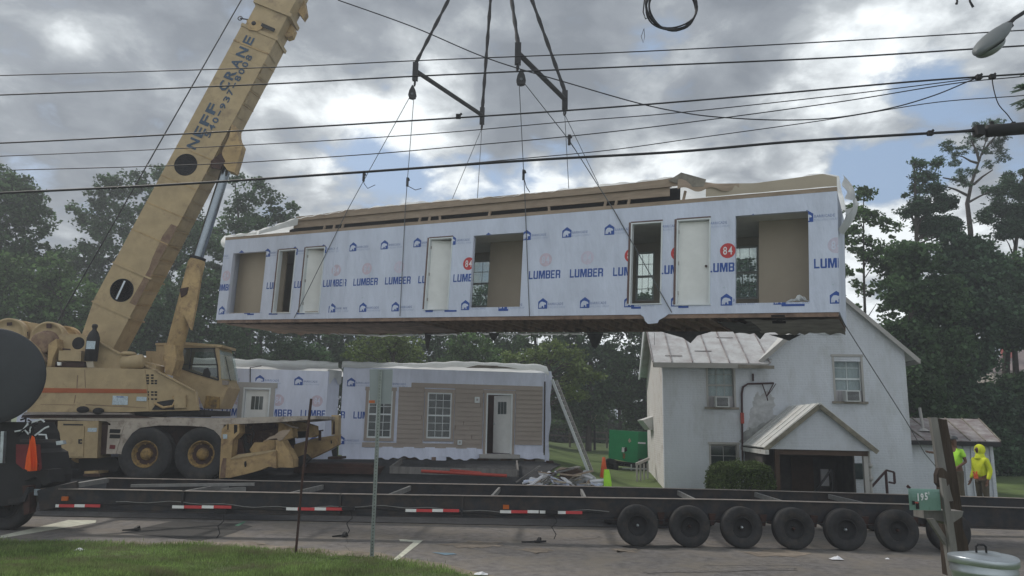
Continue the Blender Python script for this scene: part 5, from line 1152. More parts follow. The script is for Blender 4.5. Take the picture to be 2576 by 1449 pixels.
slab('roof_edge', c1([(1105, 372), (1310, 364), (1582, 384), (1582, 402), (1310, 384), (1105, 386)]), KY-.05, 1.1, 'tan', None, cab)
slab('seat', c1([(1450, 560), (1480, 545), (1500, 590), (1490, 620), (1440, 600)]), KY-.03, .012, 'dark', None, cab)
slab('cab_step', c1([(1465, 745), (1560, 755), (1560, 838), (1450, 835)]), KY-.06, .05, 'ochre', None, cab)
mb = MB(); q = pp(c1([(1605, 470), (1640, 640)]), KY); mb.tube(q, .012, 5); mb.build('wiper_rail', 'dark', cab)
slab('headlamp', c1([(1580, 635), (1622, 640), (1618, 668), (1582, 668)]), KY-.05, .1, 'beamtop', None, cab)
# winches and boom foot
def drum(name, u, v, r, y0, y1, m, label=None):
    a = P(u, v, y0); mb = MB(); mb.lathe([(0, 0), (r*.25, 0), (r*.3, .03), (r*.85, .03), (r*.9, -.02), (r, -.02), (r, y1-y0), (0, y1-y0)], a, (0, 1, 0), 34); return mb.build(name, m, crane, label, recalc=False)
drum('winch_drum', 18, 846, .50, CY+.3, CY+.5, 'tan'); drum('winch_drum', 118, 852, .47, CY+.4, CY+.6, 'tan'); drum('winch_drum', 160, 858, .44, CY+1.4, CY+1.6, 'tan_worn'); drum('winch_drum', 48, 850, .5, CY+1.4, CY+1.6, 'tan_worn')
a = P(103, 862, CY+.1); mb = MB(); mb.lathe([(0, 0), (.22, 0), (.30, .01), (.30, .05), (.28, .07), (.30, .10), (.28, .13), (.30, .16), (.28, .2), (.36, .21), (.36, .25), (0, .25)], a, (0, 1, 0), 30); mb.build('rope_drum', 'tan_rust', crane, recalc=False)
slab('winch_frame', c1([(0, 400), (110, 320), (120, 250), (230, 225), (310, 240), (450, 300), (600, 312), (600, 540), (0, 540)]), CY+.62, .5, 'tan')
slab('winch_recess', c1([(0, 420), (300, 420), (300, 540), (0, 540)]), CY+.58, .03, 'tan_rust')
for q in ([(330, 232), (365, 232), (365, 265), (330, 265)], [(48, 225), (85, 222), (85, 245), (48, 248)], [(185, 290), (200, 290), (200, 320), (185, 320)]): slab('slot', c1(q), CY+.26 if q[0][0] < 100 else CY+.37, .012, 'brown')
mb = MB(); q = c1([(30, 318), (110, 322), (200, 350), (270, 410), (300, 480), (300, 540)]); v_ = pp(q, CY-.02)
for a, b in zip(v_, v_[1:]): mb.add([a, b, b+Vector((0, .55, 0)), a+Vector((0, .55, 0)), a+Vector((-.05, 0, -.1)), b+Vector((-.08, 0, -.04))], [(0, 1, 2, 3), (0, 1, 5, 4)], 0)
mb.build('winch_guard', 'tan', crane, recalc=False)
slab('guard_upright', c1([(345, 380), (400, 340), (410, 400), (375, 480), (365, 540), (335, 540), (340, 470)]), CY+.05, .4, 'tan_worn')
mb = MB(); v_ = pp(c1([(190, 505), (240, 460), (300, 455), (340, 500), (360, 535)]), CY+.12); mb.tube(v_, .03, 6); v_ = pp(c1([(0, 505), (120, 480), (210, 520)]), CY+.1); mb.tube(v_, .03, 6); mb.build('hose', 'tan_rust', crane)
bf = slab('boom_foot_plate', c1([(408, 308), (600, 316), (690, 360), (890, 466), (1100, 560), (690, 552), (580, 545), (412, 535)]), CY+.35, .12, 'tan')
mb = MB(); a = P(555*.3535, 731.8+372*.3535, CY+.335); mb.lathe([(0, 0), (.15, 0), (.17, .014), (.17, .03)], a, (0, 1, 0), 24); mb.build('round_hole', 'cav', bf)
slab('boom_foot_plate', c1([(640, 340), (720, 360), (890, 466), (1100, 560), (640, 552)]), CY+1.35, .12, 'tan')
mb = MB(); v_ = pp(c1([(690, 356), (890, 463), (1100, 560), (1150, 590)]), CY+.33)
for a, b in zip(v_, v_[1:]): mb.bar(a, b, .10, .04)
mb.build('plate_edge', 'tan', bf)
slab('junction_box', c1([(418, 425), (578, 425), (575, 500), (415, 495)]), CY+.1, .24, 'tan'); slab('box_shadow_gap', c1([(380, 505), (600, 505), (600, 540), (380, 540)]), CY+.2, .1, 'brown')
slab('latch', c1([(445, 408), (500, 412), (500, 422), (445, 420)]), CY+.09, .02, 'brown')
slab('light', c1([(405, 505), (432, 508), (430, 530), (408, 530)]), CY+.05, .05, 'white')
a = P(228, 908, CY+.1); sc_ = lambda px: px*20.1/1874.
mb = MB(); mb.lathe([(0, 0), (sc_(15), 0), (sc_(15), sc_(58)), (sc_(10), sc_(72)), (sc_(5), sc_(78)), (sc_(5), sc_(82)), (sc_(7), sc_(86)), (sc_(6), sc_(92)), (0, sc_(94))], a, (0, 0, 1), 20); eb = mb.build('gas_bottle', 'dark', crane, recalc=False)
mb = MB(); b = P(228, 868, CY-.08); mb.box(b.x-sc_(11), b.x+sc_(11), b.y-.0, b.y+.01, b.z-sc_(10), b.z+sc_(10)); mb.build('label_plate', 'sticker', eb)
slab('note_board', c1([(612, 505), (660, 500), (668, 545), (620, 545)]), CY+.0, .03, 'drywall')
a = P(306, 915, CY+.2); b = P(362, 908, CY+.2); mb = MB(); mb.tube([a, a+(b-a)*.08, a+(b-a)*.92, b], [.1, .19, .19, .1], 18); mb.build('air_tank', 'tan', crane)
a = P(323, 893, CY+.4); mb = MB(); mb.lathe([(0, -.02), (.16, -.02), (.20, .0), (.20, .05), (.14, .09), (0, .10)], a, (0, 0, 1), 18); mb.build('filler_cap', 'tan', crane, recalc=False)
slab('air_cleaner', c1([(870, 480), (1020, 470), (1025, 500), (1115, 530), (1110, 570), (870, 556)]), CY+.5, .5, 'tan')
# boom
BY0 = 20.75; BWD = .78
b0 = P(335, 781, BY0); b1 = P(698, 94, BY0); bd_ = (b1-b0).normalized(); bn = Vector((-bd_.z, 0, bd_.x))   # bn: towards the upper/left edge
bot = b0-bd_*1.35; Lb = (b1-bot).length; BH = 1.17
def bp(t, n, y): return bot+bd_*t+bn*n+Vector((0, y, 0))     # boom coordinates: along, across (0 = underside), depth
boom = thing('boom_dummy', (0, 0, 0), 'x', 'x'); bpy.data.objects.remove(boom)
mb = MB(); mb.prism([bp(-.3, .35, 0), bp(.05, 0, 0), bp(Lb, 0, 0), bp(Lb, BH, 0), bp(1.2, BH, 0), bp(-.3, .9, 0)], (0, BWD, 0)); boom = mb.build('boom', 'tan', crane)
boom['_l'] = crane['_l']
TOPL = Lb+15.8
mb = MB(); mb.prism([bp(Lb-.3, .06, .05), bp(TOPL, .06, .05), bp(TOPL, BH-.06, .05), bp(Lb-.3, BH-.06, .05)], (0, BWD-.1, 0)); mb.build('telescopic_section', 'tan', crane)
def collar(t, w, over, m='tan', y=.02): 
    mb = MB(); mb.prism([bp(t, -over, -y), bp(t+w, -over, -y), bp(t+w, BH+over*.3, -y), bp(t, BH+over*.3, -y)], (0, BWD+2*y, 0)); return mb.build('collar', m, boom)
def bt(u, v): q = P(u, v, BY0)-bot; return q.dot(bd_)
for u, v in ((456, 371), (406, 442), (372, 511), (335, 579)): collar(bt(u, v), .03, .0, 'tan_worn', .012)
collar(bt(279, 660), .05, .06, 'tan', .035); collar(bt(238, 763), .05, .05, 'tan', .03); collar(bt(574, 131), .02, .0, 'tan', .006)
collar(Lb-.10, .10, .05, 'tan', .03); collar(Lb-.62, .05, .0, 'tan_worn', .02); collar(Lb+.75, .12, .07, 'tan', .03)
# flange strip along the underside edge with its stepped plates
t = 1.1
while t < Lb-1.2:
    mb = MB()
    if not 7.05 < t < 7.6:
        mb.prism([bp(t, -.012, .05), bp(t+.30, -.012, .05+.0), bp(t+.42, -.012, BWD-.05), bp(t+.12, -.012, BWD-.05)], -bn*.012, 0)
        mb.build('underside_plate', ['tan', 'tan_worn'], boom); mb = MB()
        mb.bar(bp(t+.41, -.012, .0), bp(t+.53, -.012, BWD), .02, .02, 1); mb.build('rib', ['tan', 'tan_worn'], boom)
    t += .47
mb = MB(); mb.prism([bp(1.5, .0, -.008), bp(4.0, .0, -.008), bp(4.0, .2, -.008), bp(3.6, .26, -.008), bp(2.9, .22, -.008), bp(2.6, .16, -.008), bp(1.5, .2, -.008)], (0, .004, 0)); mb.build('rust_patch', 'tan_rust', boom)
for (u, v) in ((306, 730), (467, 414)):
    c = P(u, v, BY0-.012); mb = MB(); mb.lathe([(0, .012), (.30, .012), (.30, 0), (.335, 0), (.335, .02)], c, (0, 1, 0), 32); h_ = mb.build('round_opening', 'cav', boom, recalc=False)
c = P(306, 730, BY0-.02); mb = MB(); mb.bar(c+Vector((-.12, 0, -.26)), c+Vector((.06, 0, .27)), .01, .05); mb.build('rod_in_opening', 'galv', boom)
# lettering: along the boom on its near face
def btext(s, t0, n0, w, h, m, bold, nm):
    vs, fs = text2d(s, bold, 2); mb = MB(); mb.add([bp(t0+a*w, n0-0*h+(1-0)*b*h, -.014) for a, b in vs], fs, 0); mb.build(nm, m, boom, recalc=False)
tn0 = (P(485, 375, BY0)-bot).dot(bd_); tn1 = (P(625, 105, BY0)-bot).dot(bd_)
mlet = mat('blue_lettering', (.040, .075, .125), .6, var=.25, scale=6)
def spaced(txt, t0, t1, n0, h, m, bold, fill=.74):
    pt_ = (t1-t0)/len(txt); mb = MB()
    for i, ch in enumerate(txt):
        if ch == ' ': continue
        vs, fs = text2d(ch, bold, 2); w = pt_*fill; hh_ = h if ch != '-' else h*.22; zz = n0 if ch != '-' else n0+h*.38
        mb.add([bp(t0+pt_*i+a*w, zz+b*hh_, -.014) for a, b in vs], fs, 0)
    mb.build('lettering', m, boom, recalc=False)
tq_ = tn0+(tn1+.25-tn0)*.4; spaced('NEFF', tn0, tq_, .60, .30, mlet, .03, .80); spaced('CRANE', tq_+(tn1+.25-tn0)*.1, tn1+.25, .60, .30, mlet, .03, .80)
tp0 = (P(520, 345, BY0)-bot).dot(bd_); tp1 = (P(632, 135, BY0)-bot).dot(bd_); spaced('540-937-8008', tp0, tp1, .39, .19, mlet, .025, .74)
# bracket at the head of the outer section
mb = MB(); q = [(640, 60), (665, 62), (672, 85), (662, 102), (640, 92)]; mb.prism(pp([(620+x, y) for x, y in ((0, 50), (34, 52), (40, 70), (28, 78), (4, 74))], BY0-.06), (0, .05, 0)); mb.build('head_bracket', 'tan_worn', boom)
mb = MB(); a = P(638, 58, BY0-.07); mb.lathe([(0, 0), (.07, 0), (.07, .02)], a, (0, 1, 0), 14); mb.bar(P(658, 62, BY0-.05), P(690, 76, BY0-.05), .04, .1); mb.build('head_pin', 'dark', boom)
mb = MB(); a = P(604, 46, BY0+.1); mb.lathe([(.05, -.01), (.08, 0), (.05, .01), (.05, -.01)], a, (0, 1, 0), 12); mb.bar(a, P(628, 50, BY0+.1), .03, .03); mb.build('eye', 'dark', boom)
slab('end_bracket', [(700, 60), (728, 52), (742, 72), (735, 90), (722, 94), (705, 82)], BY0+.45, .25, 'tan_worn', None, boom); slab('end_bracket', [(752, 0), (766, 0), (771, 32), (762, 46), (750, 30)], BY0+.5, .25, 'tan_worn', None, boom)
# cylinder
lug = slab('cylinder_lug', [(560, 378), (576, 345), (583, 312), (593, 318), (601, 350), (610, 366), (602, 395), (590, 434), (572, 428), (556, 405)], BY0-.06, .3, 'tan_worn')
slab('cylinder_lug', [(560, 378), (585, 312), (600, 318), (600, 360), (602, 395), (590, 434), (568, 428), (552, 402)], BY0+.55, .25, 'tan_worn')
slab('lug_pad', [(530, 405), (556, 385), (566, 405), (552, 425), (530, 420)], BY0-.08, .1, 'brown')
ca = P(432, 905, 21.0); cb_ = P(497, 652, 21.05); cc = P(576, 405, 21.1)
dd_ = (cc-cb_).normalized()
mb = MB(); mb.tube([ca-(cb_-ca)*.02, ca, cb_-(cb_-ca)*.04, cb_], [.2, .235, .235, .2], 24); cyl = mb.build('lift_cylinder', 'tan_worn', crane)
mb = MB(); mb.tube([cb_-dd_*.1, cc], .145, 24); mb.build('cylinder_rod', 'chrome', crane)
mb = MB(); mb.tube([cb_-dd_*.02, cb_+dd_*.06], .22, 20); mb.build('gland', 'dark', cyl)
slab('cylinder_bracket', [(452, 770), (468, 745), (480, 690), (498, 668), (505, 690), (494, 760), (480, 830)], 20.78, .12, 'tan_worn', None, cyl); slab('cylinder_hook', [(452, 726), (474, 722), (470, 740), (455, 748)], 20.76, .2, 'brown', None, cyl)
slab('cylinder_clevis', [(412, 868), (440, 868), (444, 905), (432, 945), (415, 940)], 20.7, .5, 'tan_worn', None, cyl)
# hoist rope from the winch to the boom tip, hook over the module
tip = bp(TOPL, BH+.1, BWD/2); mb = MB(); mb.tube([P(130, 835, BY0+.3), P(374, 408, BY0+.3), P(607, 0, BY0+.3), tip], .018, 6); mb.build('hoist_rope', 'wire', crane)
mb = MB(); tp_ = bp(TOPL, .3, BWD/2); mb.lathe([(0, -.1), (.35, -.1), (.30, 0), (.35, .1), (0, .1)], tp_, (0, 1, 0), 24); mb.build('tip_sheave', 'dark', crane)
hb = thing('hook_block', HK, 'yellow hook block above the four slings', 'hook block'); mb = MB(); mb.box(HK.x-.25, HK.x+.25, HK.y-.15, HK.y+.15, HK.z+.35, HK.z+1.1); mb.build('block_body', 'ochre', hb)
mb = MB(); mb.tube([HK+Vector((.0, 0, .35)), HK+Vector((.0, 0, .1)), HK+Vector((.15, 0, -.05)), HK+Vector((0, 0, -.15)), HK+Vector((-.15, 0, -.05))], .05, 8); mb.build('hook', 'dark', hb)
mb = MB(); 
for s in (-.15, .15): mb.tube([HK+Vector((s, 0, 1.1)), tp_+Vector((s, 0, -.3))], .014, 5)
mb.build('hoist_line', 'wire', hb)

for k0, (xa_, xb_, z_) in enumerate(((near_pts[0].x+.6, 1.9, .55), (near_pts[0].x+1.5, 2.0, .60))):   # brake and light lines clipped along the near beam
    mb = MB(); n_ = 46; mb.tube([Vector((xa_+(xb_-xa_)*i/n_, TY0-.03-.01*k0, z_+.018*math.sin(i*1.3+k0)+.03*math.sin(i*.31))) for i in range(n_+1)], .009, 5); mb.build('brake_line', 'cross' if k0 else 'dark', trailer)
for i in range(6):
    x = (WX[i]+WX[min(i+1, 5)])/2 if i < 5 else WX[5]+.47
    mb = MB(); mb.prism([(x-.07, TY0-.05, .62), (x+.07, TY0-.05, .62), (x+.03, TY0-.05, .40), (x-.03, TY0-.05, .40)], (0, .1, 0)); mb.build('spring_hanger', 'brown', trailer)
    mb = MB(); mb.tube([(x, TY0+.1, .5), (x-.05, TY0, .58), (x-.16, TY0-.06, .45), (x-.22, TY0-.02, .40)], .010, 5); mb.build('brake_hose', 'dark', trailer)
for x in (-6.4, -3.3, -.9): mb = MB(); mb.box(x-.02, x+.02, TY0-.065, TY0-.008, .48, .86); mb.build('web_stiffener', 'steelblk', trailer)

# ------------------------------------------------------------------ toter truck at the left edge
tr = thing('toter_truck', (-11.2, 16.2, 0), 'red and black haulage truck with a huge dark round tank at the left edge', 'truck')
a = P(-26, 946, 14.6); R_ = (P(96, 946, 14.6)-a).x
mb = MB(); mb.lathe([(0, -.10), (R_*.5, -.085), (R_*.85, -.05), (R_*.97, -.02), (R_, .02), (R_*.99, 1.2), (R_*.8, 1.3), (0, 1.32)], a, (a-CC), 72)
mb.build('round_tank', 'tank', tr, recalc=False)
def tslab(name, pts, y, dy, m, lb=None): mb = MB(); mb.prism(pp(pts, y), (0, dy, 0)); return mb.build(name, m, tr, lb)
tslab('chassis', [(-80, 1060), (62, 1062), (75, 1090), (80, 1130), (98, 1140), (108, 1200), (100, 1240), (60, 1268), (-80, 1280)], 15.2, 1.0, 'dark')
tslab('rear_light_bar', [(50, 1105), (140, 1105), (140, 1113), (50, 1112)], 15.0, .12, 'steelblk'); tslab('lamp', [(140, 1110), (158, 1108), (160, 1117), (142, 1120)], 15.0, .1, 'galv')
tslab('red_panel', [(40, 1118), (96, 1118), (100, 1180), (60, 1182), (40, 1165)], 15.12, .07, 'truckred'); tslab('red_panel', [(70, 1160), (98, 1168), (98, 1184), (75, 1184)], 15.05, .06, 'truckred')
tslab('yellow_tag', [(70, 1162), (88, 1164), (90, 1172), (72, 1174)], 15.0, .01, 'ochre')
tslab('mudguard', [(60, 1180), (120, 1182), (128, 1214), (110, 1222), (90, 1200), (60, 1210)], 15.1, .5, 'dark'); tslab('coupling_arm', [(20, 1256), (55, 1250), (68, 1225), (74, 1228), (62, 1262), (20, 1268)], 14.95, .15, 'steelblk'); tslab('jack', [(56, 1222), (74, 1222), (74, 1290), (60, 1296)], 15.0, .2, 'brown')
tslab('exhaust_pipe', [(2, 1085), (10, 1085), (6, 1165), (-2, 1165)], 14.95, .08, 'galv')
mb = MB(); rr = random.Random(4)
for i in range(16): p = P(60+rr.uniform(0, 40), 1060+rr.uniform(0, 40), 15.2); q = p+Vector((rr.uniform(-.25, .25), rr.uniform(-.1, .1), rr.uniform(-.2, .2))); mb.tube([p, (p+q)/2+Vector((.05, 0, .06)), q], .018, 5, 0 if i % 3 else 1)
mb.build('hose_bundle', ['dark', 'trim'], tr)
add_wheel(tr, (P(10, 1240, 15.3).x, 15.5, .5), .5, .3, (0, -1, 0), rim='dark', hub='brown')
add_wheel(tr, (P(-70, 1240, 15.3).x, 15.5, .5), .5, .3, (0, -1, 0), rim='dark', hub='brown')
fg = MB(); fl_ = [(80, 1096), (86, 1100), (90, 1125), (93, 1165), (92, 1184), (74, 1186), (62, 1180), (66, 1150), (74, 1115)]
v_ = pp(fl_, 14.9); fg.prism(v_, (0, .015, 0)); fg.add([v_[0]+Vector((-.02, -.03, 0)), v_[4]+Vector((-.05, -.09, .02)), v_[5]+Vector((-.02, -.03, 0))], [(0, 1, 2)], 0); fg.add([v_[0]+Vector((0, -.02, 0)), v_[3]+Vector((.0, -.10, 0)), v_[4]+Vector((-.05, -.01, 0))], [(0, 1, 2)], 0)
tag(fg.build('warning_flag', 'flagor'), 'bright orange warning flag hanging on the back of the truck', 'flag')

# ------------------------------------------------------------------ street furniture on the near side
sp = thing('street_sign', (G(938, 1398, .1).x, 12.6, .1), 'back of a grey rectangular street sign on a perforated steel post', 'street sign')
Y_ = 12.6; a = P(957, 930, Y_); b = P(935, 1400, Y_); mb = MB()
d_p = (a-b).normalized(); mb.prism([b+Vector((-.03, 0, 0)), b+Vector((-.02, 0, 0)), a+Vector((-.02, 0, 0)), a+Vector((-.03, 0, 0))], (0, .03, 0)); mb.prism([b+Vector((.02, 0, 0)), b+Vector((.03, 0, 0)), a+Vector((.03, 0, 0)), a+Vector((.02, 0, 0))], (0, .03, 0)); mb.prism([b+Vector((-.02, .018, 0)), b+Vector((.02, .018, 0)), a+Vector((.02, .018, 0)), a+Vector((-.02, .018, 0))], (0, .006, 0))
n = int((a-b).length/.05); mb.build('post', 'post', sp)
mb = MB()
for i in range(n): c = b+d_p*(.03+i*.05)+Vector((0, .016, 0)); mb.box(c.x-.006, c.x+.006, c.y-.001, c.y+.001, c.z-.007, c.z+.007)
o = mb.build('post_hole', 'cav', sp); o['kind'] = 'stuff'
mb = MB(); q = [P(u, v, Y_+.04) for u, v in ((930, 929), (988, 929), (984, 1016), (930, 1016))]; mb.prism(q, (0, .004, 0)); mb.build('sign_plate', 'galvd', sp)
mb = MB(); mb.prism([P(u, v, Y_+.036) for u, v in ((928, 1007), (943, 1007), (943, 1014), (928, 1014))], (0, .003, 0)); mb.build('orange_sticker', 'amber', sp)
a = P(783, 1003, 13.4); b = P(744, 1390, 13.4); c = P(762, 1190, 13.4)
def st_(mb): mb.tube([b-Vector((0, 0, .08)), c, a], [.022, .022, .024], 8)
lone('steel_stake', 'brown', 'rusty leaning steel stake at the grass edge left of the sign post', 'stake', st_)
# mailbox on its bracket, big leaning post
mp = thing('wooden_post', (P(2400, 1372, 9.2).x, 9.2, .5), 'thick dark weathered post leaning left, with a pale board and knot', 'post')
def pslab(name, pts, y, dy, m, par): mb = MB(); mb.prism(pp(pts, y), (0, dy, 0)); return mb.build(name, m, par)
pslab('post_timber', [(2357, 1052), (2382, 1056), (2392, 1110), (2402, 1160), (2412, 1225), (2420, 1280), (2422, 1330), (2434, 1360), (2446, 1450), (2390, 1450), (2378, 1300), (2372, 1180)], 9.2, .16, 'wood', mp)
pslab('pale_board', [(2341, 1050), (2358, 1050), (2372, 1130), (2390, 1230), (2398, 1260), (2384, 1262), (2368, 1215), (2358, 1160)], 9.14, .055, 'greywood', mp)
pslab('knot', [(2357, 1195), (2362, 1178), (2372, 1177), (2386, 1190), (2390, 1215), (2380, 1226), (2366, 1226), (2358, 1216)], 9.06, .075, 'wood', mp)
mbx = thing('mailbox', P(2330, 1283, 8.7), 'green metal mailbox lettered 195 on a wooden bracket beside the leaning post', 'mailbox')
A0 = P(2290, 1283, 8.5); A1 = P(2368, 1284, 8.75); ax = (A1-A0); ML_ = ax.length; axn = ax.normalized(); dn = Vector((.47, .88, 0)).normalized()
hh = P(2290, 1230, 8.5).z-A0.z; wd2 = .20
def mprof():
    o = [(0, 0)]; 
    for i in range(9): t = math.pi*(1-i/8); o.append((wd2/2+wd2/2*math.cos(t), hh-wd2*.42+wd2*.42*math.sin(t)))
    o.append((wd2, 0)); return o
MPp = mprof(); mb = MB(); mb.prism([A0+dn*a_+Vector((0, 0, b_)) for a_, b_ in MPp], ax); mb.build('body', 'mbox', mbx)
mb = MB(); mb.prism([A0-axn*.012+dn*(wd2/2+(a_-wd2/2)*1.05)+Vector((0, 0, b_*1.02)) for a_, b_ in MPp], axn*.03); mb.build('door', 'mbox', mbx)
mb = MB(); q = A0+Vector((0, 0, hh)); mb.bar(q+axn*.02+dn*.08, q+axn*.02+dn*.08+Vector((-.03, -.0, .03)), .012, .03); mb.build('latch', 'railing', mbx)
mfx = Matrix.Identity(4); MXF = frame(A0-dn*.004, axn)
mb = MB(MXF); hn2 = hh*.36; put_text(mb, '1', ML_*.24, hh*.44, ML_*.035, hn2, -.004, 0, .03); put_text(mb, '9', ML_*.335, hh*.45, ML_*.10, hn2, -.004, 0, .03); put_text(mb, '5', ML_*.47, hh*.49, ML_*.10, hn2, -.004, 0, .03); put_text(mb, "'", ML_*.60, hh*.74, .012, .035, -.004, 0, .01); mb.build('number', 'whiteprint', mbx)
mb = MB(MXF); mb.box(.065, .125, -.014, -.008, hh*.33, hh*.39, 0); mb.box(.035, .07, -.012, -.006, hh*.26, hh*.44, 1); mb.box(.10, .145, -.010, -.004, hh*.06, hh*.36, 1); mb.build('flag', ['flagred', 'dark'], mbx)
pslab('bracket_board', [(2323, 1284), (2424, 1286), (2420, 1300), (2388, 1322), (2372, 1312), (2324, 1304)], 8.85, .22, 'greywood', mp)
pslab('brace', [(2336, 1306), (2350, 1304), (2402, 1385), (2404, 1450), (2392, 1450), (2380, 1372)], 8.78, .06, 'greywood', mp)
pslab('leaning_pole', [(2368, 1202), (2380, 1205), (2388, 1262), (2398, 1310), (2408, 1380), (2412, 1450), (2398, 1450), (2390, 1370), (2378, 1290)], 8.72, .05, 'greywood', mp)
mb = MB(); c = P(2410, 1380, 8.6); mb.box(5.3, 5.62, 8.55, 8.75, -.05, .7); 
# bin
tc_ = P(2472, 1398, 5.9); cx, cy, cz = tc_.x, 5.9, tc_.z-.0
can = thing('trash_can', (cx, cy, cz-.72), 'galvanised metal trash can with a dented lid at the bottom right corner', 'trash can')
R0 = .236
mb = MB(); mb.lathe([(R0*.80, -.72), (R0*.84, -.55), (R0*.85, -.54), (R0*.845, -.52), (R0*.885, -.30), (R0*.90, -.29), (R0*.89, -.27), (R0*.92, -.13), (R0*.95, -.12), (R0*.96, -.10), (R0*.94, -.09), (R0*.955, -.02)], (cx, cy, cz), (0, 0, 1), 56); mb.lathe([(R0*.8, -.72), (0, -.70)], (cx, cy, cz), (0, 0, 1), 40); mb.build('body', 'galv', can, recalc=False)
mb = MB(); mb.lathe([(R0*.985, -.055), (R0, -.05), (R0*1.0, -.01), (R0*.98, .0), (R0*.93, -.008), (R0*.90, -.005), (R0*.6, .012), (R0*.55, .02), (R0*.5, .018), (0, .026)], (cx, cy, cz), (0, 0, 1), 56)
for i, v in enumerate(mb.v): v.z += .006*math.sin(math.atan2(v.y-cy, v.x-cx)*2+.8)
mb.build('lid', 'galv', can, recalc=False)
mb = MB(); mb.tube([(cx-.045, cy-.0, cz+.02), (cx-.045, cy, cz+.065), (cx-.03, cy, cz+.08), (cx+.015, cy, cz+.08), (cx+.03, cy, cz+.065), (cx+.03, cy, cz+.02)], .008, 8); mb.build('handle', 'dark', can)
# litter and tools on the road
def dark_tool(u, v, L_=.28, an=.3):
    g = G(u, v, .02); return lambda mb: (mb.bar(g, g+Vector((L_*math.cos(an), L_*math.sin(an), .02)), .03, .03), mb.bar(g+Vector((L_*.8, .02, .02)), g+Vector((L_*.9, .12, .06)), .06, .05), mb.bar(g+Vector((L_*.6, 0, .02)), g+Vector((L_*1.2, -.02, .03)), .05, .03))
lone('hitch_tool', 'dark', 'small dark steel tool lying left of the black road patch', 'tool', dark_tool(308, 1334, .30, .2))
lone('chain_hook', 'dark', 'short dark iron bar lying on the road under the fourth tape strip', 'tool', dark_tool(836, 1350, .26, .5))
lone('iron_bar', 'dark', 'thin dark iron bar lying on the road right of the parking mark', 'tool', dark_tool(1312, 1364, .4, .05))
for i, (u, v, s, lb) in enumerate(((2104, 1406, .14, 'white crumpled paper cup on the road under the fifth wheel'), (2232, 1406, .05, 'tiny white scrap on the road under the sixth wheel'), (1210, 1444, .13, 'white crumpled paper at the bottom edge beside the grass'), (200, 1384, .10, 'pale crumpled paper lying in the grass at the left'))):
    g = G(u, v, .03 if i != 5 else .08); r_ = random.Random(i)
    def fn(mb): mb.grid(lambda a, b: g+Vector(((a-.5)*s*1.6, (b-.5)*s, (.10+r_.random()*.35)*s*math.sin(math.pi*a)*math.sin(math.pi*b))), 5, 4, 0, False)
    lone('paper_scrap', 'whiteprint', lb, 'litter', fn)

# ------------------------------------------------------------------ overhead lines, splice case, street light, cable coil
def wy(u): return 11.6+(9.5-11.6)*u/2576
def line(name, pts, r, lb, m='wire', cat='cable', yf=wy, group='overhead lines along the street'):
    mb = MB(); v_ = [P(u, v, yf(u)) for u, v in pts]
    if pts[0][0] <= -300: v_ = [v_[0]+(v_[0]-v_[1])*4]+v_
    if pts[-1][0] >= 2700 and 'support' not in lb: v_ = v_+[v_[-1]+(v_[-1]-v_[-2])*3]
    out_ = []
    for i in range(len(v_)-1):
        p0 = v_[max(0, i-1)]; p1 = v_[i]; p2 = v_[i+1]; p3 = v_[min(len(v_)-1, i+2)]
        for k in range(8):
            t = k/8; out_.append(.5*((2*p1)+(p2-p0)*t+(2*p0-5*p1+4*p2-p3)*t*t+(3*p1-p0-3*p2+p3)*t**3))
    out_.append(v_[-1]); mb.tube(out_, r, 6); return tag(mb.build(name, m), lb, cat, group)
line('overhead_line', [(-300, 197), (0, 190), (640, 171), (1060, 152), (1600, 130), (2100, 104), (2576, 76), (2900, 58)], .0085, 'topmost of the long overhead lines, passing behind the street lamp head')
line('overhead_line', [(-300, 246), (0, 239), (640, 213), (1060, 191), (1600, 167), (2100, 145), (2576, 115), (2900, 98)], .0115, 'second overhead line from the top, crossing the street lamp head low')
line('overhead_line', [(-300, 367), (0, 360), (440, 338), (900, 312), (1440, 277), (1900, 240), (2300, 205), (2576, 186), (2900, 166)], .0125, 'third overhead line from the top, touching the end of the left spreader bar')
line('overhead_line', [(-300, 400), (0, 393), (600, 366), (1060, 338), (1440, 305), (1700, 284), (2100, 241), (2400, 204), (2480, 193)], .007, 'thin overhead line just under the third one')
line('overhead_line', [(30, 428), (500, 414), (900, 390), (1180, 366), (1430, 343), (1700, 312), (2100, 258), (2400, 210), (2576, 192), (2800, 165)], .0075, 'thin overhead line crossing the rope clamp under the right spreader bar')
line('overhead_line', [(900, 436), (1100, 418), (1300, 400), (1530, 378), (1760, 346), (2076, 302), (2350, 258), (2576, 240), (2800, 215)], .0065, 'thin overhead line that leaves the thick bundle and rises to the right')
line('overhead_line', [(-300, 502), (0, 486), (440, 464), (880, 435), (1320, 404), (1700, 382), (2000, 356), (2360, 334), (2480, 328)], .019, 'thick black cable bundle, lowest of the overhead lines')
line('overhead_line', [(2330, 333), (2400, 330), (2480, 322), (2576, 318), (2750, 305)], .007, 'short support wire above the black splice case')
line('service_drop', [(850, 0), (1040, 68), (1230, 148), (1440, 212), (1600, 258), (1700, 280), (1800, 294), (1960, 302), (2100, 296), (2240, 272), (2350, 240), (2440, 203), (2470, 192)], .0085, 'cable drop falling from the top left and curving up to the clamp at the right')
line('service_drop', [(2495, 192), (2500, 225), (2512, 262), (2534, 288), (2552, 312), (2565, 320)], .007, 'short wavy jumper wire hanging from the clamps to the splice case')
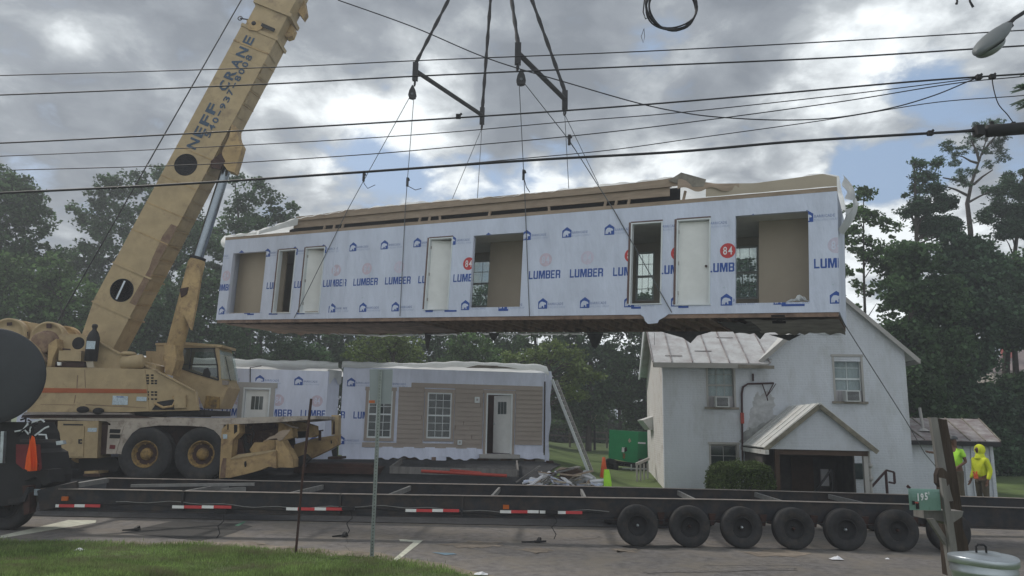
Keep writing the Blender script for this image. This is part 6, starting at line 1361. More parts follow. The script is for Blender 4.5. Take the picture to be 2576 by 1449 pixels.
for u, v, lb in ((2462, 194, 'small dark cable clamp where the drop meets the line, left of two'), (2496, 193, 'small dark cable clamp where the wavy jumper starts, right of two'), (1153, 293, 'small dark clamp on the third line left of the spreader bar end'), (2340, 335, 'small dark lashing clamp on the thick bundle near the splice case')):
    c = P(u, v, wy(u)-.02); lone('cable_clamp', 'dark', lb, 'clamp', lambda mb: (mb.box(c.x-.035, c.x+.035, c.y-.03, c.y+.03, c.z-.03, c.z+.03), mb.bar(c+Vector((.02, 0, .02)), c+Vector((.05, 0, .05)), .02, .03)), 'cable clamps')
a = P(2478, 330, wy(2478)); b = P(2640, 318, wy(2640)); spc = thing('splice_case', (a+b)/2, 'thick black splice case on the cable bundle at the right edge', 'splice case')
mb = MB(); mb.tube([a, a.lerp(b, .03), a.lerp(b, .97), b], [.04, .085, .085, .04], 18); mb.build('case', 'dark', spc)
mb = MB(); c = a-Vector((.09, 0, 0)); mb.box(c.x-.05, c.x+.05, c.y-.06, c.y+.06, c.z-.07, c.z+.07); mb.build('end_clamp', 'dark', spc); mb = MB(); mb.bar(a+Vector((.1, 0, .08)), a+Vector((.1, 0, .14)), .04, .04); mb.build('hanger', 'dark', spc); mb = MB(); mb.bar(a+Vector((.4, 0, .08)), a+Vector((.4, 0, .14)), .04, .04); mb.build('hanger', 'dark', spc)
# cable coil hanging from above
cc_ = P(1690, 18, 9.6); coil = thing('cable_coil', cc_, 'loose coil of black cable hanging at the top edge of the sky', 'cable coil')
cc_ = cc_-Vector((0, 0, .04))
for k, (rx_, rz_, dx, dz) in enumerate(((.355, .36, 0, 0), (.33, .33, .01, -.02), (.37, .34, -.005, .015), (.34, .37, .015, .01), (.35, .35, -.01, -.03))):
    mb = MB(); mb.tube([cc_+Vector((dx+rx_*math.cos(t*math.pi/18), .03*math.sin(t*.5+k), dz+rz_*math.sin(t*math.pi/18)+.05)) for t in range(37)], .012, 6); mb.build('loop', 'wire', coil)
mb = MB(); q = [P(u, v, 9.55) for u, v in ((1622, -10), (1618, 30), (1624, 48), (1636, 40), (1634, 30))]; mb.tube(q, .009, 5); mb.tube([P(u, v, 9.5) for u, v in ((1620, 72), (1613, 92), (1618, 108), (1622, 92), (1620, 72))], .004, 5); mb.build('tie', 'wire', coil)
for q, lb in (([(2404, -20), (2408, 4), (2406, 10)], 'short dark wire end at the top edge, left of the two'), ([(2436, -20), (2440, 4), (2448, 18)], 'short dark curved wire end at the top edge, right of the two')):
    v_ = [P(u, v, 9.4) for u, v in q]; lone('wire_end', 'wire', lb, 'wire', lambda mb: mb.tube(v_, [.008, .014, .018], 7), 'wire ends at the top edge')
# street light (cobra head) seen from below
sl = thing('street_lamp', P(2498, 110, 9.0), 'grey cobra-head street lamp on a slanting arm at the top right', 'street lamp')
h0 = P(2536, 62, 9.0); h1 = P(2468, 128, 8.7); hd = h1-h0; hn = hd.normalized(); sdv = hn.cross(Vector((0, 0, 1))).normalized(); upv = sdv.cross(hn)
HLn = hd.length
def headfn(a, b):
    t = a; w_ = .21*(math.sin(math.pi*min(1, t*.92+.08))**.55)*(.55+.6*t if t < .75 else 1.0); w_ *= 1 if t < .97 else .4
    an_ = 2*math.pi*b; return h0+hd*(t*1.12)+sdv*(w_*math.cos(an_))+upv*((.07 if math.sin(an_) > 0 else .055)*math.sin(an_)*(.6+.8*math.sin(math.pi*min(1, t))))
mb = MB(); mb.grid(headfn, 18, 24); mb.build('lamp_housing', 'lamp', sl)
lc = h0+hd*.74-upv*.045
def lensfn(a, b): an_ = 2*math.pi*b; r_ = math.sin(math.pi/2*a); return lc+hn*(.23*r_*math.cos(an_))+sdv*(.17*r_*math.sin(an_))-upv*(.10*math.cos(math.pi/2*a))
mb = MB(); mb.grid(lensfn, 8, 24); mb.build('lens', 'lens', sl)
mb = MB(); mb.tube([h0+hd*.06, h0-hd*.25, P(2600, 16, 9.3), P(2760, -90, 9.8)], [.028, .026, .028, .028], 10); mb.build('arm', 'dark', sl)
mb = MB(); c = h0+hd*.08; mb.bar(c-hn*.06, c+hn*.08, .12, .09); mb.build('fitter', 'dark', sl)

# ------------------------------------------------------------------ generator, cone, debris, ladder, lamp post
gn = thing('generator', P(1575, 1180, 31), 'green towable generator on the lawn behind the white house', 'generator')
gq = [(1532, 1082), (1602, 1084), (1602, 1160), (1532, 1150)]
YG = 31; mb = MB(); mb.prism(pp([(1533, 1081), (1606, 1086), (1603, 1167), (1531, 1152)], YG), (.3, 2.0, 0)); mb.build('canopy', 'genset', gn)
mb = MB(); mb.prism(pp([(1606, 1086), (1700, 1090), (1700, 1172), (1603, 1167)], YG+.002), (.3, 2.0, 0)); mb.build('canopy_side', mat('green_paint_shaded', (.007, .18, .07), .4, var=.1), gn)  # darker copy of the green paint puts shade into the side's colour
for q, m in (([(1532, 1155), (1558, 1160), (1700, 1176), (1700, 1186), (1556, 1172), (1534, 1166)], 'dark'), ([(1552, 1163), (1572, 1166), (1572, 1171), (1552, 1168)], 'trim'), ([(1565, 1125), (1572, 1126), (1570, 1138), (1564, 1137)], 'whiteprint'), ([(1570, 1128), (1576, 1124), (1578, 1134), (1571, 1138)], 'cav'), ([(1567, 1140), (1573, 1141), (1572, 1154), (1567, 1153)], 'ochre'), ([(1580, 1108), (1584, 1102), (1588, 1110), (1583, 1114)], 'drywall'), ([(1605, 1112), (1624, 1113), (1624, 1117), (1605, 1116)], 'whiteprint')):
    pslab('chassis' if m == 'dark' else 'panel_fitting', q, YG-.03, .025, m, gn)
for u in (1537, 1612): p = P(u, 1174, YG-.1); add_wheel(gn, (p.x, YG+.1, p.z), .33, .22, (-.2, -1, 0), rim='dark', hub='dark')
mb = MB(); mb.bar(P(1565, 1178, YG-.3), P(1640, 1180, YG-.2), .06, .06); mb.bar(P(1588, 1168, YG-.2), P(1588, 1184, YG-.2), .06, .05); mb.build('jack_stand', 'galv', gn)
def cone_(u, v0, v1, y, lb):
    t = P(u, v0, y); b = P(u, v1, y); h_ = t.z-b.z; cn = thing('traffic_cone', b, lb, 'traffic cone')
    mb = MB(); mb.lathe([(h_*.22, 0), (h_*.20, .03), (h_*.13, h_*.4), (h_*.05, h_), (0, h_)], b, (0, 0, 1), 16); mb.build('cone_body', 'cone', cn, recalc=False)
    mb = MB(); mb.lathe([(h_*.115, h_*.50), (h_*.082, h_*.74)], b, (0, 0, 1), 16); mb.build('white_band', 'trim', cn, recalc=False)
    mb = MB(); mb.box(b.x-h_*.27, b.x+h_*.27, b.y-h_*.27, b.y+h_*.27, b.z-.02, b.z+.03); mb.build('base', 'cone', cn)
cone_(1519, 1150, 1222, 24.5, 'orange traffic cone standing between the debris pile and the generator')
# yellow-green jacket draped over a stake
jk = P(1526, 1225, 20.2)
def jfn(a, b):
    z = P(1525, 1181, 20.2).z-.62*b; w_ = .035+.055*math.sin(math.pi*min(1, b*.9+.1))**.6+.02*b; t = 2*math.pi*a; return Vector((jk.x+.0+.05*b+w_*math.cos(t)*(1+.15*math.sin(6*t)*b), 20.2+w_*.6*math.sin(t)*(1+.15*math.sin(5*t)*b), z-.03*math.sin(4*t)*b))
mb = MB(); mb.grid(jfn, 36, 12); tag(mb.build('safety_jacket', 'higreen', recalc=False), 'bright yellow-green safety jacket hanging at the right end of the debris pile', 'jacket')
# debris pile: every board its own thing
rr = random.Random(21)
def m_grp(m): return {'stud': 'pine', 'greywood': 'grey', 'drywall': 'tan', 'whiteprint': 'white', 'kerb': 'pale grey', 'wrapfar': 'bluish', 'brown': 'dark brown'}[m]+' pieces in the debris heap'
def shade(i): return ['stud', 'greywood', 'drywall', 'whiteprint', 'kerb', 'joist', 'tape', 'wrapfar', 'brown'][i]
DB = [((1298, 1214), (1358, 1172), 'greywood', 'long grey plank leaning at the left end of the debris pile'), ((1362, 1186), (1368, 1216), 'whiteprint', 'white curved strip standing up at the left of the debris pile')]
for i in range(70):
    u = rr.uniform(1335, 1505); hmax = 1222-42*math.exp(-((u-1420)/60.)**2)-8; v = rr.uniform(hmax, 1222); an = rr.uniform(-.9, .9); l_ = rr.uniform(18, 56)
    DB.append(((u-l_*math.cos(an)/2, v+l_*math.sin(an)*.35), (u+l_*math.cos(an)/2, v-l_*math.sin(an)*.35), shade(rr.choice([0, 0, 1, 2, 3, 3, 3, 3, 4, 7, 7, 8])), None))
for i, (a, b, m, lb) in enumerate(DB):
    y = rr.uniform(20.1, 21.4); A = P(a[0], a[1], y); B = P(b[0], b[1], y+rr.uniform(-.4, .4)); w_ = rr.uniform(.05, .16)
    lone('scrap_board', m, lb or {'stud': 'yellowish pine scrap board in the debris heap', 'greywood': 'grey weathered scrap board in the debris heap', 'drywall': 'tan cut panel strip in the debris heap', 'whiteprint': 'bright white scrap strip in the debris heap', 'kerb': 'pale grey scrap strip in the debris heap', 'wrapfar': 'bluish white scrap strip in the debris heap', 'brown': 'dark brown scrap board in the debris heap'}[m], 'scrap board', lambda mb: mb.bar(A, B, w_, .03, 0, (rr.uniform(-.4, .4), -.3, 1)), None if lb else m_grp(m))
for q, m, lb in (([(1405, 1205), (1412, 1182), (1450, 1180), (1470, 1190), (1476, 1222), (1400, 1222)], 'porchbrown', 'dark brown torn sheet under the boards of the debris heap'), ([(1440, 1195), (1472, 1186), (1498, 1205), (1504, 1222), (1440, 1222)], 'stain', 'grey sheet at the right of the debris heap'), ([(1392, 1190), (1408, 1178), (1425, 1180), (1432, 1190)], 'stud', 'pale tan scrap sheet on top of the debris heap')):
    y = 20.8; v_ = pp(q, y); lone('scrap_sheet', m, lb, 'scrap sheet', lambda mb: mb.prism(v_, (.05, .35, .02)))
for q, m, lb in (([(1375, 1160), (1392, 1160), (1398, 1195), (1380, 1200)], 'brown', 'brown jack post under the right corner of the tan house section'), ([(1345, 1172), (1378, 1170), (1378, 1205), (1350, 1205)], 'kerb', 'grey concrete block under the right corner of the tan house section')):
    v_ = pp(q, 24.9); lone('support_block', m, lb, 'support block', lambda mb: mb.prism(v_, (0, .4, 0)))
# ladder leaning, seen nearly edge-on
l0 = P(1389, 955, 26.0); l1 = P(1480, 1186, 25.2); ld = thing('ladder', l1, 'pale aluminium ladder leaning towards the corner of the tan house section', 'ladder')
sd2 = Vector((.16, .32, 0)); mb = MB(); mb.bar(l0, l1, .05, .09); mb.build('rail', 'trim', ld); mb = MB(); mb.bar(l0+sd2, l1+sd2, .04, .09); mb.build('rail', 'greytrim', ld)
for i in range(1, 17): mb = MB(); c = l0.lerp(l1, i/17); mb.bar(c+sd2*.1, c+sd2*.9, .03, .03); mb.build('rung', 'greytrim', ld)
mb = MB()
t_ = P(1495, 1063, 52); b_ = P(1497, 1172, 52); lp_ = thing('lamp_post', b_, 'black park lamp post with a pale acorn globe on the far lawn', 'lamp post')
mb = MB(); mb.tube([b_-Vector((0, 0, .5)), t_], [.10, .07], 8); mb.build('post', 'cav', lp_); mb = MB(); mb.lathe([(0, -.1), (.14, -.05), (.24, .15), (.22, .4), (.12, .62), (.04, .72), (.03, .9), (0, .92)], t_, (0, 0, 1), 16); mb.build('globe', mat('pale_globe', (.55, .47, .30), .4), lp_, recalc=False)

# ------------------------------------------------------------------ two workers
def skin_body(name, joints, edges, parent, m, sub=2):
    me = bpy.data.meshes.new('tmp'); me.from_pydata([j[0] for j in joints], edges, []); o = bpy.data.objects.new('tmp', me); COL.objects.link(o)
    o.modifiers.new('s', 'SKIN'); 
    me.skin_vertices[0].data[0].use_root = True
    for i, j in enumerate(joints): me.skin_vertices[0].data[i].radius = j[1] if isinstance(j[1], tuple) else (j[1], j[1])
    ss = o.modifiers.new('d', 'SUBSURF'); ss.levels = sub; ss.render_levels = sub
    bpy.context.view_layer.update()
    m2 = bpy.data.meshes.new_from_object(o.evaluated_get(bpy.context.evaluated_depsgraph_get())); bpy.data.objects.remove(o)
    m2.materials.clear(); m2.materials.append(M[m]); m2.polygons.foreach_set('use_smooth', [True]*len(m2.polygons))
    r = bpy.data.objects.new(name, m2); COL.objects.link(r); r.parent = parent; return r
def person(base, rz, label, hood, arms, top, headdir):
    t = thing('person', base, label, 'person'); t.rotation_euler = (0, 0, rz); t['_l'] = (0, 0, 0)
    # front is -y. joints: pelvis root
    J = [((0, 0, .95), (.13, .10)), ((0, 0, 1.15), (.125, .095)), ((0, 0, 1.35), (.15, .10)), ((0, .01, 1.47), (.07, .06)), ((0, -.01, 1.56), (.055, .055)), ((0, -.02, 1.68), (.085, .10)), ((0, -.02, 1.77), (.06, .07))]
    E_ = [(0, 1), (1, 2), (2, 3), (3, 4), (4, 5), (5, 6)]
    def chain(start, pts):
        prev = start
        for p, r in pts: J.append((p, r)); E_.append((prev, len(J)-1)); prev = len(J)-1
        return prev
    for s in (-1, 1):
        chain(0, [((s*.10, 0, .86), .095), ((s*.11, -.01, .50), .062), ((s*.11, .02, .12), .045), ((s*.11, -.02, .05), .045), ((s*.115, -.16, .035), .035)])
        ch = arms[s]
        e_ = chain(2, [((s*.19, 0, 1.42), .058), (ch[0], .042), (ch[1], .030)])
        w = Vector(ch[1]); d = (w-Vector(ch[0])).normalized(); J.append((tuple(w+d*.06), (.036, .018))); E_.append((e_, len(J)-1)); palm = len(J)-1
        side = d.cross(Vector((0, 1, 0))); side = side.normalized() if side.length > .1 else Vector((1, 0, 0))
        for f in range(4):
            o_ = side*(f-1.5)*.019; ln = (.075, .085, .08, .06)[f]
            chain(palm, [(tuple(w+d*.10+o_), .009), (tuple(w+d*(.10+ln*.5)+o_+Vector((0, -.008, 0))), .008), (tuple(w+d*(.10+ln*.9)+o_+Vector((0, -.022, 0))), .007)])
        chain(palm, [(tuple(w+d*.05-side*.035), .010), (tuple(w+d*.085-side*.055+Vector((0, -.01, 0))), .008)])
    skin_body('body', J, E_, t, 'skin')
    # trousers
    T = [((0, 0, .97), (.145, .115)), ((-.10, 0, .84), .105), ((-.11, -.01, .5), .075), ((-.11, .02, .12), .062), ((.10, 0, .84), .105), ((.11, -.01, .5), .075), ((.11, .02, .12), .062)]
    skin_body('trousers', T, [(0, 1), (1, 2), (2, 3), (0, 4), (4, 5), (5, 6)], t, 'trousers')
    S = [((0, 0, .90 if hood else .92), (.175, .14)), ((0, 0, 1.12), (.165, .13)), ((0, 0, 1.34), (.185, .13)), ((0, .01, 1.47), (.10, .085))]; SE = [(0, 1), (1, 2), (2, 3)]
    for s in (-1, 1):
        e = arms[s]; sh = (s*.20, 0, 1.41); S.append((sh, .078)); SE.append((2, len(S)-1))
        if hood: S.append((e[0], .066)); SE.append((len(S)-2, len(S)-1)); S.append((tuple(Vector(e[0]).lerp(Vector(e[1]), .95)), .048)); SE.append((len(S)-2, len(S)-1))
        else: S.append((tuple(Vector(sh).lerp(Vector(e[0]), .62)), .070)); SE.append((len(S)-2, len(S)-1))
    skin_body('hoodie' if hood else 'shirt', S, SE, t, top)
    mb = MB()
    if hood:
        mb.grid(lambda a, b: Vector((.125*math.sin(math.pi*b)*math.cos(2*math.pi*a), .02+.14*math.sin(math.pi*b)*math.sin(2*math.pi*a), 1.68+.155*math.cos(math.pi*b))) if not (math.sin(2*math.pi*a) < -.75 and .2 < b < .75) else Vector((.10*math.cos(2*math.pi*a), -.075, 1.68+.13*math.cos(math.pi*b))), 28, 16)
        mb.grid(lambda a, b: Vector(((.10+.05*b)*math.cos(2*math.pi*a), .01+(.10+.03*b)*math.sin(2*math.pi*a), 1.58-.13*b)), 20, 4)
        mb.build('hood', top, t, recalc=False)
    else:
        mb.grid(lambda a, b: Vector((.105*math.sin(math.pi/2*b)*math.cos(2*math.pi*a), -.01+.125*math.sin(math.pi/2*b)*math.sin(2*math.pi*a), 1.72+.10*math.cos(math.pi/2*b))), 22, 8); mb.add([(-.08, -.12, 1.73), (.08, -.12, 1.73), (.06, -.21, 1.715), (-.06, -.21, 1.715)], [(0, 1, 2, 3)], 0)
        mb.build('cap', 'acg', t, recalc=False)
    # face
    mb = MB(); mb.ball((0, -.115, 1.68), (.016, .022, .022), 0, 5); f = mb.build('nose', 'skin', t); mb = MB()
    mb.ball((-.034, -.103, 1.70), (.012, .008, .008), 0, 5); mb.build('eye', 'cav', t); mb = MB(); mb.ball((.034, -.103, 1.70), (.012, .008, .008), 0, 5); mb.build('eye', 'cav', t)
    mb = MB(); mb.ball((0, -.105, 1.635), (.026, .008, .007), 0, 5); mb.build('mouth', 'brown', t)
    for s in (-1, 1): mb = MB(); mb.bar((s*.11, .08, .04), (s*.115, -.19, .04), .10, .09); mb.build('boot', 'dark', t)
    return t
g1 = P(2457, 1116, 21.0); z1 = g1.z-1.845; bb = (g1.x+.05, 21.0, z1)
p1 = person(bb, math.radians(-78), 'person in a yellow hoodie with the hood up and brown trousers, standing by the shed', True, {-1: ((-.25, .03, 1.13), (-.25, -.10, .87)), 1: ((.25, .05, 1.13), (.24, -.04, .87))}, 'hiyellow', None)
p1.scale = (1.04, 1.04, 1.0)
g2 = P(2404, 1096, 20.6); bb2 = (g2.x-.06, 20.6, g2.z-1.82)
p2 = person(bb2, math.radians(-70), 'person in a green high-visibility shirt and dark cap reaching for the tag line', False, {-1: ((-.19, -.40, 1.34), (-.15, -.72, 1.37)), 1: ((.27, .05, 1.14), (.22, -.16, 1.02))}, 'higreen', None)
# orange glove hanging from the first worker's pocket
gp = P(2455, 1198, 20.7); lone('glove', 'cone', 'red-orange glove tucked in the back pocket of the person in the yellow hoodie', 'glove', lambda mb: (mb.box(gp.x-.05, gp.x+.05, gp.y-.02, gp.y+.02, gp.z-.06, gp.z+.06), mb.bar(gp+Vector((-.02, 0, .05)), gp+Vector((-.06, 0, .12)), .03, .03), mb.bar(gp+Vector((.02, 0, .05)), gp+Vector((.03, 0, .13)), .03, .03)))

# ------------------------------------------------------------------ light haze over the lots
hz = bpy.data.materials.new('haze'); hz.use_nodes = True; hn_ = hz.node_tree.nodes; hn_.remove(hn_['Principled BSDF'])
pv = hn_.new('ShaderNodeVolumePrincipled'); pv.inputs['Color'].default_value = (.88, .93, 1, 1); pv.inputs['Density'].default_value = .0026; pv.inputs['Anisotropy'].default_value = .3
hz.node_tree.links.new(pv.outputs[0], hn_['Material Output'].inputs['Volume'])
mb = MB(); mb.box(-70, 70, -25, 110, -1.4, 36, 0); ho = mb.build('haze', [hz]); ho['kind'] = 'stuff'; ho['label'] = 'thin pale haze in the air over the lots'; ho['category'] = 'haze'
# ------------------------------------------------------------------ trees and shrubs
def leaf_mesh(name, pts, size, m, seed, asp=.6, droop=0.):
    r = np.random.default_rng(seed); n = len(pts)
    a = r.normal(size=(n, 3)); a[:, 2] *= .7; a[:, 2] -= droop; a /= np.linalg.norm(a, axis=1)[:, None]
    b = r.normal(size=(n, 3)); b -= a*(a*b).sum(1)[:, None]; b /= np.linalg.norm(b, axis=1)[:, None]
    s = size*r.uniform(.6, 1.4, n)[:, None]
    v = np.stack([pts-a*s*.5, pts-b*s*asp*.5, pts+a*s*.5, pts+b*s*asp*.5], 1)
    me = bpy.data.meshes.new(name); me.vertices.add(4*n); me.vertices.foreach_set('co', v.reshape(-1)); me.loops.add(4*n)
    me.loops.foreach_set('vertex_index', np.arange(4*n, dtype=np.int32)); me.polygons.add(n)
    me.polygons.foreach_set('loop_start', np.arange(0, 4*n, 4, dtype=np.int32)); me.polygons.foreach_set('loop_total', np.full(n, 4, dtype=np.int32))
    me.materials.append(M[m]); me.update(calc_edges=True); return me
def crown_points(blobs_m, dens, clump, per, seed, flat=.8, yf=.8):
    r = np.random.default_rng(seed); out_ = []; cl_ = []
    for (c, R, d) in blobs_m:
        c = np.array(c); k = max(3, int(dens*d*R*R*20))
        dr = r.normal(size=(k, 3)); dr /= np.linalg.norm(dr, axis=1)[:, None]; rad = R*r.uniform(.15, 1.0, k)**.55
        q = c+dr*rad[:, None]*np.array([1, yf, flat]); cl_.append(q)
        for p in q:
            s = clump*r.uniform(.5, 1.3); n = int(per*1.35*r.uniform(.5, 1.4)); g = r.normal(size=(n, 3)); g /= np.linalg.norm(g, axis=1)[:, None]
            out_.append(p+g*(s*r.uniform(.2, 1, n)**.6)[:, None]*np.array([1, 1, .62]))
    return np.concatenate(out_), np.concatenate(cl_)
def tree(name, u0, y, bl, m, label, seed, dens=1., clump=.55, per=34, leaf=.16, ztop=None, trunk=.22, group=None, limbs=26, trunk_px=None, asp=.75, cat='tree', zb=None):
    k = y/FPX*1.02; base = P(u0, 1150, y); zb = gz(base.x, y) if zb is None else zb
    t = thing(name, (base.x, y, zb), label, cat, group); r = random.Random(seed)
    bm_ = []
    for b in bl:
        u, v, rp = b[:3]; d = b[3] if len(b) > 3 else 1.; c = P(u, v, y+r.uniform(-.5, .5)*rp*k); bm_.append(((c.x, c.y, c.z), rp*k, d))
    pts, cl_ = crown_points(bm_, dens, clump, per, seed)
    me = leaf_mesh('crown', pts-np.array([base.x, y, zb]), leaf*(1.16 if asp > .5 else 1.05), m, seed+1, asp); o = bpy.data.objects.new('crown', me); COL.objects.link(o); o.parent = t
    top = max(bm_, key=lambda q: q[0][2])
    mb = MB()
    if trunk_px: tpts = [P(u, v, y) for u, v in trunk_px]
    else: tpts = [Vector((base.x, y, zb-.2)), Vector((base.x*.8+top[0][0]*.2, y, zb+(top[0][2]-zb)*.35)), Vector((base.x*.4+top[0][0]*.6, y, zb+(top[0][2]-zb)*.7)), Vector(top[0])]
    if trunk_px: tpts = [Vector((base.x, y, zb-.2))]+tpts
    nn = len(tpts); mb.tube(tpts, [trunk*(1-.85*i/(nn-1)) for i in range(nn)], 8)
    idx = list(range(len(cl_))); r.shuffle(idx)
    for i in idx[:limbs]:
        e = Vector(cl_[i]); hz_ = e.z-.35*math.hypot(e.x-tpts[-1].x, e.y-tpts[-1].y)-r.uniform(0, .6); s0 = tpts[-1]
        for j in range(1, nn):
            if tpts[j].z >= hz_: s0 = tpts[j-1].lerp(tpts[j], max(0., (hz_-tpts[j-1].z)/(tpts[j].z-tpts[j-1].z+1e-6))); break
        md = s0.lerp(e, .5)+Vector((0, 0, r.uniform(-.1, .5))); mb.tube([s0, md, e], [trunk*.22, trunk*.12, trunk*.04], 5, 0, False)
    mb2 = MB(); mb2.v = [v-Vector((base.x, y, zb)) for v in mb.v]; mb2.f = mb.f; mb2.m = mb.m; mb2.s = mb.s
    t['_l'] = (0, 0, 0); mb2.build('trunk', 'bark', t, recalc=False); t['_l'] = (base.x, y, zb); return t
tree('broadleaf_tree', 10, 40, [(-50, 520, 105), (40, 490, 70), (-20, 450, 50), (85, 560, 48), (62, 515, 50), (20, 620, 85), (85, 650, 50), (30, 450, 26), (110, 540, 18), (100, 740, 70), (140, 640, 26)], 'leafA', 'tall dark tree at the far left edge with a rounded top above the others', 1, 1.25)
tree('broadleaf_tree', 330, 46, [(410, 440, 30), (330, 470, 50), (275, 455, 34), (430, 520, 66), (300, 560, 84), (205, 560, 44, .6), (190, 525, 20, .7), (230, 650, 75), (400, 650, 95), (480, 580, 60), (250, 500, 36), (180, 660, 40), (300, 740, 90), (420, 760, 80)], 'leafA', 'tall dark tree directly behind the crane boom', 2, 1.1)
tree('broadleaf_tree', 620, 44, [(620, 505, 36), (662, 470, 28), (704, 535, 34), (735, 522, 10), (600, 560, 52), (650, 590, 58), (570, 640, 60), (690, 600, 34), (580, 720, 70), (640, 690, 50), (725, 560, 16), (590, 450, 24), (680, 500, 20), (520, 600, 50), (640, 780, 70), (700, 740, 50)], 'leafA', 'dark tree with a ragged top just right of the lift cylinder', 3, 1.1)
tree('broadleaf_tree', -20, 37, [(-60, 720, 90), (25, 700, 75), (60, 790, 85), (-20, 850, 90), (50, 900, 70)], 'leafB', 'mid-green tree low at the far left behind the round tank', 4, 1.1)
tree('broadleaf_tree', 160, 36, [(150, 690, 60), (110, 760, 80), (200, 780, 85), (180, 860, 80), (250, 840, 60), (100, 860, 70)], 'leafB', 'mid-green tree behind the crane winches', 5, 1.1)
tree('broadleaf_tree', 470, 40, [(490, 730, 80), (530, 800, 90), (570, 880, 80), (440, 860, 85), (380, 790, 70), (330, 850, 80), (330, 720, 60), (460, 960, 60)], 'leafA', 'dark tree behind the lift cylinder and the crane cab', 6, 1.3)
ctr = [(650, 50, 700, 'leafA', 1.), (800, 52, 705, 'leafA', 1.1), (960, 54, 700, 'leafA', .9), (1110, 52, 700, 'leafA', 1.), (1225, 53, 706, 'leafA', .9), (1350, 52, 700, 'leafB', 1.), (1480, 50, 706, 'leafA', 1.), (1625, 52, 712, 'leafA', .9), (1760, 50, 690, 'leafB', 1.), (1880, 48, 640, 'leafA', 1.), (2010, 52, 660, 'leafB', 1.)]
for i, (u, y, vt_, m, d) in enumerate(ctr):
    r_ = random.Random(i+40); bl = [(u+r_.uniform(-15, 15), vt_+38, 36), (u-45, vt_+95, 58), (u+50, vt_+90, 56), (u, vt_+150, 84), (u-50, vt_+230, 84), (u+50, vt_+230, 84), (u, vt_+310, 84)]
    lb = ['tree behind the left end of the wrapped ground section', 'tree behind the joint of the two ground sections', 'tall tree behind the pale green shrub tree', 'tree behind the roof of the tan house section', 'tree whose top shows through the middle opening of the module', 'tree behind the door of the tan house section', 'tree behind the ladder top', 'tree behind the left corner of the white house', 'tree hidden mostly by the wing roof of the white house', 'tree whose top shows through the wide right opening of the module', 'tree behind the gable of the white house'][i]
    tree('woodland_tree', u, y, bl, m, lb, 60+i, .85*d, .6, 30, .18, group='trees along the back of the lots', limbs=14)
tree('young_tree', 960, 40, [(960, 850, 52), (905, 880, 40), (1020, 872, 46), (960, 930, 70), (1000, 835, 24), (1045, 900, 22)], 'leafC', 'pale green bushy tree behind the middle of the ground sections', 80, 1.3, .4, 30, .13)
tree('young_tree', 1340, 40, [(1330, 895, 34), (1290, 905, 28), (1385, 888, 36), (1430, 905, 40), (1400, 860, 22), (1470, 940, 44), (1440, 980, 40)], 'leafC', 'light green tree behind the right end of the tan house section', 81, 1.3, .4, 30, .13)
tree('young_tree', 1180, 44, [(1180, 880, 50), (1230, 900, 46), (1130, 905, 40), (1190, 940, 60)], 'leafB', 'mid-green tree behind the middle window of the tan house section', 82, 1.1, .45, 30, .14)
tree('young_tree', 740, 44, [(740, 880, 50), (690, 910, 46), (790, 900, 44), (750, 950, 60)], 'leafA', 'dark bushy tree above the closed white door', 83, 1.1, .45, 30, .14)
tree('young_tree', 1560, 62, [(1540, 985, 50), (1600, 1000, 55), (1480, 1010, 40), (1560, 930, 50), (1420, 1030, 40), (1620, 1060, 36)], 'leafA', 'dark tree on the far lawn behind the green generator', 84, 1.0, .6, 30, .2)
tree('young_tree', 1430, 68, [(1400, 1060, 36), (1450, 1070, 30), (1500, 1062, 28), (1350, 1050, 40)], 'leafB', 'small round tree on the far lawn left of the lamp post', 85, 1.0, .6, 30, .2)
tree('broadleaf_tree', 2190, 34, [(2172, 485, 26, .8), (2150, 530, 32, .7), (2195, 545, 34, .6), (2235, 575, 32, .5), (2150, 600, 44, .7), (2215, 640, 52, .9), (2140, 690, 30, .5), (2180, 720, 34, .35), (2255, 690, 46), (2160, 780, 30, .35), (2240, 780, 36, .5)], 'leafB', 'airy tree with sky showing through beside the right end of the module', 90, 3.4, .30, 26, .13, limbs=12, trunk=.12)
def c5(l): return [(2122+x*.2778, 183+y*.2778) for x, y in l]
pn = [(950, 670, 44), (1060, 700, 44), (1000, 820, 40), (1080, 900, 34), (1150, 600, 44), (1250, 560, 48), (1330, 480, 48), (1400, 580, 54), (1380, 700, 56), (1440, 770, 36), (1320, 820, 34), (1040, 960, 40), (1200, 480, 26), (910, 650, 24), (1100, 1000, 40), (1250, 700, 40), (1180, 900, 30), (980, 740, 30), (1420, 450, 24)]
tree('pine_tree', 2441, 34.5, [(2122+x*.2778, 183+y*.2778, rr_*.50, .8) for x, y, rr_ in pn], 'leafP', 'tall thin pine with a bare leaning trunk at the upper right', 91, 10., .14, 14, .13, trunk=.17, limbs=0, trunk_px=c5([(1170, 2300), (1150, 1440), (1120, 1180), (1160, 1000), (1220, 820), (1290, 620)]), asp=.25)
pt = [o for o in bpy.data.objects if o.name.startswith('pine_tree')][-1]; mb = MB()
for l_ in ([(1220, 820), (1150, 800), (1080, 760), (1000, 740)], [(1160, 1020), (1050, 980), (900, 950)], [(1180, 1010), (1260, 940), (1350, 880)], [(1120, 1110), (1020, 1060), (930, 1030)], [(1120, 1180), (1230, 1120), (1320, 1080)], [(1250, 740), (1320, 640), (1390, 560)], [(1290, 620), (1320, 520), (1340, 460)], [(1230, 800), (1200, 700), (1150, 600)]):
    mb.tube([P(u, v, 34.5) for u, v in c5(l_)], [.07, .05, .03, .02][:len(l_)], 6)
mb.build('limb', 'bark', pt, recalc=False)
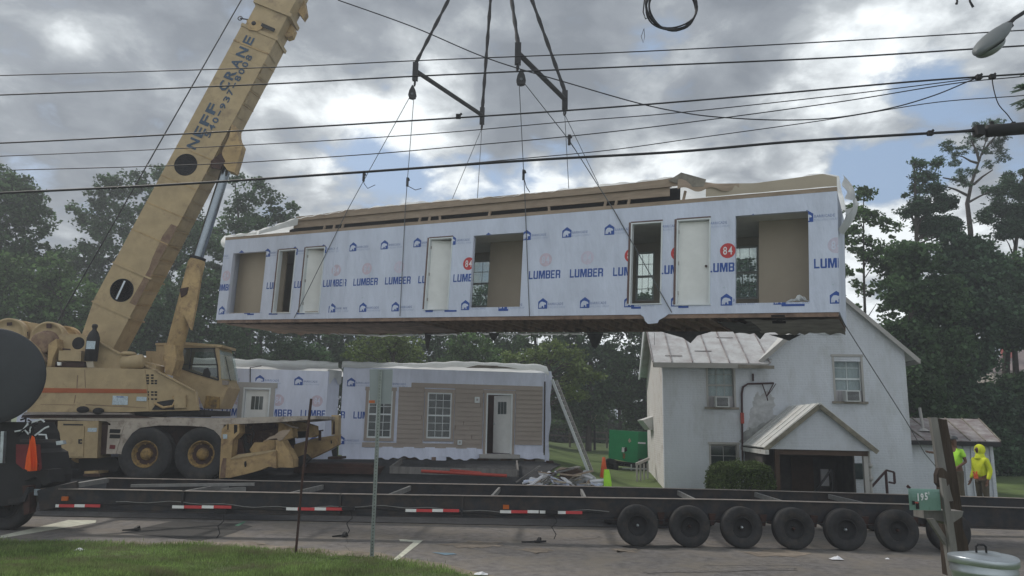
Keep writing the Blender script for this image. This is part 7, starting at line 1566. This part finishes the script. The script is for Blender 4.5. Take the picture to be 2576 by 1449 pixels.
tree('pine_tree', 2330, 33, [(2122+x*.2778, 183+y*.2778, rr_*.2778, d) for x, y, rr_, d in ((700, 830, 50, .9), (640, 800, 24, .8), (830, 820, 60, .8), (650, 945, 34, .9), (760, 960, 80, .8), (660, 1060, 60, .8), (830, 1060, 80, .9), (560, 1100, 30, .6), (900, 1180, 110, 1.), (700, 1220, 120, 1.), (780, 1400, 140, 1.), (560, 1280, 70, .6), (940, 1400, 130, 1.))], 'leafP', 'bushy dark pine left of the bare leaning trunk', 92, 9., .3, 30, .15, asp=.4)
tree('pine_tree', 2530, 35, [(2122+x*.2778, 183+y*.2778, rr_*.2778, d) for x, y, rr_, d in ((1500, 930, 40, .9), (1500, 1010, 90, .9), (1400, 1080, 70, .8), (1600, 1100, 90, .9), (1640, 900, 40, .9), (1420, 1220, 110, .9), (1580, 1250, 110, .9), (1280, 1060, 34, .6), (1300, 1300, 90, .7), (1480, 1420, 130, 1.), (1640, 1420, 120, 1.), (1640, 1050, 60, .9))], 'leafP', 'bushy dark pine at the right edge of the sky', 93, 8., .3, 30, .15, asp=.4)
low = [('evergreen_tree', 2300, 31, [(2300, 650, 56), (2270, 730, 56), (2340, 760, 80), (2290, 850, 70), (2360, 880, 84), (2300, 960, 80), (2340, 1050, 80), (2240, 830, 30, .6)], 'dark evergreen right of the roof slope of the white house', 1.3),
       ('evergreen_tree', 2430, 33, [(2420, 690, 80), (2470, 780, 84), (2400, 800, 70), (2450, 900, 60), (2400, 990, 84), (2470, 1040, 84), (2420, 1130, 80), (2500, 1140, 70), (2400, 620, 46), (2460, 640, 50), (2500, 700, 50)], 'broad dark evergreen behind the shed', 1.3),
       ('evergreen_tree', 2570, 34, [(2560, 690, 70), (2530, 770, 60), (2600, 830, 74), (2510, 850, 34), (2545, 990, 54), (2600, 980, 60), (2590, 1030, 80), (2560, 1110, 70), (2600, 1180, 60), (2540, 1190, 40), (2560, 1010, 50)], 'dark evergreen at the right edge behind the shed', 1.2)]
for i, (nm, u, y, bl, lb, d) in enumerate(low): tree(nm, u, y, bl, 'leafA' if i != 1 else 'leafP', lb, 100+i, d*2.3, .5, 36, .15, limbs=18)
for i, (u, m, lb) in enumerate(((1375, 'leafA', 'dark shrub at the far lawn edge just right of the tan house section'), (1440, 'leafB', 'mid-green shrub at the far lawn edge behind the ladder'), (1510, 'leafA', 'dark shrub at the far lawn edge behind the lamp post'), (1585, 'leafA', 'dark shrub at the far lawn edge behind the green generator'), (1650, 'leafB', 'mid-green shrub at the far lawn edge beside the white house wall'))):
    tree('shrub', u, 70, [(u, 1075, 36), (u-30, 1095, 28), (u+30, 1090, 30), (u, 1105, 30), (u+10, 1040, 26)], m, lb, 140+i, 1.2, .7, 30, .24, limbs=6, trunk=.12, cat='shrub')
# spruce standing just outside the frame: two branch tips reach into the picture
tree('spruce_tree', 2760, 15, [(2590, 192, 16), (2572, 215, 12), (2600, 240, 22), (2570, 262, 12), (2680, 230, 60), (2740, 150, 70), (2740, 320, 90), (2760, 500, 100), (2780, 700, 110)], 'leafP', 'spruce branches reaching in at the right edge of the sky', 110, 6., .10, 30, .10, trunk=.16, asp=.16, limbs=30)
sp_ = [o for o in bpy.data.objects if o.name.startswith('spruce_tree')][-1]; mb = MB()
for a, b in (((2640, 205), (2546, 232)), ((2640, 190), (2552, 222)), ((2640, 225), (2545, 264)), ((2640, 240), (2560, 275)), ((2640, 170), (2568, 188))):
    A = P(*a, 15); B = P(*b, 15); mb.tube([A, B], [.03, .006], 5); n_ = 60
    for i in range(n_):
        c = A.lerp(B, i/n_); 
        for s in (-1, 1):
            mb.add([c, c+(B-A).normalized()*.05+Vector((0, .02*s, .035*s+.0)), c+(B-A).normalized()*.065+Vector((0, .02*s, .028*s))], [(0, 1, 2)], 1)
mb.build('branch', ['bark', 'leafP'], sp_, recalc=False)
# clipped bush by the porch
hb0 = P(1864, 1200, 21.4); zbb = gz(hb0.x, 21.4)
bush = thing('bush', (hb0.x, 21.4, zbb), 'rounded clipped green bush under the ground-floor window left of the porch', 'bush')
rx = P(1942, 1200, 21.4).x-hb0.x; ht = P(1864, 1168, 21.4).z-zbb
rg = np.random.default_rng(5); n = 16000; th = rg.uniform(0, 2*np.pi, n); ph = rg.uniform(0, 1, n)**.8
rad = 1+.05*np.sin(th*5)+rg.normal(0, .035, n); sq = .42
cx_ = np.sign(np.cos(th))*np.abs(np.cos(th))**.75; sy = np.sign(np.sin(th))*np.abs(np.sin(th))**.75
zz = ph**.6*ht*rad; wr = (1-(ph**.6)**5)**.3
pts = np.stack([cx_*rx*wr*rad, sy*.75*wr*rad, zz+.03*np.sin(cx_*9)], 1)
o = bpy.data.objects.new('foliage', leaf_mesh('foliage', pts, .055, 'leafH', 6, .7)); COL.objects.link(o); o.parent = bush
n = 9000; th = rg.uniform(0, 2*np.pi, n); rr2 = rg.uniform(0, 1, n)**.5; pts = np.stack([np.cos(th)*rx*.95*rr2, np.sin(th)*.7*rr2, ht*(1-.12*rr2**4)+rg.normal(0, .03, n)], 1)
o = bpy.data.objects.new('foliage_top', leaf_mesh('foliage_top', pts, .055, 'leafH', 7, .7)); COL.objects.link(o); o.parent = bush
mb = MB()
for i in range(7): a_ = i*.9; mb.tube([Vector((0, 0, 0)), Vector((math.cos(a_)*rx*.4, math.sin(a_)*.3, ht*.5)), Vector((math.cos(a_)*rx*.8, math.sin(a_)*.55, ht*.85))], [.03, .02, .01], 5)
bush['_l'] = (0, 0, 0); mb.build('stem', 'bark', bush, recalc=False)
# far house glimpsed between the evergreens, far park fence
fh = thing('far_house', P(2560, 1000, 75), 'pinkish roof of a distant house glimpsed between the evergreens at the right', 'house')
mb = MB(); mb.prism([P(2500, 935, 75), P(2640, 935, 75), P(2640, 1110, 75), P(2500, 1110, 75)], (0, 6, 0)); mb.build('wall', 'siding', fh)
mb = MB(); mb.prism([P(2488, 935, 74.5), P(2650, 925, 74.5), P(2630, 880, 78), P(2530, 876, 78)], (0, 0, -.2)); mb.build('roof', mat('pink_roof', (.22, .17, .165), .8), fh)
mb = MB(); mb.box(P(2545, 1000, 76).x, P(2560, 1000, 76).x, 76, 77, P(2545, 900, 76).z, P(2545, 860, 76).z); mb.build('chimney', 'redpipe', fh)
for (u0, u1, y, v, lb) in ((1340, 1620, 56, 1142, 'low dark rail fence along the far lawn behind the generator'), (2510, 2640, 46, 1165, 'low rail fence at the right edge behind the shed')):
    a = P(u0, v, y); b = P(u1, v+(u1-u0)*.02, y); f_ = thing('rail_fence', (a+b)/2, lb, 'fence')
    n_ = max(2, int((b-a).length/2.2))
    for i in range(n_+1): c = a.lerp(b, i/n_); mb = MB(); z0 = gz(c.x, y)-.1; mb.box(c.x-.06, c.x+.06, y-.06, y+.06, z0, z0+1.15); mb.build('post', 'oldwood', f_)
    for hh_ in (.5, .95): mb = MB(); mb.bar((a.x, y-.02, gz(a.x, y)+hh_), (b.x, y-.02, gz(b.x, y)+hh_), .05, .12); mb.build('rail', 'oldwood', f_)
for o in bpy.data.objects:
    if '_l' in o.keys(): del o['_l']
